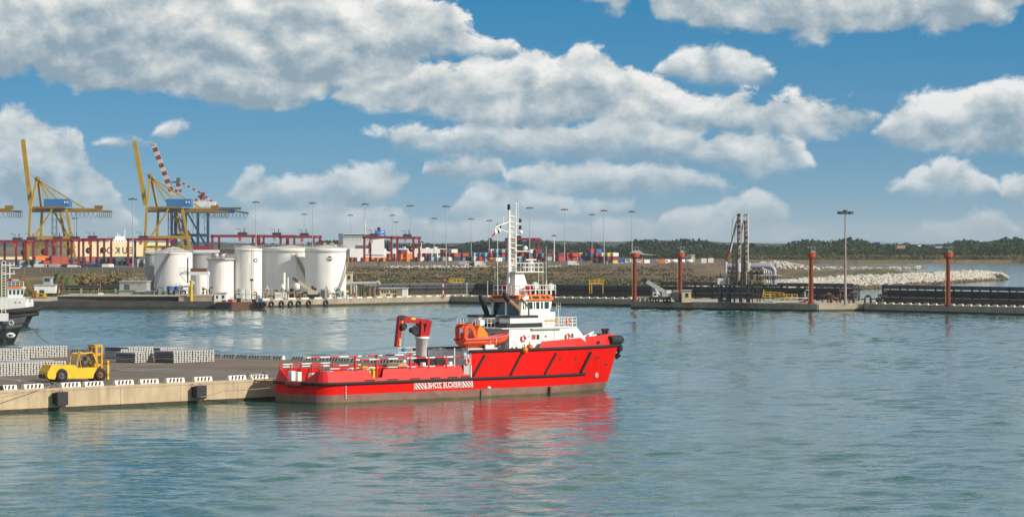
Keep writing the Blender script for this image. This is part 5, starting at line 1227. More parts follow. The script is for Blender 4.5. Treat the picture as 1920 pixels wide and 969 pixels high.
tank('dark grey silo tank at the left end of the tanks', 272, 296, 474.5, 1000, TG, .6, .3, 'silo_tank')
tank('white tank mostly hidden behind the steel gangway', 352, 396, 475, 1015, TG, .5, .6, 'shade_grey_tank')  # white tank in the grey material, its shade put into the colour
tank('small white tank under the rusty gangway', 357, 392, 512, 952, TW, .4, .3, 'small_tank')
gw = T('tank_gangway', 'white and blue gangway bridging the tank tops', 'gangway', 400, 962)
RL(gw, 'white_girder', WHITE, 361, 412, 468.5, 474, 962, 1.5); RL(gw, 'blue_girder', mat('gangway_blue', (.05, .2, .3), .5), 362, 406, 474.2, 475.8, 962, 1.3); RL(gw, 'dark_walkway', GREYD, 412, 440, 467, 475, 962, 1.5)
b = MB(); rail(b, [W(272, 471, 962), W(440, 468.5, 962)], 1.1, .05, 3, 2, 4); relmb(b, gw).build('walkway_rail', GREYD, gw, kind='stuff')
RL(gw, 'support_post', GREYL, 360.5, 362, 470, 548, 962, .3)
lp2 = T('loading_platform', 'white loading platform with rusty awning in front of the tanks', 'platform', 362, 944)
RL(lp2, 'platform_slab', WHITE, 336, 391, 509.5, 515.5, 944, 4); RL(lp2, 'rusty_awning', RUST, 357, 387, 503, 509, 944, 3); RL(lp2, 'dark_column', GREYD, 350.5, 353, 483, 530, 944, .5)
b = MB(); b.beam(W(338, 515, 944), W(350, 530, 944), .2); b.beam(W(336, 515, 944), W(354, 505, 943), .15); rail(b, [W(336, 510, 943.8), W(357, 510, 943.8)], 1.2, .05, 1.5, 2, 4); relmb(b, lp2).build('brace', GREYL, lp2, kind='stuff')
for px in (352, 372, 389): RL(lp2, 'platform_leg', GREYL, px, px + 1.6, 515, 560, 944, .3)
# things on the tank quay -------------------------------------------------------
yp = T('yellow_post', 'tall yellow post on the dock edge', 'post', 358.5, 934.5, 2.1); b = MB(); zz = HC - (529 - HZ) / F * 934 - 2.1; b.cyl((0, 0, 0), (0, 0, zz), .42, .42, n=12); b.build('shaft', YELL, yp); MB().cyl((0, 0, zz), (0, 0, zz + .5), .55, n=12).build('cap', YELL, yp); MB().b3(.4, .9, -.2, .2, zz - .6, zz + .2).build('lamp', WHITE, yp)
for px, lab in ((318, 'blue drum left of a pair by the tanks'), (332, 'blue drum right of a pair by the tanks')):
    t = T('blue_drum', lab, 'drum', px, 955, 3.85, 'pair of blue drums'); z0 = HC - (545 - HZ) / F * 955 - 3.85; b = MB(); b.cyl((0, 0, z0), (0, 0, z0 + 1.4), .85, n=14); b.build('drum', BLUE, t); MB().lathe([(.88, z0 + .9), (.9, z0 + .95), (.88, z0 + 1)], 14).build('hoop', BLUE, t); MB().b3(-.9, .9, -.7, .7, -.3, z0).build('stand', GREYL, t)
def house(lab, px0, px1, ytop, ybot, Y, dep, m, roof=None, wins=(), doors=(), name='hut', cat='hut', over=.3, wm=None):
    zb = HC - (ybot - HZ) / F * Y
    t = thing(name, lab, cat, (XZ((px0 + px1) / 2, Y), Y, zb)); RL(t, 'wall', m, px0, px1, ytop, ybot, Y, dep)
    k = 6000 / Y
    RL(t, 'roof', roof or GREYL, px0 - over * k, px1 + over * k, ytop - .25 * k, ytop - .02, Y - over, dep + 2 * over)
    for a in wins:
        w = RL(t, 'window', wm or GLASS, *a, Y - .05, .1)
        s_ = MB(); rect(s_, a[0] - .3, a[1] + .3, a[3], a[3] + .5, Y - .12, .15); relmb(s_, t).build('sill', GREYL, w)
    for a in doors: RL(t, 'door', GREYD, *a, Y - .05, .1)
    return t
CREAM = mat('cream_wall', (.66, .54, .33), .8, var=.1, vs=.4, streak=.2, sc=(.36, .26, .15))
GREYW = mat('grey_wall', (.36, .36, .35), .8, var=.15, vs=.3, streak=.3, sc=(.2, .17, .14))
house('flat grey building with small windows on the dock', 255, 285, 547, 557, 950, 8, GREYW, wins=((256.5, 259, 548.5, 551.5), (261, 263.5, 548.5, 551.5), (265.5, 268, 548.5, 551.5)), name='dock_building', cat='building')
house('two storey grey building left of the tanks', 224, 275, 528.5, 556, 975, 10, GREYW, doors=((233, 243, 533, 543),), name='dock_building', cat='building')
b = MB(); t = T('roof_terrace_rail', 'pale rail on the roof of the grey dock building', 'rail', 248, 974, 8); rail(b, [W(232, 528, 974), W(275, 528, 974)], 1.2, .06, 2.5, 2, 4); relmb(b, t).build('rail', GREYL, t, kind='stuff')
house('low grey shed with a green roof on the dock', 223, 254, 545.5, 555.5, 955, 6, GREYW, mat('green_roof', (.16, .24, .17), .7, var=.15), name='dock_shed', cat='shed')
house('white hut with a small rooftop cabin on the grass', 64, 104, 535, 549.5, 1010, 9, WHITE, wins=((74, 83, 543.5, 549),), cat='hut', name='white_hut')
house('small glazed cabin on top of the white hut', 81, 96, 521, 533.5, 1013, 4, GREYL, wins=((83, 93, 522.5, 527.5),), name='rooftop_cabin', cat='cabin')
house('small white cabin with two dark windows on the barge quay', 402, 424, 550, 566, 940, 4, WHITE, wins=((405.5, 409, 554, 559.5), (416, 420.5, 553.5, 559)), name='white_cabin', cat='cabin')
house('cream building with a window row and grey flat roof', 712, 755, 541, 558.5, 1005, 8, CREAM, GREYL, wins=[(715 + k * 5, 718.5 + k * 5, 544.5, 548.5) for k in range(3)] + [(732 + k * 4.2, 735 + k * 4.2, 544.5, 548.5) for k in range(3)], doors=((725, 731, 551, 558), (737, 743, 552, 557)), name='pump_office', cat='building', over=.6)
house('white annex beside the cream building', 754, 764, 541, 559, 1004, 5, WHITE, name='annex', cat='building')
house('narrow cream tower house behind the rightmost tank', 648, 660, 511, 535, 1050, 4, CREAM, wins=((651.5, 656.5, 516.5, 523.5),), name='tower_house', cat='building')
house('brown slatted shed left of the cream building', 684, 703, 536, 557.5, 1000, 4, mat('slatted_brown', (.28, .2, .13), .9, var=.25, vs=1), name='slatted_shed', cat='shed')
hp = T('pipe_header', 'grey overhead pipe header bridging the pump yard', 'pipework', 680, 998)
b = MB(); b.tube([W(640, 533, 998), W(660, 531, 998), W(704, 530.5, 998), W(709, 528, 998), (XZ(712, 998), 998, HC - (533 - HZ) / F * 998)], .5, 10); relmb(b, hp).build('main_pipe', GREYL, hp)
for px in (658, 664, 668, 676, 680): b = MB(); b.tube([W(px, 534, 997), (XZ(px, 997), 997, 2.2)], .22, 8); relmb(b, hp).build('riser', random.choice((GREYL, SIL, DST)), hp)
RL(hp, 'dark_frame', DST, 652, 690, 530.5, 533, 1001, .6)
RL(hp, 'red_valve', FIRE, 663, 665, 548, 556, 996, .5); RL(hp, 'yellow_sign', YELL, 648, 653.5, 544, 548, 994, .1); RL(hp, 'yellow_notice', YELL, 626, 630, 546, 550, 990, .1)
for px in range(655, 712, 9): RL(hp, 'header_post', GREYD, px, px + 1.2, 533, 558.5, 999, .25)
# pumps and pipes in front of the big tanks
BEI = mat('beige_machine', (.52, .44, .32), .7, var=.25, vs=.5); GRN = mat('green_pump', (.10, .22, .17), .6, var=.2)
for i, (px, py0, py1, w, m) in enumerate(((530, 533, 552, 7, WHITE), (519, 541, 556, 9, BEI), (556, 531, 545, 12, WHITE), (547, 541, 556, 8, DST), (586, 536, 545, 14, DST), (604, 545, 557, 12, GRN), (613, 537, 558, 5, BEI), (634, 540, 557, 9, GRN), (500, 536, 556, 8, BEI), (643, 545, 558, 6, GRN))):
    Y = 972 + i * 1.5; t = T('pump_unit', ('white', 'beige', 'white', 'dark', 'black', 'green', 'beige', 'green', 'beige', 'green')[i] + ' pump unit number ' + str(i) if False else ('slim white vessel among pumps below the zigzag stair', 'beige pump left of the beige boom', 'white drum vessel under the zigzag stair', 'dark pump skid beneath the white drum', 'black valve cluster below the emblem tank', 'green pump box below the emblem tank', 'pale beige duct tower between pumps', 'green pump cluster near the yellow signs', 'beige pump beside the tall slim tank', 'green pump nearest the pipe header')[i], 'pump', px, Y, qz)
    z0, z1 = HC - (py1 - HZ) / F * Y - qz, HC - (py0 - HZ) / F * Y - qz; r_ = w / 2 / F * Y; b = MB()
    if i in (0, 2, 3): b.lathe([(0, z0), (r_, z0 + .2), (r_, z1 - .4), (r_ * .6, z1), (0, z1 + .1)], 16)
    else: b.b3(-r_, r_, -.8, .8, 0, z1 * .85); b.cyl((-r_, -.9, z1 * .6), (r_, -.9, z1 * .6), .35); b.cyl((0, 0, z1 * .8), (0, 0, z1), .4)
    b.build('casing', m, t)
    for s in (-1, 1): MB().tube([(s * r_ * .8, -.6, 0), (s * r_ * .8, -.6, z1 * .6), (s * r_ * .2, -.6, z1 * .75)], .16, 6).build('pipe', random.choice((GREYL, DST, RUST)), t)
    MB().b3(-r_ * 1.1, r_ * 1.1, -1, 1, 0, .25).build('plinth', QT, t)
ch = T('pump_house_pipe', 'white vent pipe standing before the wide tank', 'pipe', 532.5, 980, qz); b = MB(); b.cyl((0, 0, 0), (0, 0, HC - (511 - HZ) / F * 980 - qz), .45, n=10); b.build('stack', WHITE, ch); MB().cyl((1.2, 0, 0), (1.2, 0, HC - (520 - HZ) / F * 980 - qz), .25, n=8).build('side_pipe', WHITE, ch)
lc = T('loader_crane', 'beige loader with slanting boom in front of the tanks', 'crane', 588, 968, qz)
b = MB(); b.beam(W(588, 547, 968), W(556, 526, 968), .75, .9); relmb(b, lc).build('boom', BEI, lc); b = MB(); b.beam(W(559, 528, 967.8), W(549, 521, 967.8), .6, .9); relmb(b, lc).build('boom_head', GREYD, lc)
RL(lc, 'body', BEI, 577, 594, 545, 552, 967, 3); RL(lc, 'track', BLACKP, 576, 596, 552, 557, 966.8, 3.4)
cb2 = T('grey_cabinet', 'tall grey cabinet in the fenced pump yard', 'cabinet', 606, 972, qz); RL(cb2, 'frame', GREYL, 600, 611, 541, 558, 972, 2); RL(cb2, 'opening', GREYD, 602, 609, 544, 557, 971.9, .2)
sg = T('white_signboard', 'white signboard on the fence before the pumps', 'sign', 524.5, 962, qz); RL(sg, 'board', WHITE, 515.5, 533, 548, 557.5, 962, .1); RL(sg, 'yellow_mark', YELL, 528.5, 531, 549, 552, 961.9, .05); RL(sg, 'red_text_line', REDB, 517, 527, 552, 552.6, 961.9, .05); RL(sg, 'grey_text_line', GREYL, 517, 530, 554.5, 555.1, 961.9, .05)
pb = T('portable_cabin', 'white framed switch cabin on the barge quay', 'cabin', 461.5, 950, qz); RL(pb, 'panel', WHITE, 454, 469, 542, 560.5, 950, 3); RL(pb, 'centre_mullion', GREYL, 461, 462, 542, 560.5, 949.9, .1); RL(pb, 'cross_rail', GREYL, 454, 469, 551, 551.8, 949.9, .1); RL(pb, 'small_case', GREYL, 446, 455, 553, 560, 949, 2)
fl = T('flood_light', 'small floodlight on a pole beside the tall slim tank', 'lamp', 472, 955, qz); b = MB(); b.cyl((0, 0, 0), (0, 0, HC - (524 - HZ) / F * 955 - qz), .1); b.build('pole', GREYD, fl); MB().b3(-.5, .5, -.3, .3, HC - (526.5 - HZ) / F * 955 - qz, HC - (523 - HZ) / F * 955 - qz).build('lamp_head', BLACKP, fl)
# fence in front of the pump yard: posts and two wires
def fence(name, lab, pts, h, step, m, r=.06, mesh_m=None, cat='fence'):
    p0 = Vector(pts[0]); t = thing(name, lab, cat, p0); pm = MB().cyl((0, 0, 0), (0, 0, h), r, n=5).mesh('fence_post', m)
    for a, c in zip(pts, pts[1:]):
        a, c = Vector(a), Vector(c); k = max(1, int((c - a).length / step))
        for i in range(k + 1): place('fence_post', pm, t, a.lerp(c, i / k) - p0)
        b = MB()
        for f in (.35, .65, .97): b.cyl(a - p0 + Vector((0, 0, h * f)), c - p0 + Vector((0, 0, h * f)), .035, n=4, cap=False)
        b.build('fence_wire', m, t, kind='stuff')
        if mesh_m: d = (c - a).normalized() * .0; b = MB(); b.beam(a - p0 + Vector((0, .1, h * .45)), c - p0 + Vector((0, .1, h * .45)), .06, h * .86); b.build('infill', mesh_m, t)
    return t
FPOST = mat('fence_post_pale', (.42, .40, .34), .8, var=.1)
fence('yard_fence', 'wire fence along the quay before the pumps', [G(432, 562.5, qz), G(500, 561, qz), G(600, 558.5, qz), G(640, 557.5, qz)], 3.2, 2.6, FPOST, .06)
fence('field_fence', 'pale post fence between the pipe rack and the brown field', [(XZ(655, 1075), 1075, LZ), (XZ(830, 1100), 1100, LZ), (XZ(1000, 1085), 1085, LZ), (XZ(1130, 1060), 1060, LZ)], 2.9, 2.9, FPOST, .09)
fence('reed_fence', 'grey mesh fence before the reeds left of the tanks', [(XZ(108, 1005), 1005, LZ), (XZ(222, 1005), 1005, LZ)], 2.6, 3.5, FPOST, .06)
pl = T('ground_pipeline', 'long dark pipeline behind the grass left of the tanks', 'pipeline', 165, 1030); b = MB(); b.cyl(W(112, 539, 1030), W(225, 538, 1030), .75, n=10); relmb(b, pl).build('pipe', DST, pl)
for px in (118, 150, 184, 215): RL(pl, 'saddle', QT, px, px + 3, 541, 549, 1029.4, 1)
# excavator on the grass, dark tripod legs
ex = T('excavator', 'yellow excavator with raised arm on the grass beside the tug', 'excavator', 72, 985, LZ)
EXY = mat('excavator_yellow', (.62, .32, .02), .6, var=.2, vs=.6); EXB = mat('excavator_arm_brown', (.22, .125, .03), .7, var=.3, vs=.6)
RL(ex, 'house', EXY, 68, 84, 551, 558, 985, 3); RL(ex, 'undercarriage', BLACKP, 56, 84, 557.5, 561.5, 984.8, 3.4); RL(ex, 'cab', EXB, 60, 68, 545, 558, 985, 2); RL(ex, 'rear_window', BLACKP, 74, 80, 552, 555, 984.9, .1)
for a, c, w in (((64, 556), (52, 531), 1.2), ((52, 531), (40, 516), 1.0), ((40, 516), (36, 524), .6)):
    b = MB(); b.beam(W(*a, 986), W(*c, 986), w, w * .8); relmb(b, ex).build('arm_segment', EXB, ex)
af = T('steel_trestle', 'dark rusty A shaped steel trestle on the grass', 'trestle', 114, 995, LZ)
for a, c in (((107.5, 552), (111, 525)), ((120.5, 552), (116, 525))): b = MB(); b.beam(W(*a, 995), W(*c, 995), .75, .6); relmb(b, af).build('leg', RUST, af)
RL(af, 'top_beam', RUST, 109, 118, 523.5, 526, 994.8, 1)
lampp = T('rust_lamp_post', 'thin rusty lamp post on the dock left of the tanks', 'lamp post', 187.5, 945, 3.85); b = MB(); zz = HC - (520 - HZ) / F * 945 - 3.85; b.cyl((0, 0, 0), (0, 0, zz), .3, .2); b.build('pole', RUST, lampp); MB().tube([(0, 0, zz), (-.1, 0, zz + .4), (-.7, 0, zz + .5)], .12, 6).build('arm', RUST, lampp); MB().b3(-.5, .9, -.5, .5, 0, .6).build('footing', WHITE, lampp)
wb = T('workboat_cover', 'blue covered bundle lying on the dock edge', 'bundle', 150, 945, 3.85); RL(wb, 'cover', BLUE, 145, 157, 552.5, 556, 945, 2); RL(wb, 'strap', GREYD, 150, 151, 552.3, 556, 944.9, 2.2)
# rusty barge with tyres
bgx0, bgx1 = XZ(404, 927), XZ(498, 927); BARG = mat('rusty_barge_side', (.25, .12, .075), .8, var=.25, vs=.3, streak=.4, sc=(.10, .05, .035), ssc=(.6, .6, .2))
bg_ = thing('rusty_barge', 'rusty brown flat barge moored below the tanks', 'barge', (bgx0, 927, 0))
Lb = bgx1 - bgx0
MB().prism([(4.6, -.6), (Lb - .4, -.6), (Lb, 2.0), (4.6, 1.9)], 0, 8, 'y').build('side', BARG, bg_); MB().prism([(.3, -.6), (4.58, -.6), (4.58, 1.9), (0, 1.9), (-.1, 1.4)], .02, 8, 'y').build('dark_stern', BLACKP, bg_); MB().b3(.1, Lb - .2, .3, 7.8, 1.9, 2.05).build('deck', RUST, bg_)
for i, (x, m) in enumerate(((2.2, GREYD), (4.0, FIRE), (6.5, DST), (8.3, GREYL), (11, DST), (12.8, BLUE))): MB().b3(x - .6, x + .6, 2, 3.2, 2.05, 2.6 + .3 * (i % 3)).build('deck_gear', m, bg_)
def tyre(p, ang, lab, r=.62):
    t = thing('tyre_fender', lab, 'tyre', p, ang, 'tyre fenders below the tanks'); b = MB(); b.torus((0, 0, 0), r, .27, 'y', 18, 8); b.build('rubber_ring', BLACK, t); MB().tube([(0, 0, r + .2), (0, .3, r + .9)], .05, 4).build('chain', GREYD, t)
for k, px in enumerate((480, 487, 494)): tyre((XZ(px, 926.6), 926.6, HC - (571 - HZ) / F * 926.6), 0, ('leftmost', 'middle', 'rightmost')[k] + ' tyre hung on the rusty barge')
fa, fb = Vector((-87, 932, 0)), Vector((-19.6, 1014, 0)); dq = (fb - fa).normalized(); nq = Vector((dq.y, -dq.x, 0))
names_t = ('tyre on the pale quay wall closest to the barge', 'second tyre from the barge on the pale quay wall', 'third tyre from the barge on the pale quay wall', 'fourth tyre from the barge on the pale quay wall', 'fifth tyre from the barge on the pale quay wall', 'lone tyre on the pale quay wall right of the row')
for lab, px in zip(names_t, (509, 528, 545, 560, 579, 611)):
    p = on_line(fa + nq * .55, dq, px); tyre((p.x, p.y, .95), math.atan2(dq.y, dq.x), lab, .78)
# white kerb stones along the pale quay edge and small white wedges on the dark ones
KERB = mat('white_kerb', (.66, .62, .54), .8, var=.15, vs=.6)
def kerbs(a, c, px0, px1, n, L, lab, h=.5):
    a, c = Vector((*a, 0)), Vector((*c, 0)); d = (c - a).normalized(); nn = Vector((-d.y, d.x, 0)); ang = math.atan2(d.y, d.x); me = None
    for i in range(n):
        p = on_line(a + nn * .6, d, px0 + (px1 - px0) * i / max(1, n - 1)); t = thing('edge_block', ORD[i] + ' ' + lab + ', from left', 'kerb block', (p.x, p.y, qz), ang, lab[:48])
        if me is None:
            b = MB(); s_ = [(-L / 2, -.3), (L / 2, -.3), (L / 2, .3), (-L / 2, .3)]; b.loft([[(x, y, 0) for x, y in s_], [(x * .86, y * .6, h) for x, y in s_]], True, False); b.add([(x * .86, y * .6, h) for x, y in s_], [(0, 1, 2, 3)]); me = b.mesh('block', KERB)
        place('block', me, t)
kerbs((-87, 932), (-19.6, 1014), 497, 596, 5, 3.6, 'long white kerb block on the quay before the pumps', .6)
kerbs((-87, 932), (-19.6, 1014), 618, 840, 13, 2.6, 'white kerb block on the pale quay right of pumps', .45)
kerbs((-19.6, 1014), (36.3, 968.5), 850, 1180, 22, 1.7, 'small pale block on the shaded quay behind the vessel', .55)
kerbs((100.9, 897.8), (215, 745), 1640, 1915, 18, 1.7, 'small pale block on the shaded right jetty', .55)

# ------------------------------------------------------------------ pipe racks on the jetty
def rack(lab, pts, levels, step, wid=3.0, posts=DST, hpost=None):
    p0 = Vector(pts[0]); t = thing('pipe_rack', lab, 'pipe rack', p0)
    H = hpost or max(l[0] for l in levels)
    for a, c in zip(pts, pts[1:]):
        a, c = Vector(a), Vector(c); d = (c - a).normalized(); nn = Vector((-d.y, d.x, 0)); k = max(1, int((c - a).length / step))
        pm = MB(); pm.b3(-.18, .18, -.18, .18, 0, H); pm = pm.mesh('rack_post', posts); ang = math.atan2(d.y, d.x)
        for i in range(k + 1):
            q = a.lerp(c, i / k)
            for o in (0, wid): place('rack_post', pm, t, q + nn * o - p0, ang)
        for (z, r_, off, m) in levels:
            MB().cyl(a + nn * off - p0 + Vector((0, 0, z)), c + nn * off - p0 + Vector((0, 0, z)), r_, n=8).build('pipe', m, t)
        for z in sorted({round(l[0], 1) for l in levels}):
            b = MB()
            for i in range(k + 1): q = a.lerp(c, i / k) - p0 + Vector((0, 0, z - .32)); b.beam(q - nn * .3, q + nn * (wid + .3), .22, .25)
            b.build('cross_beams', posts, t, kind='stuff')
    return t
lv = [(4.4, .45, .4, BST), (4.4, .4, 1.8, DST), (3.3, .3, .2, DST), (3.3, .3, 1.1, DST), (3.3, .25, 2.2, DST), (2.2, .32, .3, DST), (2.2, .3, 1.6, DST), (1.2, .35, .4, DST), (1.2, .3, 1.8, DST), (.5, .3, .2, RUST)]
lv += [(2.75, .3, .1, DST), (.9, .3, .1, DST), (4.9, .18, .1, BST), (2.2, .3, 2.6, SIL), (3.3, .3, 2.8, DST), (1.7, .16, 2.4, SIL)]
lvc = [(z * .62 + .1, r, o, m) for z, r, o, m in lv]
rack('dark multi level pipe rack behind the red vessel', [(-44, 1036, LZ), (-12, 1062, LZ), (44, 1008, LZ)], lvc, 6.5)
rack('dark pipe rack behind the mobile crane and loading arms', [(46, 985, LZ - .2), (100, 938, LZ - .2)], lv, 6, hpost=4.6)
lvf = [(z * 1.0, r, o, m) for z, r, o, m in lv]
rack('dark pipe rack running to the right frame edge', [(106, 915, LZ - .2), (222, 762, LZ - .2)], lvf, 7, hpost=5.0)
gp = T('jetty_hand_rail', 'dark low hand rail with brown panels along the right jetty', 'rail', 1700, 890, qz)
b = MB(); rail(b, [(104, 903, qz), (216, 752, qz)], 2.0, .08, 3.0, 3, 4); relmb(b, gp).build('rail', DST, gp, kind='stuff')
b = MB(); b.beam((104.4, 905, qz + .6), (217, 754, qz + .6), .1, 1.0); relmb(b, gp).build('kick_panel', mat('brown_panel', (.06, .042, .03), .85, var=.4, vs=.3), gp)
gp = T('quay_hand_rail', 'dark low panels below the pipe rack behind the vessel', 'rail', 1000, 1000, qz)
b = MB(); b.beam((-14, 1040, qz + .6), (36, 985, qz + .6), .1, 1.1); relmb(b, gp).build('kick_panel', MATS['brown_panel'], gp); b = MB(); rail(b, [(-14, 1038, qz), (36, 983, qz)], 1.8, .07, 3, 3, 4); relmb(b, gp).build('rail', DST, gp, kind='stuff')
# ------------------------------------------------------------------ red beacon towers
BRED = mat('beacon_red', (.20, .024, .016), .6, var=.25, vs=.6, streak=.3, sc=(.22, .045, .02)); BOR = mat('beacon_orange', (.34, .05, .016), .6, var=.2, vs=.5)
def beacon(px, Y, lab, zb=qz):
    t = T('beacon_tower', lab, 'beacon tower', px, Y, zb, 'red beacon towers along the jetty'); k = Y / F
    zt = HC - (463 - HZ) * k - zb; zp = HC - (483 - HZ) * k - zb
    b = MB(); b.cyl((0, 0, 0), (0, 0, zp), .6, .54, n=16); b.build('column', BRED, t); MB().cyl((0, 0, 0), (0, 0, .5), 1.1, n=16).build('foot', BRED, t)
    b = MB(); b.cyl((0, 0, zp - .5), (0, 0, zp + .2), .56, .95, n=12); b.cyl((0, 0, zp + .2), (0, 0, zp + 1.35), 1.36, n=12); b.build('gallery', BOR, t)
    b = MB()
    for s in (-1, 1): b.beam((s * .5 + .6, s * .4, zp + .3), (s * .5 + .6, s * .4, zt), .1)
    for z in (zp + 1.5, zt - .05): b.b3(-.1, 1.3, -.5, .5, z - .06, z + .06)
    b.b3(-.9, .1, -.1, .1, zt - .25, zt - .1); b.build('lamp_frame', GREYL, t)
    MB().b3(.2, 1.0, -.35, .35, zp + 1.7, zp + 2.2).build('lamp_box', WHITE, t); MB().b3(.1, 1.1, -.4, .4, zt - 1.1, zt - .7).build('upper_box', GREYD, t)
    for s in (-.1, .1):  MB().b3(-.72 - .05, -.72 + .05, s * 3 - .03, s * 3 + .03, .2, zp).build('ladder_rail', YELL, t)
beacon(1190, 938, 'red beacon tower at the jetty corner behind the vessel bow')
beacon(1275.5, 927, 'red beacon tower beside the beige cabin and mobile crane')
beacon(1521, 902, 'red beacon tower between the loading arms and tall lamp mast')
beacon(1778, 874, 'red beacon tower farthest right before the rock spit')
# ------------------------------------------------------------------ tall lamp masts
def mast(px, ytop, Y, lab, zb=LZ, r=.45, n=8, group='tall lamp masts of the port', m=GALV, ring=1.9):
    t = T('lamp_mast', lab, 'lamp mast', px, Y, zb, group); zt = HC - (ytop - HZ) * Y / F - zb
    MB().cyl((0, 0, 0), (0, 0, zt), r, r * .45, n=10).build('pole', m, t)
    b = MB(); b.lathe([(ring, zt - .6), (ring, zt - .45), (ring * .85, zt - .45), (ring * .85, zt - .6)], 14); b.cyl((0, 0, zt - .7), (0, 0, zt), .6, n=8); b.cyl((-ring, 0, zt - .5), (ring, 0, zt - .5), .1, n=5); b.build('lamp_ring', GREYD, t)
    lm = MB().b3(-.45, .45, -.3, .3, -.75, 0).mesh('flood_lamp', GREYD)
    for k in range(n):
        a = 2 * math.pi * k / n; place('flood_lamp', lm, t, (ring * math.cos(a), ring * math.sin(a), zt - .45), a)
    return t
mast(1585, 393.5, 884, 'tall bare lamp mast standing on the right jetty', qz, .40, 8, None, mat('reddish_mast', (.36, .27, .24), .6, var=.15, vs=.5, streak=.4, sc=(.25, .1, .07), ssc=(1, 1, .2)), 1.8)
ml = ((249, 371, 1750, 'lamp mast beside the cream car carrier'), (480, 377, 2000, 'lamp mast left of the cargo tanks skyline'), (570.5, 400, 2600, 'shorter lamp mast between the two tall ones above the tanks'), (586, 379, 2050, 'tall lamp mast above the wide white tank'), (657, 402, 2650, 'shorter lamp mast above the rightmost tank'), (684.5, 381, 2080, 'tall lamp mast in front of the white ship'), (736, 402, 2650, 'lamp mast right of the blue funnel'), (743, 415, 2900, 'faint short lamp mast right of the blue funnel'), (769.5, 384, 2150, 'lamp mast at the end of the red yard crane'), (814, 408, 2500, 'short lamp mast above the container yard centre'), (836.5, 385, 2000, 'tall lamp mast above the container yard'), (883.5, 409, 2400, 'short lamp mast left of the vessel mast'), (917.5, 412, 2500, 'short lamp mast close to the vessel flags'), (993, 388, 2060, 'tall lamp mast right of the vessel mast'), (1058.5, 391, 2080, 'tall lamp mast above the containers right of the vessel'), (1110, 401, 2500, 'thin pale lamp mast, left of the last three'), (1132.5, 393, 2150, 'thin tall lamp mast, middle of the last three'), (1185, 395, 2150, 'thin tall lamp mast behind the leftmost red beacon'), (140, 408, 2500, 'thin lamp mast right of the left yellow crane'))
for px, yt, Y, lab in ml: mast(px, yt, Y, lab, LZ, .38 if Y < 2300 else .34, 6)
for px, yt, yb, lab in ((1039, 440, 492, 'short white lamp post among the containers'), (790, 452, 480, 'small yard lamp post left'),): mast(px, yt, 2150, lab, LZ, .5, 4, None, WHITE, 1.2)
# ------------------------------------------------------------------ loading arms on their steel platform
YA = 905
la = T('loading_platform', 'dark blue steel loading platform on the jetty', 'platform', 1380, YA, qz)
NAVY = mat('navy_steel', (.012, .028, .06), .6, var=.3, vs=.6)
for px in (1347.5, 1362, 1376, 1391, 1406):
    for dy in (0, 9): RL(la, 'column', NAVY, px - .9, px + .9, 533, 568, YA + dy, .3)
for py in (534.5, 550): RL(la, 'deck', DST, 1341, 1412, py - 1.3, py + .6, YA - .4, 10)
b = MB()
for px in (1347.5, 1362, 1376, 1391): b.beam(W(px, 566, YA), W(px + 14, 552, YA), .14); b.beam(W(px, 551, YA), W(px + 14, 536, YA), .14)
relmb(b, la).build('bracing', NAVY, la, kind='stuff')
b = MB(); rail(b, [W(1341, 533, YA - .3), W(1412, 533, YA - .3)], 1.1, .05, 1.6, 2, 4); relmb(b, la).build('deck_rail', GREYD, la, kind='stuff')
RL(la, 'white_cabin', WHITE, 1346, 1360, 522, 533, YA + 2, 3)
random.seed(21)
for k in range(16):
    px = random.uniform(1346, 1404); lvl = random.choice((549, 567)); RL(la, 'machinery_box', random.choice((DST, RUST, BEI, GREYD)), px, px + random.uniform(2, 5), lvl - random.uniform(4, 11), lvl - .6, YA + random.uniform(1, 6), 1.5)
def arm(px, lab, parts):
    t = T('marine_loading_arm', lab, 'loading arm', px, YA + 3, qz + 5.3, 'white loading arms of the oil jetty')
    for nm, m, pts, r_ in parts:
        b = MB(); b.tube([W(x, y, YA + 3) for x, y in pts], r_, 8); relmb(b, t).build(nm, m, t)
    return t
ARMW = mat('arm_white', (.50, .50, .49), .55, var=.2, vs=.4, streak=.4, sc=(.28, .16, .10), ssc=(1, 1, .15)); ARMR = mat('arm_rusty_white', (.26, .20, .16), .7, var=.35, vs=.5, streak=.5, sc=(.2, .1, .06), ssc=(1, 1, .2))
arm(1388, 'left loading arm with its outer arm folded down', (('riser', ARMR, ((1384, 533), (1384, 486)), .6), ('inner_arm', ARMR, ((1384.5, 500), (1385, 402)), .3), ('twin_arm', ARMW, ((1388.5, 500), (1388.5, 400)), .26), ('outer_arm', ARMW, ((1386, 399), (1380, 424), (1369, 472)), .25), ('outer_strut', DST, ((1381, 415), (1368, 470)), .2), ('coupler', RUST, ((1369, 472), (1364, 484), (1362, 488)), .7), ('head_sheave', ARMW, ((1384, 401), (1389, 399)), .5), ('stay', GREYL, ((1384, 401), (1374, 410), (1372, 450)), .1), ('counterweight', ARMW, ((1384, 487), (1385, 510)), .7)))
arm(1399, 'right loading arm standing upright beside the folded one', (('riser', ARMR, ((1397, 533), (1397, 486)), .6), ('inner_arm', ARMR, ((1397.5, 505), (1398, 414)), .36), ('twin_arm', ARMW, ((1402, 500), (1401.5, 400)), .28), ('outer_arm', ARMW, ((1399, 399), (1394, 418), (1384, 460), (1383, 474)), .22), ('outer_brace', ARMW, ((1390, 440), (1384, 474)), .2), ('head_sheave', ARMW, ((1397, 401), (1402, 400)), .5), ('counterweight', ARMW, ((1402, 492), (1401, 505), (1397, 514)), [.85, .85, .3]), ('stay', GREYL, ((1397, 402), (1388, 409)), .1)))
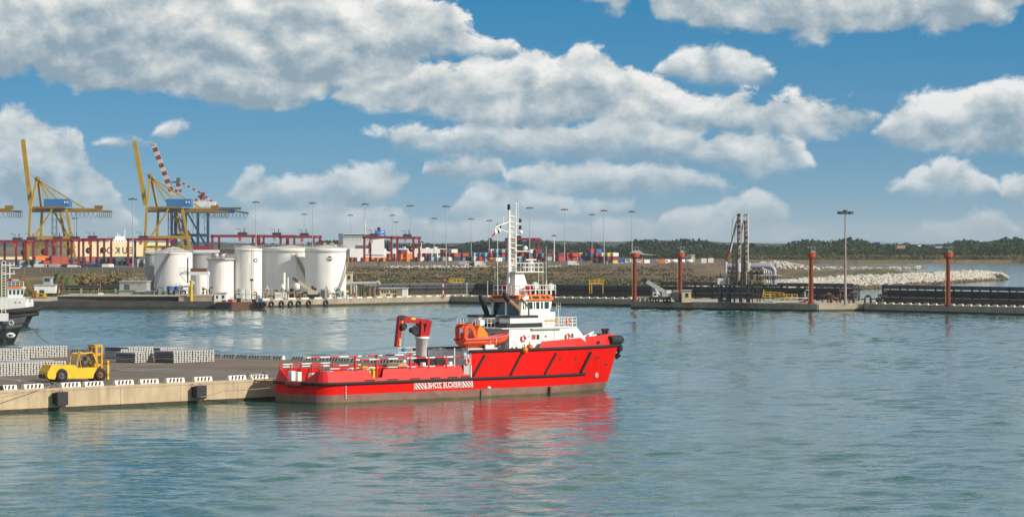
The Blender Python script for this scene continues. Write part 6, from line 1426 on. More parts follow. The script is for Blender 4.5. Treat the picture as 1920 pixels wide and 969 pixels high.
arm(1361, 'short white riser pipe left of the loading arms', (('riser', ARMW, ((1361, 533), (1361, 489)), .45), ('top_elbow', ARMR, ((1361, 489), (1364, 484)), .5), ('valve', FIRE, ((1367, 533), (1367, 519)), .5)))
lt = T('arm_tower', 'dark lattice support towers at the loading arm bases', 'tower', 1390, YA + 2, qz)
for x0, x1, yt in ((1373, 1382, 486), (1390, 1398, 482)):
    b = MB(); n = 8
    for px in (x0, x1):
        for dy in (1, 4): b.cyl(W(px, 533, YA + dy), W(px + (x0 + x1 - 2 * px) * .15, yt, YA + dy), .16, n=4)
    for k in range(n): y0, y1 = 533 - (533 - yt) * k / n, 533 - (533 - yt) * (k + 1) / n; b.beam(W(x0, y0, YA + 1), W(x1, y1, YA + 1), .16); b.beam(W(x1, y0, YA + 1), W(x0, y1, YA + 1), .16); b.beam(W(x0, y1, YA + 1), W(x1, y1, YA + 1), .18)
    relmb(b, lt).build('lattice', DST, lt, kind='stuff')
random.seed(4)
for k in range(22): px = random.uniform(1356, 1412); y = random.uniform(506, 528); RL(lt, 'gear_box', random.choice((DST, DST, RUST, GREYD, ARMR)), px, px + random.uniform(1.5, 4), y, 533, YA + random.uniform(.5, 7), 1)
for k in range(12): px = random.uniform(1350, 1412); b = MB(); b.cyl(W(px, 567, YA + 3), W(px, random.uniform(520, 545), YA + 3), .2, n=6); relmb(b, lt).build('riser_pipe', random.choice((DST, RUST, DST)), lt)
for k, (px, y0, y1, lab) in enumerate(((1382.5, 402, 500, 'left'), (1395.5, 414, 505, 'right'))):
    for j in range(9): y = y0 + (y1 - y0) * j / 9; b = MB(); b.beam(W(px, y, YA + 2.6), W(px + 6.5, y + .8, YA + 2.6), .35, .5); relmb(b, lt).build('arm_clamp', random.choice((DST, RUST, ARMR)), lt)
    b = MB(); b.cyl(W(px + .6, y0, YA + 2.5), W(px + .4, y1, YA + 2.5), .14, n=4); relmb(b, lt).build('hose_line', DST, lt)
pg = T('pipe_gantry', 'grey pipe gantry with big bend behind the loading arms', 'pipe gantry', 1410, YA + 14, qz)
PG = mat('lilac_grey_pipe', (.30, .30, .36), .45, metal=.2, var=.15, vs=.4)
b = MB(); b.tube([W(1358, 499, YA + 14), W(1440, 499, YA + 14), W(1448, 501, YA + 14), W(1451.5, 507, YA + 14), W(1452, 533, YA + 14)], .75, 12); relmb(b, pg).build('main_pipe', PG, pg)
for k, px in enumerate((1432, 1436, 1441, 1446)):
    b = MB(); b.tube([W(px - 3, 502 + k * 2, YA + 13), W(px, 504 + k * 2, YA + 13), W(px + .5, 515, YA + 13), W(px + .5, 533, YA + 13)], .22, 6); relmb(b, pg).build('small_pipe', SIL, pg)
RL(pg, 'lower_chord', DST, 1358, 1432, 510, 514, YA + 14, 1.2)
b = MB()
for k in range(8): x = 1360 + k * 9; b.beam(W(x, 502, YA + 14), W(x + 4.5, 511, YA + 14), .25); b.beam(W(x + 4.5, 511, YA + 14), W(x + 9, 502, YA + 14), .25)
relmb(b, pg).build('lattice', DST, pg, kind='stuff')
for px in (1350, 1419, 1424, 1445): RL(pg, 'gantry_leg', DST, px, px + 2, 512, 566, YA + 13, .5)
RL(pg, 'side_deck', SIL, 1424, 1468, 515.5, 517.2, YA + 12, 3)
b = MB(); rail(b, [W(1424, 516, YA + 12), W(1468, 516, YA + 12)], 1.4, .05, 1.6, 2, 4); relmb(b, pg).build('deck_rail', GREYD, pg, kind='stuff')
yg = T('yellow_gangway', 'yellow railed gangway at the foot of the loading arms', 'gangway', 1450, YA, qz)
YR = MATS['yellow_paint']
b = MB(); rail(b, [W(1408, 533, YA + 4), W(1438, 532.5, YA + 4)], 1.0, .08, 1.4, 2, 4); rail(b, [W(1430, 562, YA + 1), W(1432, 550, YA + 1)], 1.2, .09, 1, 2, 4); rail(b, [W(1434, 561, YA + 1), W(1495, 561, YA + 1)], 1.35, .09, 1.5, 2, 4); rail(b, [W(1434, 555, YA + 5), W(1470, 557, YA + 5)], 1.2, .08, 1.5, 2, 4); relmb(b, yg).build('rail', YR, yg, kind='stuff')
RL(yg, 'walkway', DST, 1408, 1438, 533, 534.5, YA + 4, 2)
jp = T('jetty_pipes', 'white low pipes and red valve on the jetty edge', 'pipework', 1480, 899, qz)
b = MB(); b.tube([W(1450, 566, 899), W(1452, 560, 899), W(1492, 559, 899), W(1515, 559, 899)], .22, 8); relmb(b, jp).build('white_pipe', ARMW, jp); b = MB(); b.tube([W(1455, 567, 898), W(1515, 566, 898)], .25, 8); relmb(b, jp).build('lower_pipe', BEI, jp)
RL(jp, 'grey_box', GREYL, 1433, 1448, 560, 567, 900, 2); RL(jp, 'red_drum', FIRE, 1507, 1511.5, 561, 567, 897, .8)
for k in range(5): RL(jp, 'pipe_stand', BEI, 1458 + k * 12, 1459.5 + k * 12, 559, 568, 898.6, .4)
# scattered valves and elbows in the right pipe field
rv = T('valve_field', 'rusty pipe bends and valves at the lamp mast foot', 'pipework', 1600, 905, qz)
random.seed(5)
for k in range(26):
    px = random.uniform(1500, 1660); y0 = 567 + (px - 1500) * .01; h = random.uniform(6, 24); Y = 912 - (px - 1520) / F * 905 * .9 + random.uniform(4, 12)
    b = MB(); b.tube([W(px, y0, Y), W(px, y0 - h + 3, Y), W(px + random.choice((-2, 2)), y0 - h, Y), W(px + random.choice((-8, 8)), y0 - h, Y)], random.choice((.2, .28, .4)), 6); relmb(b, rv).build('pipe_bend', random.choice((DST, RUST, DST, GREYL)), rv)
# mobile crane and cabin
mc = T('mobile_crane', 'grey truck crane with slanting boom on the jetty', 'crane truck', 1240, 925, qz)
RL(mc, 'carrier', mat('crane_teal_dark', (.03, .055, .06), .6, var=.2), 1217, 1258, 556, 562, 925, 2.6); RL(mc, 'driver_cab', WHITE, 1224.5, 1234, 548, 556.5, 925, 2.4); RL(mc, 'cab_window', BLACKP, 1226.5, 1231, 549.5, 553.5, 924.9, .1); RL(mc, 'slewing_body', GREYL, 1241, 1258, 546, 556, 925.3, 2.2); RL(mc, 'engine_cover', WHITE, 1249, 1259, 544, 550, 925.2, 2)
b = MB(); b.beam(W(1248, 548, 926), W(1210, 526, 926), .9, 1.1); relmb(b, mc).build('boom', GREYL, mc); b = MB(); b.beam(W(1212, 528, 925.9), W(1204, 523, 925.9), .9, 1.5); relmb(b, mc).build('boom_head', DST, mc); b = MB(); b.beam(W(1238, 553, 925.8), W(1228, 540, 925.8), .4); relmb(b, mc).build('lift_ram', WHITE, mc)
for px in (1222, 1232, 1247, 1254):
    p = W(px, 562.5, 924.8) - mc.location; MB().lathe([(.25, 0), (.65, 0), (.7, .1), (.7, .5), (.65, .6), (.25, .6)], 14, tuple(p), axis='y').build('wheel', TYRE, mc)
house('beige cabin with one barred window beside the red beacon', 1279, 1296, 545, 567, 921, 4, CREAM, wins=((1285, 1291, 549.5, 557),), name='beige_cabin', cat='cabin')
RL(T('dull_shed', 'dull beige shed side left of the beige cabin', 'shed', 1270, 926, qz), 'shed_wall', mat('dull_beige', (.3, .26, .19), .8, var=.15), 1262, 1273, 544, 562, 926, 4)
t = T('blue_bin', 'small blue bin beside the beige cabin', 'bin', 1267, 922, qz); RL(t, 'body', BLUE, 1264.5, 1269, 559, 565.5, 922, .8); RL(t, 'lid', GREYD, 1264.3, 1269.2, 558, 559, 921.9, 1)
random.seed(9)
for k in range(7):
    px = 1197 + k * 3; m = (RUST, BEI, GREYD)[k % 3]; t = T('oil_barrel', ORD[k] + ' small %s barrel left of the mobile crane, from left' % ('rusty', 'beige', 'grey')[k % 3], 'barrel', px, 930, qz, 'barrels left of the mobile crane'); b = MB(); b.cyl((0, 0, 0), (0, 0, 1.1), .22, n=8); b.build('drum', m, t); MB().cyl((0, 0, 1.1), (0, 0, 1.15), .24, n=8).build('lid', GREYD, t)
for px0, px1, y0, y1, lab in ((1105, 1132, 523.5, 541, 'yellow framed walkway over the pipe rack behind the bow'), (842, 870, 521.5, 546, 'yellow framed valve platform left of the vessel mast')):
    Y = 1005 if px0 > 1000 else 1035; t = T('yellow_walkway', lab, 'walkway', (px0 + px1) / 2, Y, LZ)
    b = MB(); rail(b, [W(px0, y0 + 7, Y), W(px1, y0 + 7, Y)], 1.1, .08, 1.3, 2, 4); relmb(b, t).build('rail', YR, t, kind='stuff'); RL(t, 'walkway_deck', YR, px0, px1, y0 + 7, y0 + 8.5, Y, 1.5)
    for px in (px0, px0 + 4, px1 - 2): RL(t, 'leg', YR if px0 > 1000 else DST, px, px + 1.2, y0 + 8, 551, Y, .3)
rwp = T('red_white_post', 'red and white banded post on the pale quay', 'post', 831, 1010, qz)
for k in range(5): RL(rwp, 'band', FIRE if k % 2 == 0 else WHITE, 829.8, 832.2, 525 + k * 6.5, 531.5 + k * 6.5, 1010, .4)
for px, y0 in ((875, 531), (914, 528), (1025, 528)):
    t = T('white_pole', 'thin white pole before the pipe rack, at %s of the mast' % {875: 'far left', 914: 'near left', 1025: 'right'}[px], 'pole', px, 1000, qz); b = MB(); b.cyl((0, 0, 0), (0, 0, HC - (y0 - HZ) / F * 1000 - qz), .14); b.build('pole', ARMW, t); MB().ball((0, 0, HC - (y0 - HZ) / F * 1000 - qz), .25, 6, 5).build('cap', ARMW, t)

# low pipes, valves and boxes that crowd the feet of the tanks
random.seed(77)
for lab, px0, px1, Y0, n in (('tangle of pipes and valves at the feet of the wide tank', 492, 572, 976, 34), ('tangle of pipes and valves below the emblem tank', 574, 648, 978, 30), ('pipes and small boxes below the tall slim tank', 428, 490, 958, 16), ('pipes and rusty gear left of the white cabin', 286, 396, 952, 26)):
    t = T('tank_pipework', lab, 'pipework', (px0 + px1) / 2, Y0, qz); zb = 3.85 if px0 < 300 else qz
    yb = HZ + (HC - zb) * F / Y0
    for k in range(n):
        px = random.uniform(px0, px1); h = random.uniform(4, 16); Y = Y0 + random.uniform(-4, 5); m = random.choice((DST, RUST, GREYL, BEI, WHITE, GREYD, GRN, STAIR))
        c = random.random()
        if c < .4: b = MB(); w = random.uniform(4, 12) * random.choice((-1, 1)); b.tube([W(px, yb, Y), W(px, yb - h + 2, Y), W(px + w * .2, yb - h, Y), W(px + w, yb - h, Y), W(px + w * 1.1, yb - h + 2, Y)], random.choice((.14, .2, .3)), 6); relmb(b, t).build('pipe', m, t)
        elif c < .7: RL(t, 'valve_box', m, px, px + random.uniform(1.5, 5), yb - h * .6, yb, Y, 1)
        else: b = MB(); b.cyl(W(px, yb, Y), W(px, yb - h * 1.2, Y), .12, n=5); b.torus(tuple(W(px, yb - h * 1.2, Y)), .4, .1, 'y', 10, 4); relmb(b, t).build('valve_wheel', m, t)

# ------------------------------------------------------------------ container terminal
random.seed(33)
YZ = LZ + .3
ap = [G(px, py, LZ + .25) for px, py in ((-300, 500), (280, 501), (640, 497.5), (1110, 496.5), (1300, 495.5), (1300, 484), (-300, 482))]
MB().prism([(p.x, p.y) for p in ap], LZ - .2, LZ + .28, 'z').build('yard_apron', mat('yard_asphalt', (.10, .095, .088), .9, var=.25, vs=.05), kind='structure')
CCOL = {'orange': (.62, .16, .025), 'red': (.42, .030, .028), 'maroon': (.16, .022, .030), 'brick': (.30, .055, .030), 'blue': (.03, .10, .28), 'navy': (.02, .035, .085), 'grey': (.30, .31, .32), 'white': (.62, .62, .60), 'yellow': (.58, .40, .08), 'teal': (.06, .22, .27), 'pale blue': (.25, .40, .52), 'dark grey': (.07, .075, .085)}
CM = {k: mat('container_' + k.replace(' ', '_'), v, .6, var=.12, vs=.2, streak=.2, sc=tuple(x * .45 for x in v), ssc=(.4, .4, .1)) for k, v in CCOL.items()}
LOCK = mat('container_gear', (.20, .20, .20), .6)
def cont_mesh(L, m):
    b = MB(); n = int(L / .45); zig = []
    for i in range(n + 1): zig.append((-L / 2 + .1 + (L - .2) * i / n, 1.22 if i % 2 else 1.17))
    for s in (-1, 1): b.loft([[(x, s * y, .14) for x, y in zig], [(x, s * y, 2.48) for x, y in zig]], False, False)
    b.b3(-L / 2 + .08, L / 2 - .08, -1.12, 1.12, .1, 2.52)
    for x in (-L / 2 + .06, L / 2 - .06):
        for y in (-1.17, 1.17): b.b3(x - .08, x + .08, y - .07, y + .07, 0, 2.59)
    for z in (.07, 2.53):
        for y in (-1.18, 1.18): b.b3(-L / 2, L / 2, y - .05, y + .05, z - .07, z + .06)
    return b.mesh('container_shell', m)
def door_mesh(L):
    b = MB()
    for y in (-.9, -.3, .3, .9): b.b3(-L / 2 - .02, -L / 2 + .05, y - .03, y + .03, .2, 2.4)
    return b.mesh('lock_rods', LOCK)
CMESH = {(L, k): cont_mesh(L, CM[k]) for L in (6.06, 12.19) for k in CCOL}
DMESH = {L: door_mesh(L) for L in (6.06, 12.19)}
CYAW = R(47)
TIER = ('ground tier', 'second tier', 'third tier', 'fourth tier', 'fifth tier')
ncont = 0
def container(px, Y, lvl, k, area, L=6.06, col_=0):
    global ncont; ncont += 1
    t = thing('shipping_container', '%s container, %s, %s column, %s' % (k, TIER[lvl], ORD[col_], area), 'container', (XZ(px, Y), Y, YZ + lvl * 2.6), CYAW + random.uniform(-.01, .01), 'containers ' + area)
    place('shell', CMESH[(L, k)], t); place('lock_rods', DMESH[L], t)
def block(px0, px1, Y, hs, pal, area, L=6.06, pitch=None):
    w = (L * math.cos(CYAW) + 2.44 * math.sin(CYAW)) * F / Y * .66; px = px0; i = 0
    while px < px1:
        h = hs[int((px - px0) / (px1 - px0) * len(hs))]; h = max(0, min(5, h + random.choice((0, 0, 0, -1))))
        for l in range(h): container(px, Y + random.uniform(-2, 2), l, random.choice(pal), area, L, i)
        i += 1
        px += pitch or w
mix = ['red', 'brick', 'maroon', 'blue', 'white', 'orange', 'navy', 'grey', 'yellow', 'teal', 'brick', 'maroon', 'pale blue', 'red']
block(652, 690, 2150, (2, 2, 3), ['white', 'orange', 'grey', 'white', 'brick'], 'right of the tanks')
block(700, 775, 2120, (2, 2, 3, 3, 4, 3), ['orange', 'brick', 'orange', 'brick', 'orange', 'maroon'], 'orange stack below yard crane')
block(780, 856, 2180, (3, 3, 3, 4, 3), ['white', 'grey', 'brick', 'navy', 'white', 'pale blue', 'maroon'], 'right of the orange stack')
block(850, 945, 2230, (4, 3, 4, 3, 4, 4), mix + ['red', 'red'], 'left of the vessel mast')
block(856, 960, 2120, (1, 1, 1, 2, 1), ['white', 'pale blue', 'teal', 'grey', 'orange'], 'front row left of mast')
block(955, 1056, 2200, (4, 3, 4, 4, 3), mix, 'right of the vessel mast')
block(1056, 1080, 2240, (3, 3), ['red', 'teal', 'blue', 'brick'], 'small block near right stack')
block(1090, 1160, 2260, (4, 4, 3, 3), ['maroon', 'brick', 'yellow', 'red', 'blue', 'white', 'navy', 'maroon'], 'right end of yard')
block(50, 122, 1830, (2, 3, 2, 3), ['orange', 'brick', 'white', 'grey', 'pale blue', 'brick', 'dark grey'], 'left of blue shed', 12.19, 15)
block(100, 180, 2150, (2, 2, 1, 2), ['orange', 'red', 'brick', 'blue', 'dark grey'], 'behind blue shed')
block(188, 285, 2120, (2, 2, 2, 2), ['navy', 'dark grey', 'maroon', 'navy', 'brick', 'dark grey', 'navy'], 'beside the dark silo')
block(262, 300, 1950, (2, 2), ['dark grey', 'grey', 'navy'], 'just left of the dark silo')
block(1160, 1260, 2300, (1, 0, 1, 0, 1), ['white', 'orange', 'teal', 'brick'], 'scattered right of the yard')
# long blue and grey shed with a window strip
t = T('long_shed', 'long blue grey shed with a strip of small windows', 'shed', 155, 1760, LZ)
RL(t, 'wall', mat('shed_grey', (.23, .25, .28), .7, var=.1, vs=.2), 115, 205, 506, 516, 1760, 20); RL(t, 'upper_band', mat('shed_dark_blue', (.045, .055, .10), .6), 114.5, 191, 495, 504, 1759.5, 20); RL(t, 'blue_stripe', BLUE, 114.5, 191, 503.6, 506.2, 1759.2, 20); RL(t, 'pale_gable', WHITE, 191, 205, 495.5, 506, 1759.6, 20)
for k in range(14): RL(t, 'window', BLACKP, 118 + k * 5.2, 121 + k * 5.2, 497.5, 500.5, 1759, .3)
t = T('white_gate_house', 'white gate house with blue roof edge before the long shed', 'hut', 177, 1740, LZ); RL(t, 'wall', WHITE, 170, 184, 505, 516, 1740, 5); RL(t, 'roof', BLUE, 169.5, 184.5, 503.5, 505, 1739.5, 6)
def truck(px, Y, lab, m, cab_r=True):
    t = T('lorry', lab, 'lorry', px, Y, YZ); b = MB(); b.b3(-3.6, 1.4, -1.2, 1.2, .9, 3.4); b.build('trailer', m, t); b = MB(); b.prism([(1.6, .6), (3.6, .6), (3.6, 1.8), (3.2, 3.0), (1.6, 3.0)], -1.15, 1.15, 'y'); b.build('cab', WHITE, t); MB().b3(2.3, 3.3, -1.2, -1.14, 1.9, 2.7).build('cab_window', GLASS, t)
    for x in (-2.6, -1.5, 2.6):
        for y in (-1.25, .85): MB().lathe([(.2, 0), (.5, 0), (.5, .4), (.2, .4)], 12, (x, y, .5), axis='y').build('wheel', TYRE, t)
for px, Y, lab, m in ((76, 1800, 'white lorry before the containers at far left', WHITE), (104, 1800, 'grey lorry between two white ones at far left', GREYL), (139, 1745, 'white lorry parked before the long blue shed', WHITE), (1075, 2050, 'white lorry at the yard fence right of the vessel', WHITE), (1168, 2250, 'blue lorry beyond the first red beacon', BLUE), (1190, 2260, 'white lorry behind the first red beacon', WHITE), (1243, 2200, 'orange lorry between the two left beacons', ORANGE), (900, 2040, 'white lorry at the yard fence left of the mast', WHITE), (868, 2040, 'pale lorry parked along the yard fence', GREYL)): truck(px, Y, lab, m)
for k in range(5):
    t = thing('tank_trailer', ORD[k] + ' white tank trailer from the left between two red beacons', 'trailer', (XZ(1263, 2200) - 10 + k * 5.2, 2200, YZ), 0, 'white tank trailers in a row')
    b = MB(); b.lathe([(0, -2.4), (1.2, -2.2), (1.2, 2.2), (0, 2.4)], 12, (0, 0, 2.2), axis='x'); b.build('trailer_tank', WHITE, t); MB().b3(-2, 2, -1, 1, .2, 1).build('trailer_chassis', GREYD, t)
for a in (('low pale building with flat roof behind the second beacon', 1290, 1303, 478, 492, 2250, GREYW), ('stepped pale block house left of the loading arms', 1296, 1302, 479, 491, 2240, CREAM), ('dark flat shed right of the second beacon', 1280, 1292, 482, 491, 2230, GREYD)): house(a[0], a[1], a[2], a[3], a[4], a[5], 12, a[6], name='yard_building', cat='building')
for lab, a_, c_, y0, y1 in (('left', 1315, 1325, 484.5, 493), ('right', 1328, 1338, 484, 492.5)):
    t = T('site_cabin', lab + ' one of two white site cabins on red bases', 'cabin', (a_ + c_) / 2, 2100, LZ, 'pair of white site cabins'); RL(t, 'cabin_wall', WHITE, a_, c_, y0, y1, 2100, 6); RL(t, 'red_base', FIRE, a_ - 1.2, c_ + 1.2, y1, 496, 2099, 7)
t = T('wing_canopy', 'white sweeping canopy roof with pointed end beside the beacon', 'canopy', 1210, 2200, LZ); b = MB(); b.prism([(XZ(1180, 2200), HC - (475 - HZ) / F * 2200), (XZ(1192, 2200), HC - (468 - HZ) / F * 2200), (XZ(1199, 2200), HC - (468.5 - HZ) / F * 2200), (XZ(1206, 2200), HC - (475 - HZ) / F * 2200), (XZ(1236, 2200), HC - (478.5 - HZ) / F * 2200), (XZ(1206, 2200), HC - (477.5 - HZ) / F * 2200)], 2200, 2212, 'y'); relmb(b, t).build('roof', GREYL, t)
for px in (1184, 1204): RL(t, 'support', GREYL, px, px + 1.5, 476, 493, 2202, .8)
house('orange roofed house in the woods at right', 1682, 1698, 460, 466, 2860, 10, mat('peach_wall', (.5, .3, .2), .8), mat('terracotta', (.45, .17, .09), .8), name='wood_house', cat='house')
house('tiny white house in the woods at right', 1722, 1727, 458, 462, 2890, 8, WHITE, name='wood_house', cat='house')
house('pale roofed barn in the woods beside the rightmost beacon', 1754, 1768, 461.5, 465, 2860, 10, mat('pale_barn', (.4, .45, .5), .8), name='wood_barn', cat='barn')
t = T('channel_hut', 'small white and orange hut on the low islet', 'hut', 1722, 2290, .8); RL(t, 'wall', WHITE, 1718.5, 1727, 498, 504, 2290, 4); RL(t, 'orange_side', ORANGE, 1714, 1718.5, 500, 504, 2290, 4)
# yard fence on its wall, the brown excavator arm in the field
fence('terminal_fence', 'long grey brown fence along the container yard', [(XZ(-100, 1690), 1690, LZ), (XZ(280, 1690), 1690, LZ)], 3.4, 8, FPOST, .1, mat('fence_weave', (.14, .12, .095), .9, var=.2, vs=.2))
fence('terminal_fence', 'long grey brown fence between the yard and the brown field', [(XZ(640, 2010), 2010, LZ), (XZ(870, 2040), 2040, LZ), (XZ(1110, 2060), 2060, LZ)], 3.8, 7, FPOST, .1, MATS['fence_weave'])
fence('terminal_fence', 'low brown fence right of the container yard', [(XZ(1110, 2060), 2060, LZ), (XZ(1350, 2080), 2080, LZ)], 2.2, 8, FPOST, .1, MATS['fence_weave'])
t = T('long_reach_excavator', 'brown long reach digger arm bent over the field', 'excavator', 950, 1480, LZ)
for a, c in (((906, 508.5), (925, 497.5)), ((925, 497.5), (938, 496.5)), ((938, 496.5), (947, 505)), ((947, 505), (956, 503))): b = MB(); b.beam(W(*a, 1480), W(*c, 1480), .8, 1.0); relmb(b, t).build('arm_segment', EXB, t)
RL(t, 'house', EXB, 948, 962, 500, 510, 1481, 3); RL(t, 'track', BLACKP, 946, 964, 509, 513, 1480.5, 3.4)

# ------------------------------------------------------------------ red rubber tyred yard cranes
RTG = mat('yard_crane_red', (.24, .025, .030), .55, var=.2, vs=.3); RTGD = mat('yard_crane_dark', (.05, .035, .045), .7, var=.3, vs=.3)
def rtg(px0, px1, Y, ytop, lab, ybot=None, house_at=.75, trol=.4):
    w = (px1 - px0) / F * Y; zt = HC - (ytop - HZ) / F * Y - LZ; t = T('yard_crane', lab, 'yard crane', px0, Y, LZ, 'red gantry cranes of the container yard'); dep = 9.0; sk = 3.5
    for x in (0, w - 1.4):
        for y, o in ((0, 0), (dep, sk)): b = MB(); b.b3(x + o, x + o + 1.4, y, y + 1.2, 1.6, zt - .8); b.build('leg', RTG, t)
        b = MB(); b.beam((x + .7, .6, 1.3), (x + sk + .7, dep + .6, 1.3), 1.2, 1.0); b.build('sill_beam', RTG, t)
        for k in (0, 1): 
            q = Vector((x + .7 + sk * k, .6 + dep * k, .7)); MB().lathe([(.25, -.4), (.75, -.4), (.75, .4), (.25, .4)], 12, tuple(q), axis='y').build('wheel', TYRE, t)
        MB().beam((x + .7, .6, zt - .9), (x + sk + .7, dep + .6, zt - .9), 1.0, 1.0).build('end_tie', RTG, t)
    for y, o in ((0, 0), (dep, sk)): MB().b3(o - .5, w + o + .5, y, y + 1.2, zt - 1.7, zt).build('girder', RTG, t)
    x = w * trol; MB().b3(x, x + 5.5, 1, dep, zt - .2, zt + 1.6).build('trolley', RTGD, t); MB().b3(x + .5, x + 2.2, .5, 2.5, zt - 4.2, zt - 1.8).build('operator_cab', ORANGER if random.random() < .6 else GREYL, t); MB().cyl((x + 4, 3, zt + 1.6), (x + 4, 3, zt + 4.2), .3, n=6).build('exhaust_stack', RTGD, t)
    MB().beam((x + 1.5, 2, zt + 1.6), (x + 1.5, 2, zt + 3.6), .25).build('davit_post', RTGD, t); MB().beam((x + 1.5, 2, zt + 3.6), (x - 1.5, 2, zt + 3.8), .25).build('davit_arm', RTGD, t)
    q = (w * house_at, -.6, 5); MB().b3(w - 3, w + .2, -1.2, 0, 2.2, 4.6).build('power_pack', RTGD, t); MB().lathe([(.3, -.5), (2.1, -.5), (2.1, .5), (.3, .5)], 16, (w * .88, 4, zt - 8), axis='y').build('cable_reel', RTGD, t)
    return t
cr = ((-8, 50, 2050, 450, 'red yard crane at the left frame edge'), (28, 88, 2100, 449, 'red yard crane second from the left edge'), (86, 136, 2080, 448, 'red yard crane below the left yellow quay crane'), (112, 172, 2160, 447.5, 'red yard crane behind the long blue shed'), (154, 197, 2100, 446.5, 'red yard crane in front of the cream car carrier'), (238, 315, 2080, 446.5, 'red yard crane at the foot of the right yellow crane'), (396, 484, 2050, 440, 'red yard crane above the short white tank'), (472, 542, 2120, 440.5, 'red yard crane above the tall slim tank'), (524, 590, 2060, 441.5, 'red yard crane above the wide white tank'), (681, 736, 2060, 442.5, 'red yard crane in front of the white ship'), (732, 777, 2090, 443.5, 'red yard crane right of the blue funnel'), (948, 1003, 2250, 446, 'red yard crane behind the vessel mast'))
for a in cr: rtg(a[0], a[1], a[2], a[3], a[4], trol=random.uniform(.2, .6))
# ------------------------------------------------------------------ ship to shore cranes
CY = mat('quay_crane_yellow', (.44, .28, .008), .55, var=.2, vs=.15, streak=.25, sc=(.25, .14, .02), ssc=(.2, .2, .05)); CYD = mat('quay_crane_ochre', (.24, .145, .012), .6, var=.25, vs=.15)
CBL = mat('quay_crane_blue', (.018, .05, .14), .55, var=.2, vs=.15); HBL = mat('machine_house_blue', (.03, .17, .42), .5, var=.1, vs=.1); CLAT = mat('crane_lattice_grey', (.10, .11, .12), .7)
def sts_y(px, lab, YC_=2500, dx2=0, tip=(-9, 262), apex=(17, 337), boomroot=(6, 386), gend=158, hx=(30, 78), only_girder=False):
    t = T('quay_crane', lab, 'harbour crane', px, YC_, LZ, 'yellow ship to shore cranes'); Pt = lambda x, y, d=0: W(px + x, y, YC_ + d)
    def bm(name, m, a, c, w, h=None, d0=0, d1=None): b = MB(); b.beam(Pt(*a, d0), Pt(*c, d0 if d1 is None else d1), w, h); return relmb(b, t).build(name, m, t)
    if not only_girder:
        for d, o in ((0, 0), (24, 22)):
            bm('sea_leg', CY, (o * 1.0, 490), (5 + o, 392), 1.9, 1.9, d); bm('upper_leg', CY, (5 + o * .95, 392), (apex[0] + (2 if o else 0), apex[1]), 1.6, 1.6, d, 12)
        for d, o in ((0, 0), (24, -12)): bm('land_leg', CY, (90 + o, 490), (72 + o, 392), 2.0, 2.0, d)
        bm('portal_beam', CY, (0, 445), (88, 445), 1.6, 2.4, 0); bm('portal_tie', CY, (0, 463), (90, 463), 1.2, 2, 24)
        bm('diagonal', CY, (46, 392), (0, 464), 1.2, 1.2, 0); bm('diagonal', CY, (46, 392), (84, 455), 1.2, 1.2, 24)
        for d in (9, 15): bm('raised_boom', CY if d == 9 else CYD, boomroot, tip, 2.6, 3.4, d)
        for k in range(9): f = k / 8; bm('boom_rung', CYD, (boomroot[0] + (tip[0] - boomroot[0]) * f, boomroot[1] + (tip[1] - boomroot[1]) * f), (boomroot[0] + (tip[0] - boomroot[0]) * f + .01, boomroot[1] + (tip[1] - boomroot[1]) * f), .8, .8, 9, 15)
        for e in ((46, 384), (54, 373), (112, 394)): bm('back_stay', CY, (apex[0] + 2, apex[1] + 1), e, 1.1, 1.1, 12)
        bm('fore_stay', CLAT, (apex[0], apex[1]), (boomroot[0] - 3 + (tip[0] - boomroot[0]) * .55, boomroot[1] + (tip[1] - boomroot[1]) * .55), .25, .25, 12)
        MB_ = MB(); MB_.ball(tuple(Pt(apex[0] + 1, apex[1] - 1, 12) - t.location), 2.2, 8, 6); MB_.build('apex_sheaves', CYD, t)
        a, c = Pt(hx[0], 388, 2), Pt(hx[1], 373, 2); b = MB(); b.b3(a.x, c.x, a.y, a.y + 16, a.z, c.z); mh_ = relmb(b, t).build('machinery_house', HBL, t)
        for k in range(2): a = Pt(hx[1] - 10 + k * 5, 381, 1.5); b = MB(); b.b3(a.x, a.x + 1.2, a.y, a.y + .3, a.z, a.z + 1.5); relmb(b, t).build('house_window', WHITE, mh_)
        b = MB(); x0, x1 = Pt(44, 470), Pt(52, 470)
        for x in (x0.x, x1.x):
            for d in (4, 9): b.cyl((x, YC_ + d, LZ), (x, YC_ + d, Pt(0, 392).z), .22, n=4)
        for k in range(14): z = LZ + 4 + k * 3; b.beam((x0.x, YC_ + 4, z), (x1.x, YC_ + 4, z + (3 if k % 2 else -3)), .18)
        relmb(b, t).build('stair_tower', CLAT, t, kind='stuff')
        b = MB()
        for x in (2, 24, 90): p = Pt(x, 488); b.b3(p.x - 3, p.x + 3, YC_ - 1, YC_ + 2, LZ, LZ + 2)
        relmb(b, t).parts('bogie', CYD, t)
    bm('trolley_girder', CYD, (5, 395), (gend - 20, 395), 1.6, 2.6, 6); bm('trolley_girder', CY, (5, 393), (gend - 20, 393), 1.6, 2.4, 16); bm('upper_girder', CYD, (5, 389), (70, 389), 1.2, 1.4, 2); bm('girder_end', CYD, (gend - 22, 396), (gend, 397), 1.0, 1.6, 8)
    a = Pt(gend - 28, 390, 8); b = MB(); b.b3(a.x - 2, a.x + 4, a.y, a.y + 5, a.z - 1, a.z + 2); relmb(b, t).build('end_cabin', CYD, t)
    b = MB()
    x = 66 if not only_girder else 100
    while x < gend - 2:
        w_ = 8 if x < gend - 28 else 4; P = [Pt(x + w_ * k / 6, 398 + 11 * math.sin(math.pi * k / 6) ** .7, 5) for k in range(7)]; b.tube(P, .16, 4); x += w_
    relmb(b, t).build('festoon_cable', CLAT, t, kind='stuff')
    bm('hoist_rope', CLAT, (92, 398), (92, 440), .35, .35, 8)
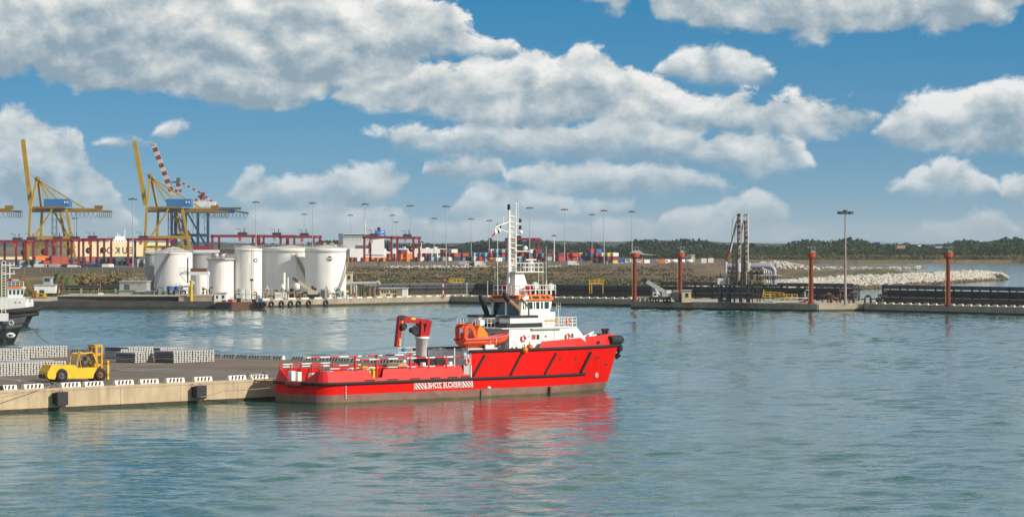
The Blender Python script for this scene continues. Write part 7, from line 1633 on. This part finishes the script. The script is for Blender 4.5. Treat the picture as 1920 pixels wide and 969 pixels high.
sts_y(52, 'yellow quay crane with raised boom, left of the two')
sts_y(270, 'yellow quay crane with raised boom beside the blue crane', tip=(-18, 265), apex=(11, 332), boomroot=(3, 384), hx=(42, 88))
sts_y(-118, 'yellow quay crane girder end entering at the left edge', only_girder=True, gend=160)
# blue crane with the red and white boom
YB = 2620; bc = T('blue_quay_crane', 'blue quay crane with red and white striped boom', 'harbour crane', 340, YB, LZ)
def bm2(name, m, a, c, w, h=None, d=0, d1=None): b = MB(); b.beam(W(*a, YB + d), W(*c, YB + (d if d1 is None else d1)), w, h); return relmb(b, bc).build(name, m, bc)
SRED = mat('stripe_red', (.22, .025, .024), .55, var=.2); SWHT = mat('stripe_white', (.50, .50, .49), .55, var=.1)
def striped(name, a, c, w, n, d=10):
    for k in range(n):
        p = [a[i] + (c[i] - a[i]) * k / n for i in (0, 1)]; q = [a[i] + (c[i] - a[i]) * (k + 1) / n for i in (0, 1)]; bm2(name, SRED if k % 2 else SWHT, p, q, w, w * 1.3, d)
striped('boom_section', (324, 366), (287, 270), 3.0, 13)
bm2('boom_tip', GREYL, (284, 270), (291, 270), 2, 2, 9)
for x in (329, 340): striped('apex_leg', (x, 366), (334, 339), 1.5, 5, 10 + (x - 329))
bm2('apex_head', CLAT, (331, 338), (338, 338), 3, 4, 8)
striped('rear_stay', (337, 341), (380, 364), 1.1, 9); striped('rear_stay', (380, 364), (407, 386), 1.1, 6); striped('short_stay', (334, 341), (313, 343), .9, 5)
for a, c in (((380, 364), (372, 386)), ((380, 364), (386, 386)), ((380, 364), (366, 376))): striped('rear_frame', a, c, 1.5, 4)
bm2('striped_head', SRED, (377, 364), (384, 364), 2.5, 3, 9)
for x in (322, 329, 343, 348, 371, 390): bm2('leg', CBL, (x, 490), (x, 392), 2.2, 2.2, 0 if x in (322, 343, 371) else 22)
for a, c in (((334, 405), (366, 460)), ((352, 400), (387, 462)), ((352, 432), (368, 462))): bm2('diagonal', CBL, a, c, 1.4, 1.4, 4)
bm2('portal_beam', CBL, (320, 441), (392, 441), 1.4, 2.4, 2)
for a in ((346, 366, 379, 387, 4, 10), (367, 404, 378, 388, 4, 12)):
    q0, q1 = W(a[0], a[3], YB + a[4]), W(a[1], a[2], YB + a[4]); b = MB(); b.b3(q0.x, q1.x, YB + a[4], YB + a[5], q0.z, q1.z); relmb(b, bc).build('machinery_house', WHITE, bc)
bm2('girder', CBL, (318, 396), (440, 396), 2, 3.2, 6); bm2('girder_lattice', CLAT, (400, 391), (452, 391), 1.5, 2.0, 6); bm2('girder_end', CLAT, (436, 395), (466, 400), 1.0, 1.6, 6)
b = MB(); x = 380
while x < 462: P = [W(x + 7 * k / 6, 400 + 10 * math.sin(math.pi * k / 6) ** .7, YB + 5) for k in range(7)]; b.tube(P, .16, 4); x += 7
relmb(b, bc).build('festoon_cable', CLAT, bc, kind='stuff')
for x0 in (324, 383):
    b = MB(); a_, c_ = W(x0, 490, YB + 3), W(x0 + 8, 392, YB + 3)
    for x in (a_.x, c_.x): b.cyl((x, YB + 3, LZ), (x, YB + 3, c_.z), .22, n=4)
    for k in range(14): z = LZ + 4 + k * 3; b.beam((a_.x, YB + 3, z), (c_.x, YB + 3, z + (3 if k % 2 else -3)), .18)
    relmb(b, bc).build('stair_tower', CLAT, bc, kind='stuff')
# ------------------------------------------------------------------ moored ships beyond the yard
CRM = mat('cream_ship_side', (.68, .58, .34), .6, var=.05, vs=.03, streak=.15, sc=(.5, .4, .22), ssc=(.1, .1, .03))
YS = 2720; cs = T('car_carrier', 'cream car carrier with dark letters on its side', 'ship', 215, YS, 0)
b = MB(); b.prism([(XZ(-60, YS), 3), (XZ(330, YS), 3), (XZ(336, YS), HC - (455 - HZ) / F * YS), (XZ(126, YS), HC - (453 - HZ) / F * YS), (XZ(124, YS), HC - (480 - HZ) / F * YS), (XZ(-60, YS), HC - (482 - HZ) / F * YS)], YS, YS + 28, 'y'); relmb(b, cs).build('hull_side', CRM, cs)
RL(cs, 'dark_hull', mat('ship_navy', (.02, .03, .06), .6), 60, 332, 481, 492, YS - .5, 29); RL(cs, 'bridge', WHITE, 206, 246, 449, 456, YS + 2, 20); RL(cs, 'upper_bridge', WHITE, 222, 240, 443, 449, YS + 4, 14); RL(cs, 'deck_house', WHITE, 126, 140, 449, 455, YS + 2, 12)
for px, y0 in ((229, 436), (244, 430), (232, 440)): RL(cs, 'mast', WHITE, px, px + 1.2, y0, 450, YS + 6, .6)
for k in range(6): RL(cs, 'bridge_window', GREYD, 208 + k * 6, 210.5 + k * 6, 451, 453, YS + 1.8, .3)
me = text_mesh('E U K O R', 7.6, 'lettering', BLACKP, True, .05, .12)
xs = [v.co.x for v in me.vertices]; kx = (254 - 184) / F * YS / (max(xs) - min(xs))
for v in me.vertices: v.co.x *= kx
place('lettering', me, cs, (XZ(219, YS) - cs.location.x, -.15, HC - (470 - HZ) / F * YS))
cs.rotation_euler = (0, 0, R(34))
YF = 2500; fs = T('white_ferry', 'white ship with blue funnel beyond the red yard cranes', 'ship', 730, YF, 0)
PGR = mat('ferry_pale_grey', (.52, .54, .55), .6, var=.06); FBL = mat('funnel_blue', (.04, .18, .62), .5)
RL(fs, 'hull', WHITE, 655, 840, 466, 490, YF, 26); RL(fs, 'superstructure', PGR, 643, 700, 444, 468, YF + 1, 22); RL(fs, 'bridge_top', PGR, 642, 702, 438, 444, YF, 24); RL(fs, 'bridge_glass', GLASS, 643, 700, 439.5, 442, YF - .3, .5)
b = MB(); b.prism([(XZ(686, YF), HC - (477 - HZ) / F * YF), (XZ(692, YF), HC - (474 - HZ) / F * YF), (XZ(697, YF), HC - (450 - HZ) / F * YF), (XZ(720, YF), HC - (447 - HZ) / F * YF), (XZ(720, YF), HC - (478 - HZ) / F * YF)], YF - 1, YF + 20, 'y'); relmb(b, fs).build('white_casing', WHITE, fs)
b = MB(); b.prism([(XZ(707, YF), HC - (443 - HZ) / F * YF), (XZ(709, YF), HC - (433 - HZ) / F * YF), (XZ(722.5, YF), HC - (431.5 - HZ) / F * YF), (XZ(724, YF), HC - (443 - HZ) / F * YF)], YF + 2, YF + 14, 'y'); fu = relmb(b, fs).build('funnel', FBL, fs); RL(fs, 'funnel_pipe', BLACKP, 711, 716, 426, 432.5, YF + 6, 3)
b = MB(); c_ = W(718.5, 438, YF + 1.9) - fs.location; b.lathe([(1.1, 0), (1.9, 0), (1.9, .1), (1.1, .1)], 14, tuple(c_), 1.0, 5.2, 'y'); b.build('funnel_emblem', WHITE, fu)
RL(fs, 'mast', WHITE, 686, 688.5, 412, 439, YF + 6, 1); RL(fs, 'mast_yard', WHITE, 683, 692, 421, 422, YF + 6, .6); RL(fs, 'blue_deck_gear', BLUE, 730, 760, 463.5, 466, YF + 2, 6); RL(fs, 'dark_window_row', GREYD, 666, 697, 460, 468, YF + .8, .5)
for k in range(7): RL(fs, 'porthole', BLACKP, 647 + k * 7, 648.2 + k * 7, 449, 450.5, YF + .8, .4)
for k in range(6): RL(fs, 'deck_fitting', WHITE, 742 + k * 15, 748 + k * 15, 464 - (k % 2), 467, YF + 3, 4)
fs.rotation_euler = (0, 0, R(12))
for k, (a_, c_, y0, y1) in enumerate(((362, 378, 462, 496), (379, 395, 462, 496))):
    t = T('red_freight_box', ('left', 'right')[k] + ' red freight box seen over the tank gangway', 'freight box', (a_ + c_) / 2, 1900, LZ, 'red freight boxes over the gangway'); RL(t, 'box_side', FIRE, a_, c_, y0, y1, 1900, 3); RL(t, 'box_rim', RTG, a_ - .3, c_ + .3, y0 - .8, y0, 1899.8, 3.4)
t = T('roof_plant', 'cream roof plant above the wide white tank', 'machinery', 620, 2000, LZ)
for k, px in enumerate((606, 613, 619, 626, 633)): RL(t, 'plant_box', (BEI, GREYL, BEI, WHITE, RUST)[k], px, px + 6, 455 + (k % 2) * 3, 500, 2000, 3)

# ------------------------------------------------------------------ the air
HAZE = bpy.data.materials.new('thin_haze'); HAZE.use_nodes = True; nt = HAZE.node_tree; nt.nodes.clear()
pv = nt.nodes.new('ShaderNodeVolumePrincipled'); pv.inputs['Color'].default_value = (.78, .88, 1, 1); pv.inputs['Density'].default_value = 3.6e-5; pv.inputs['Anisotropy'].default_value = .1
mo = nt.nodes.new('ShaderNodeOutputMaterial'); LK(nt, pv.outputs[0], mo.inputs['Volume'])
MB().b3(-9500, 9500, -400, 26500, -4, 120).build('haze', HAZE, kind='stuff')
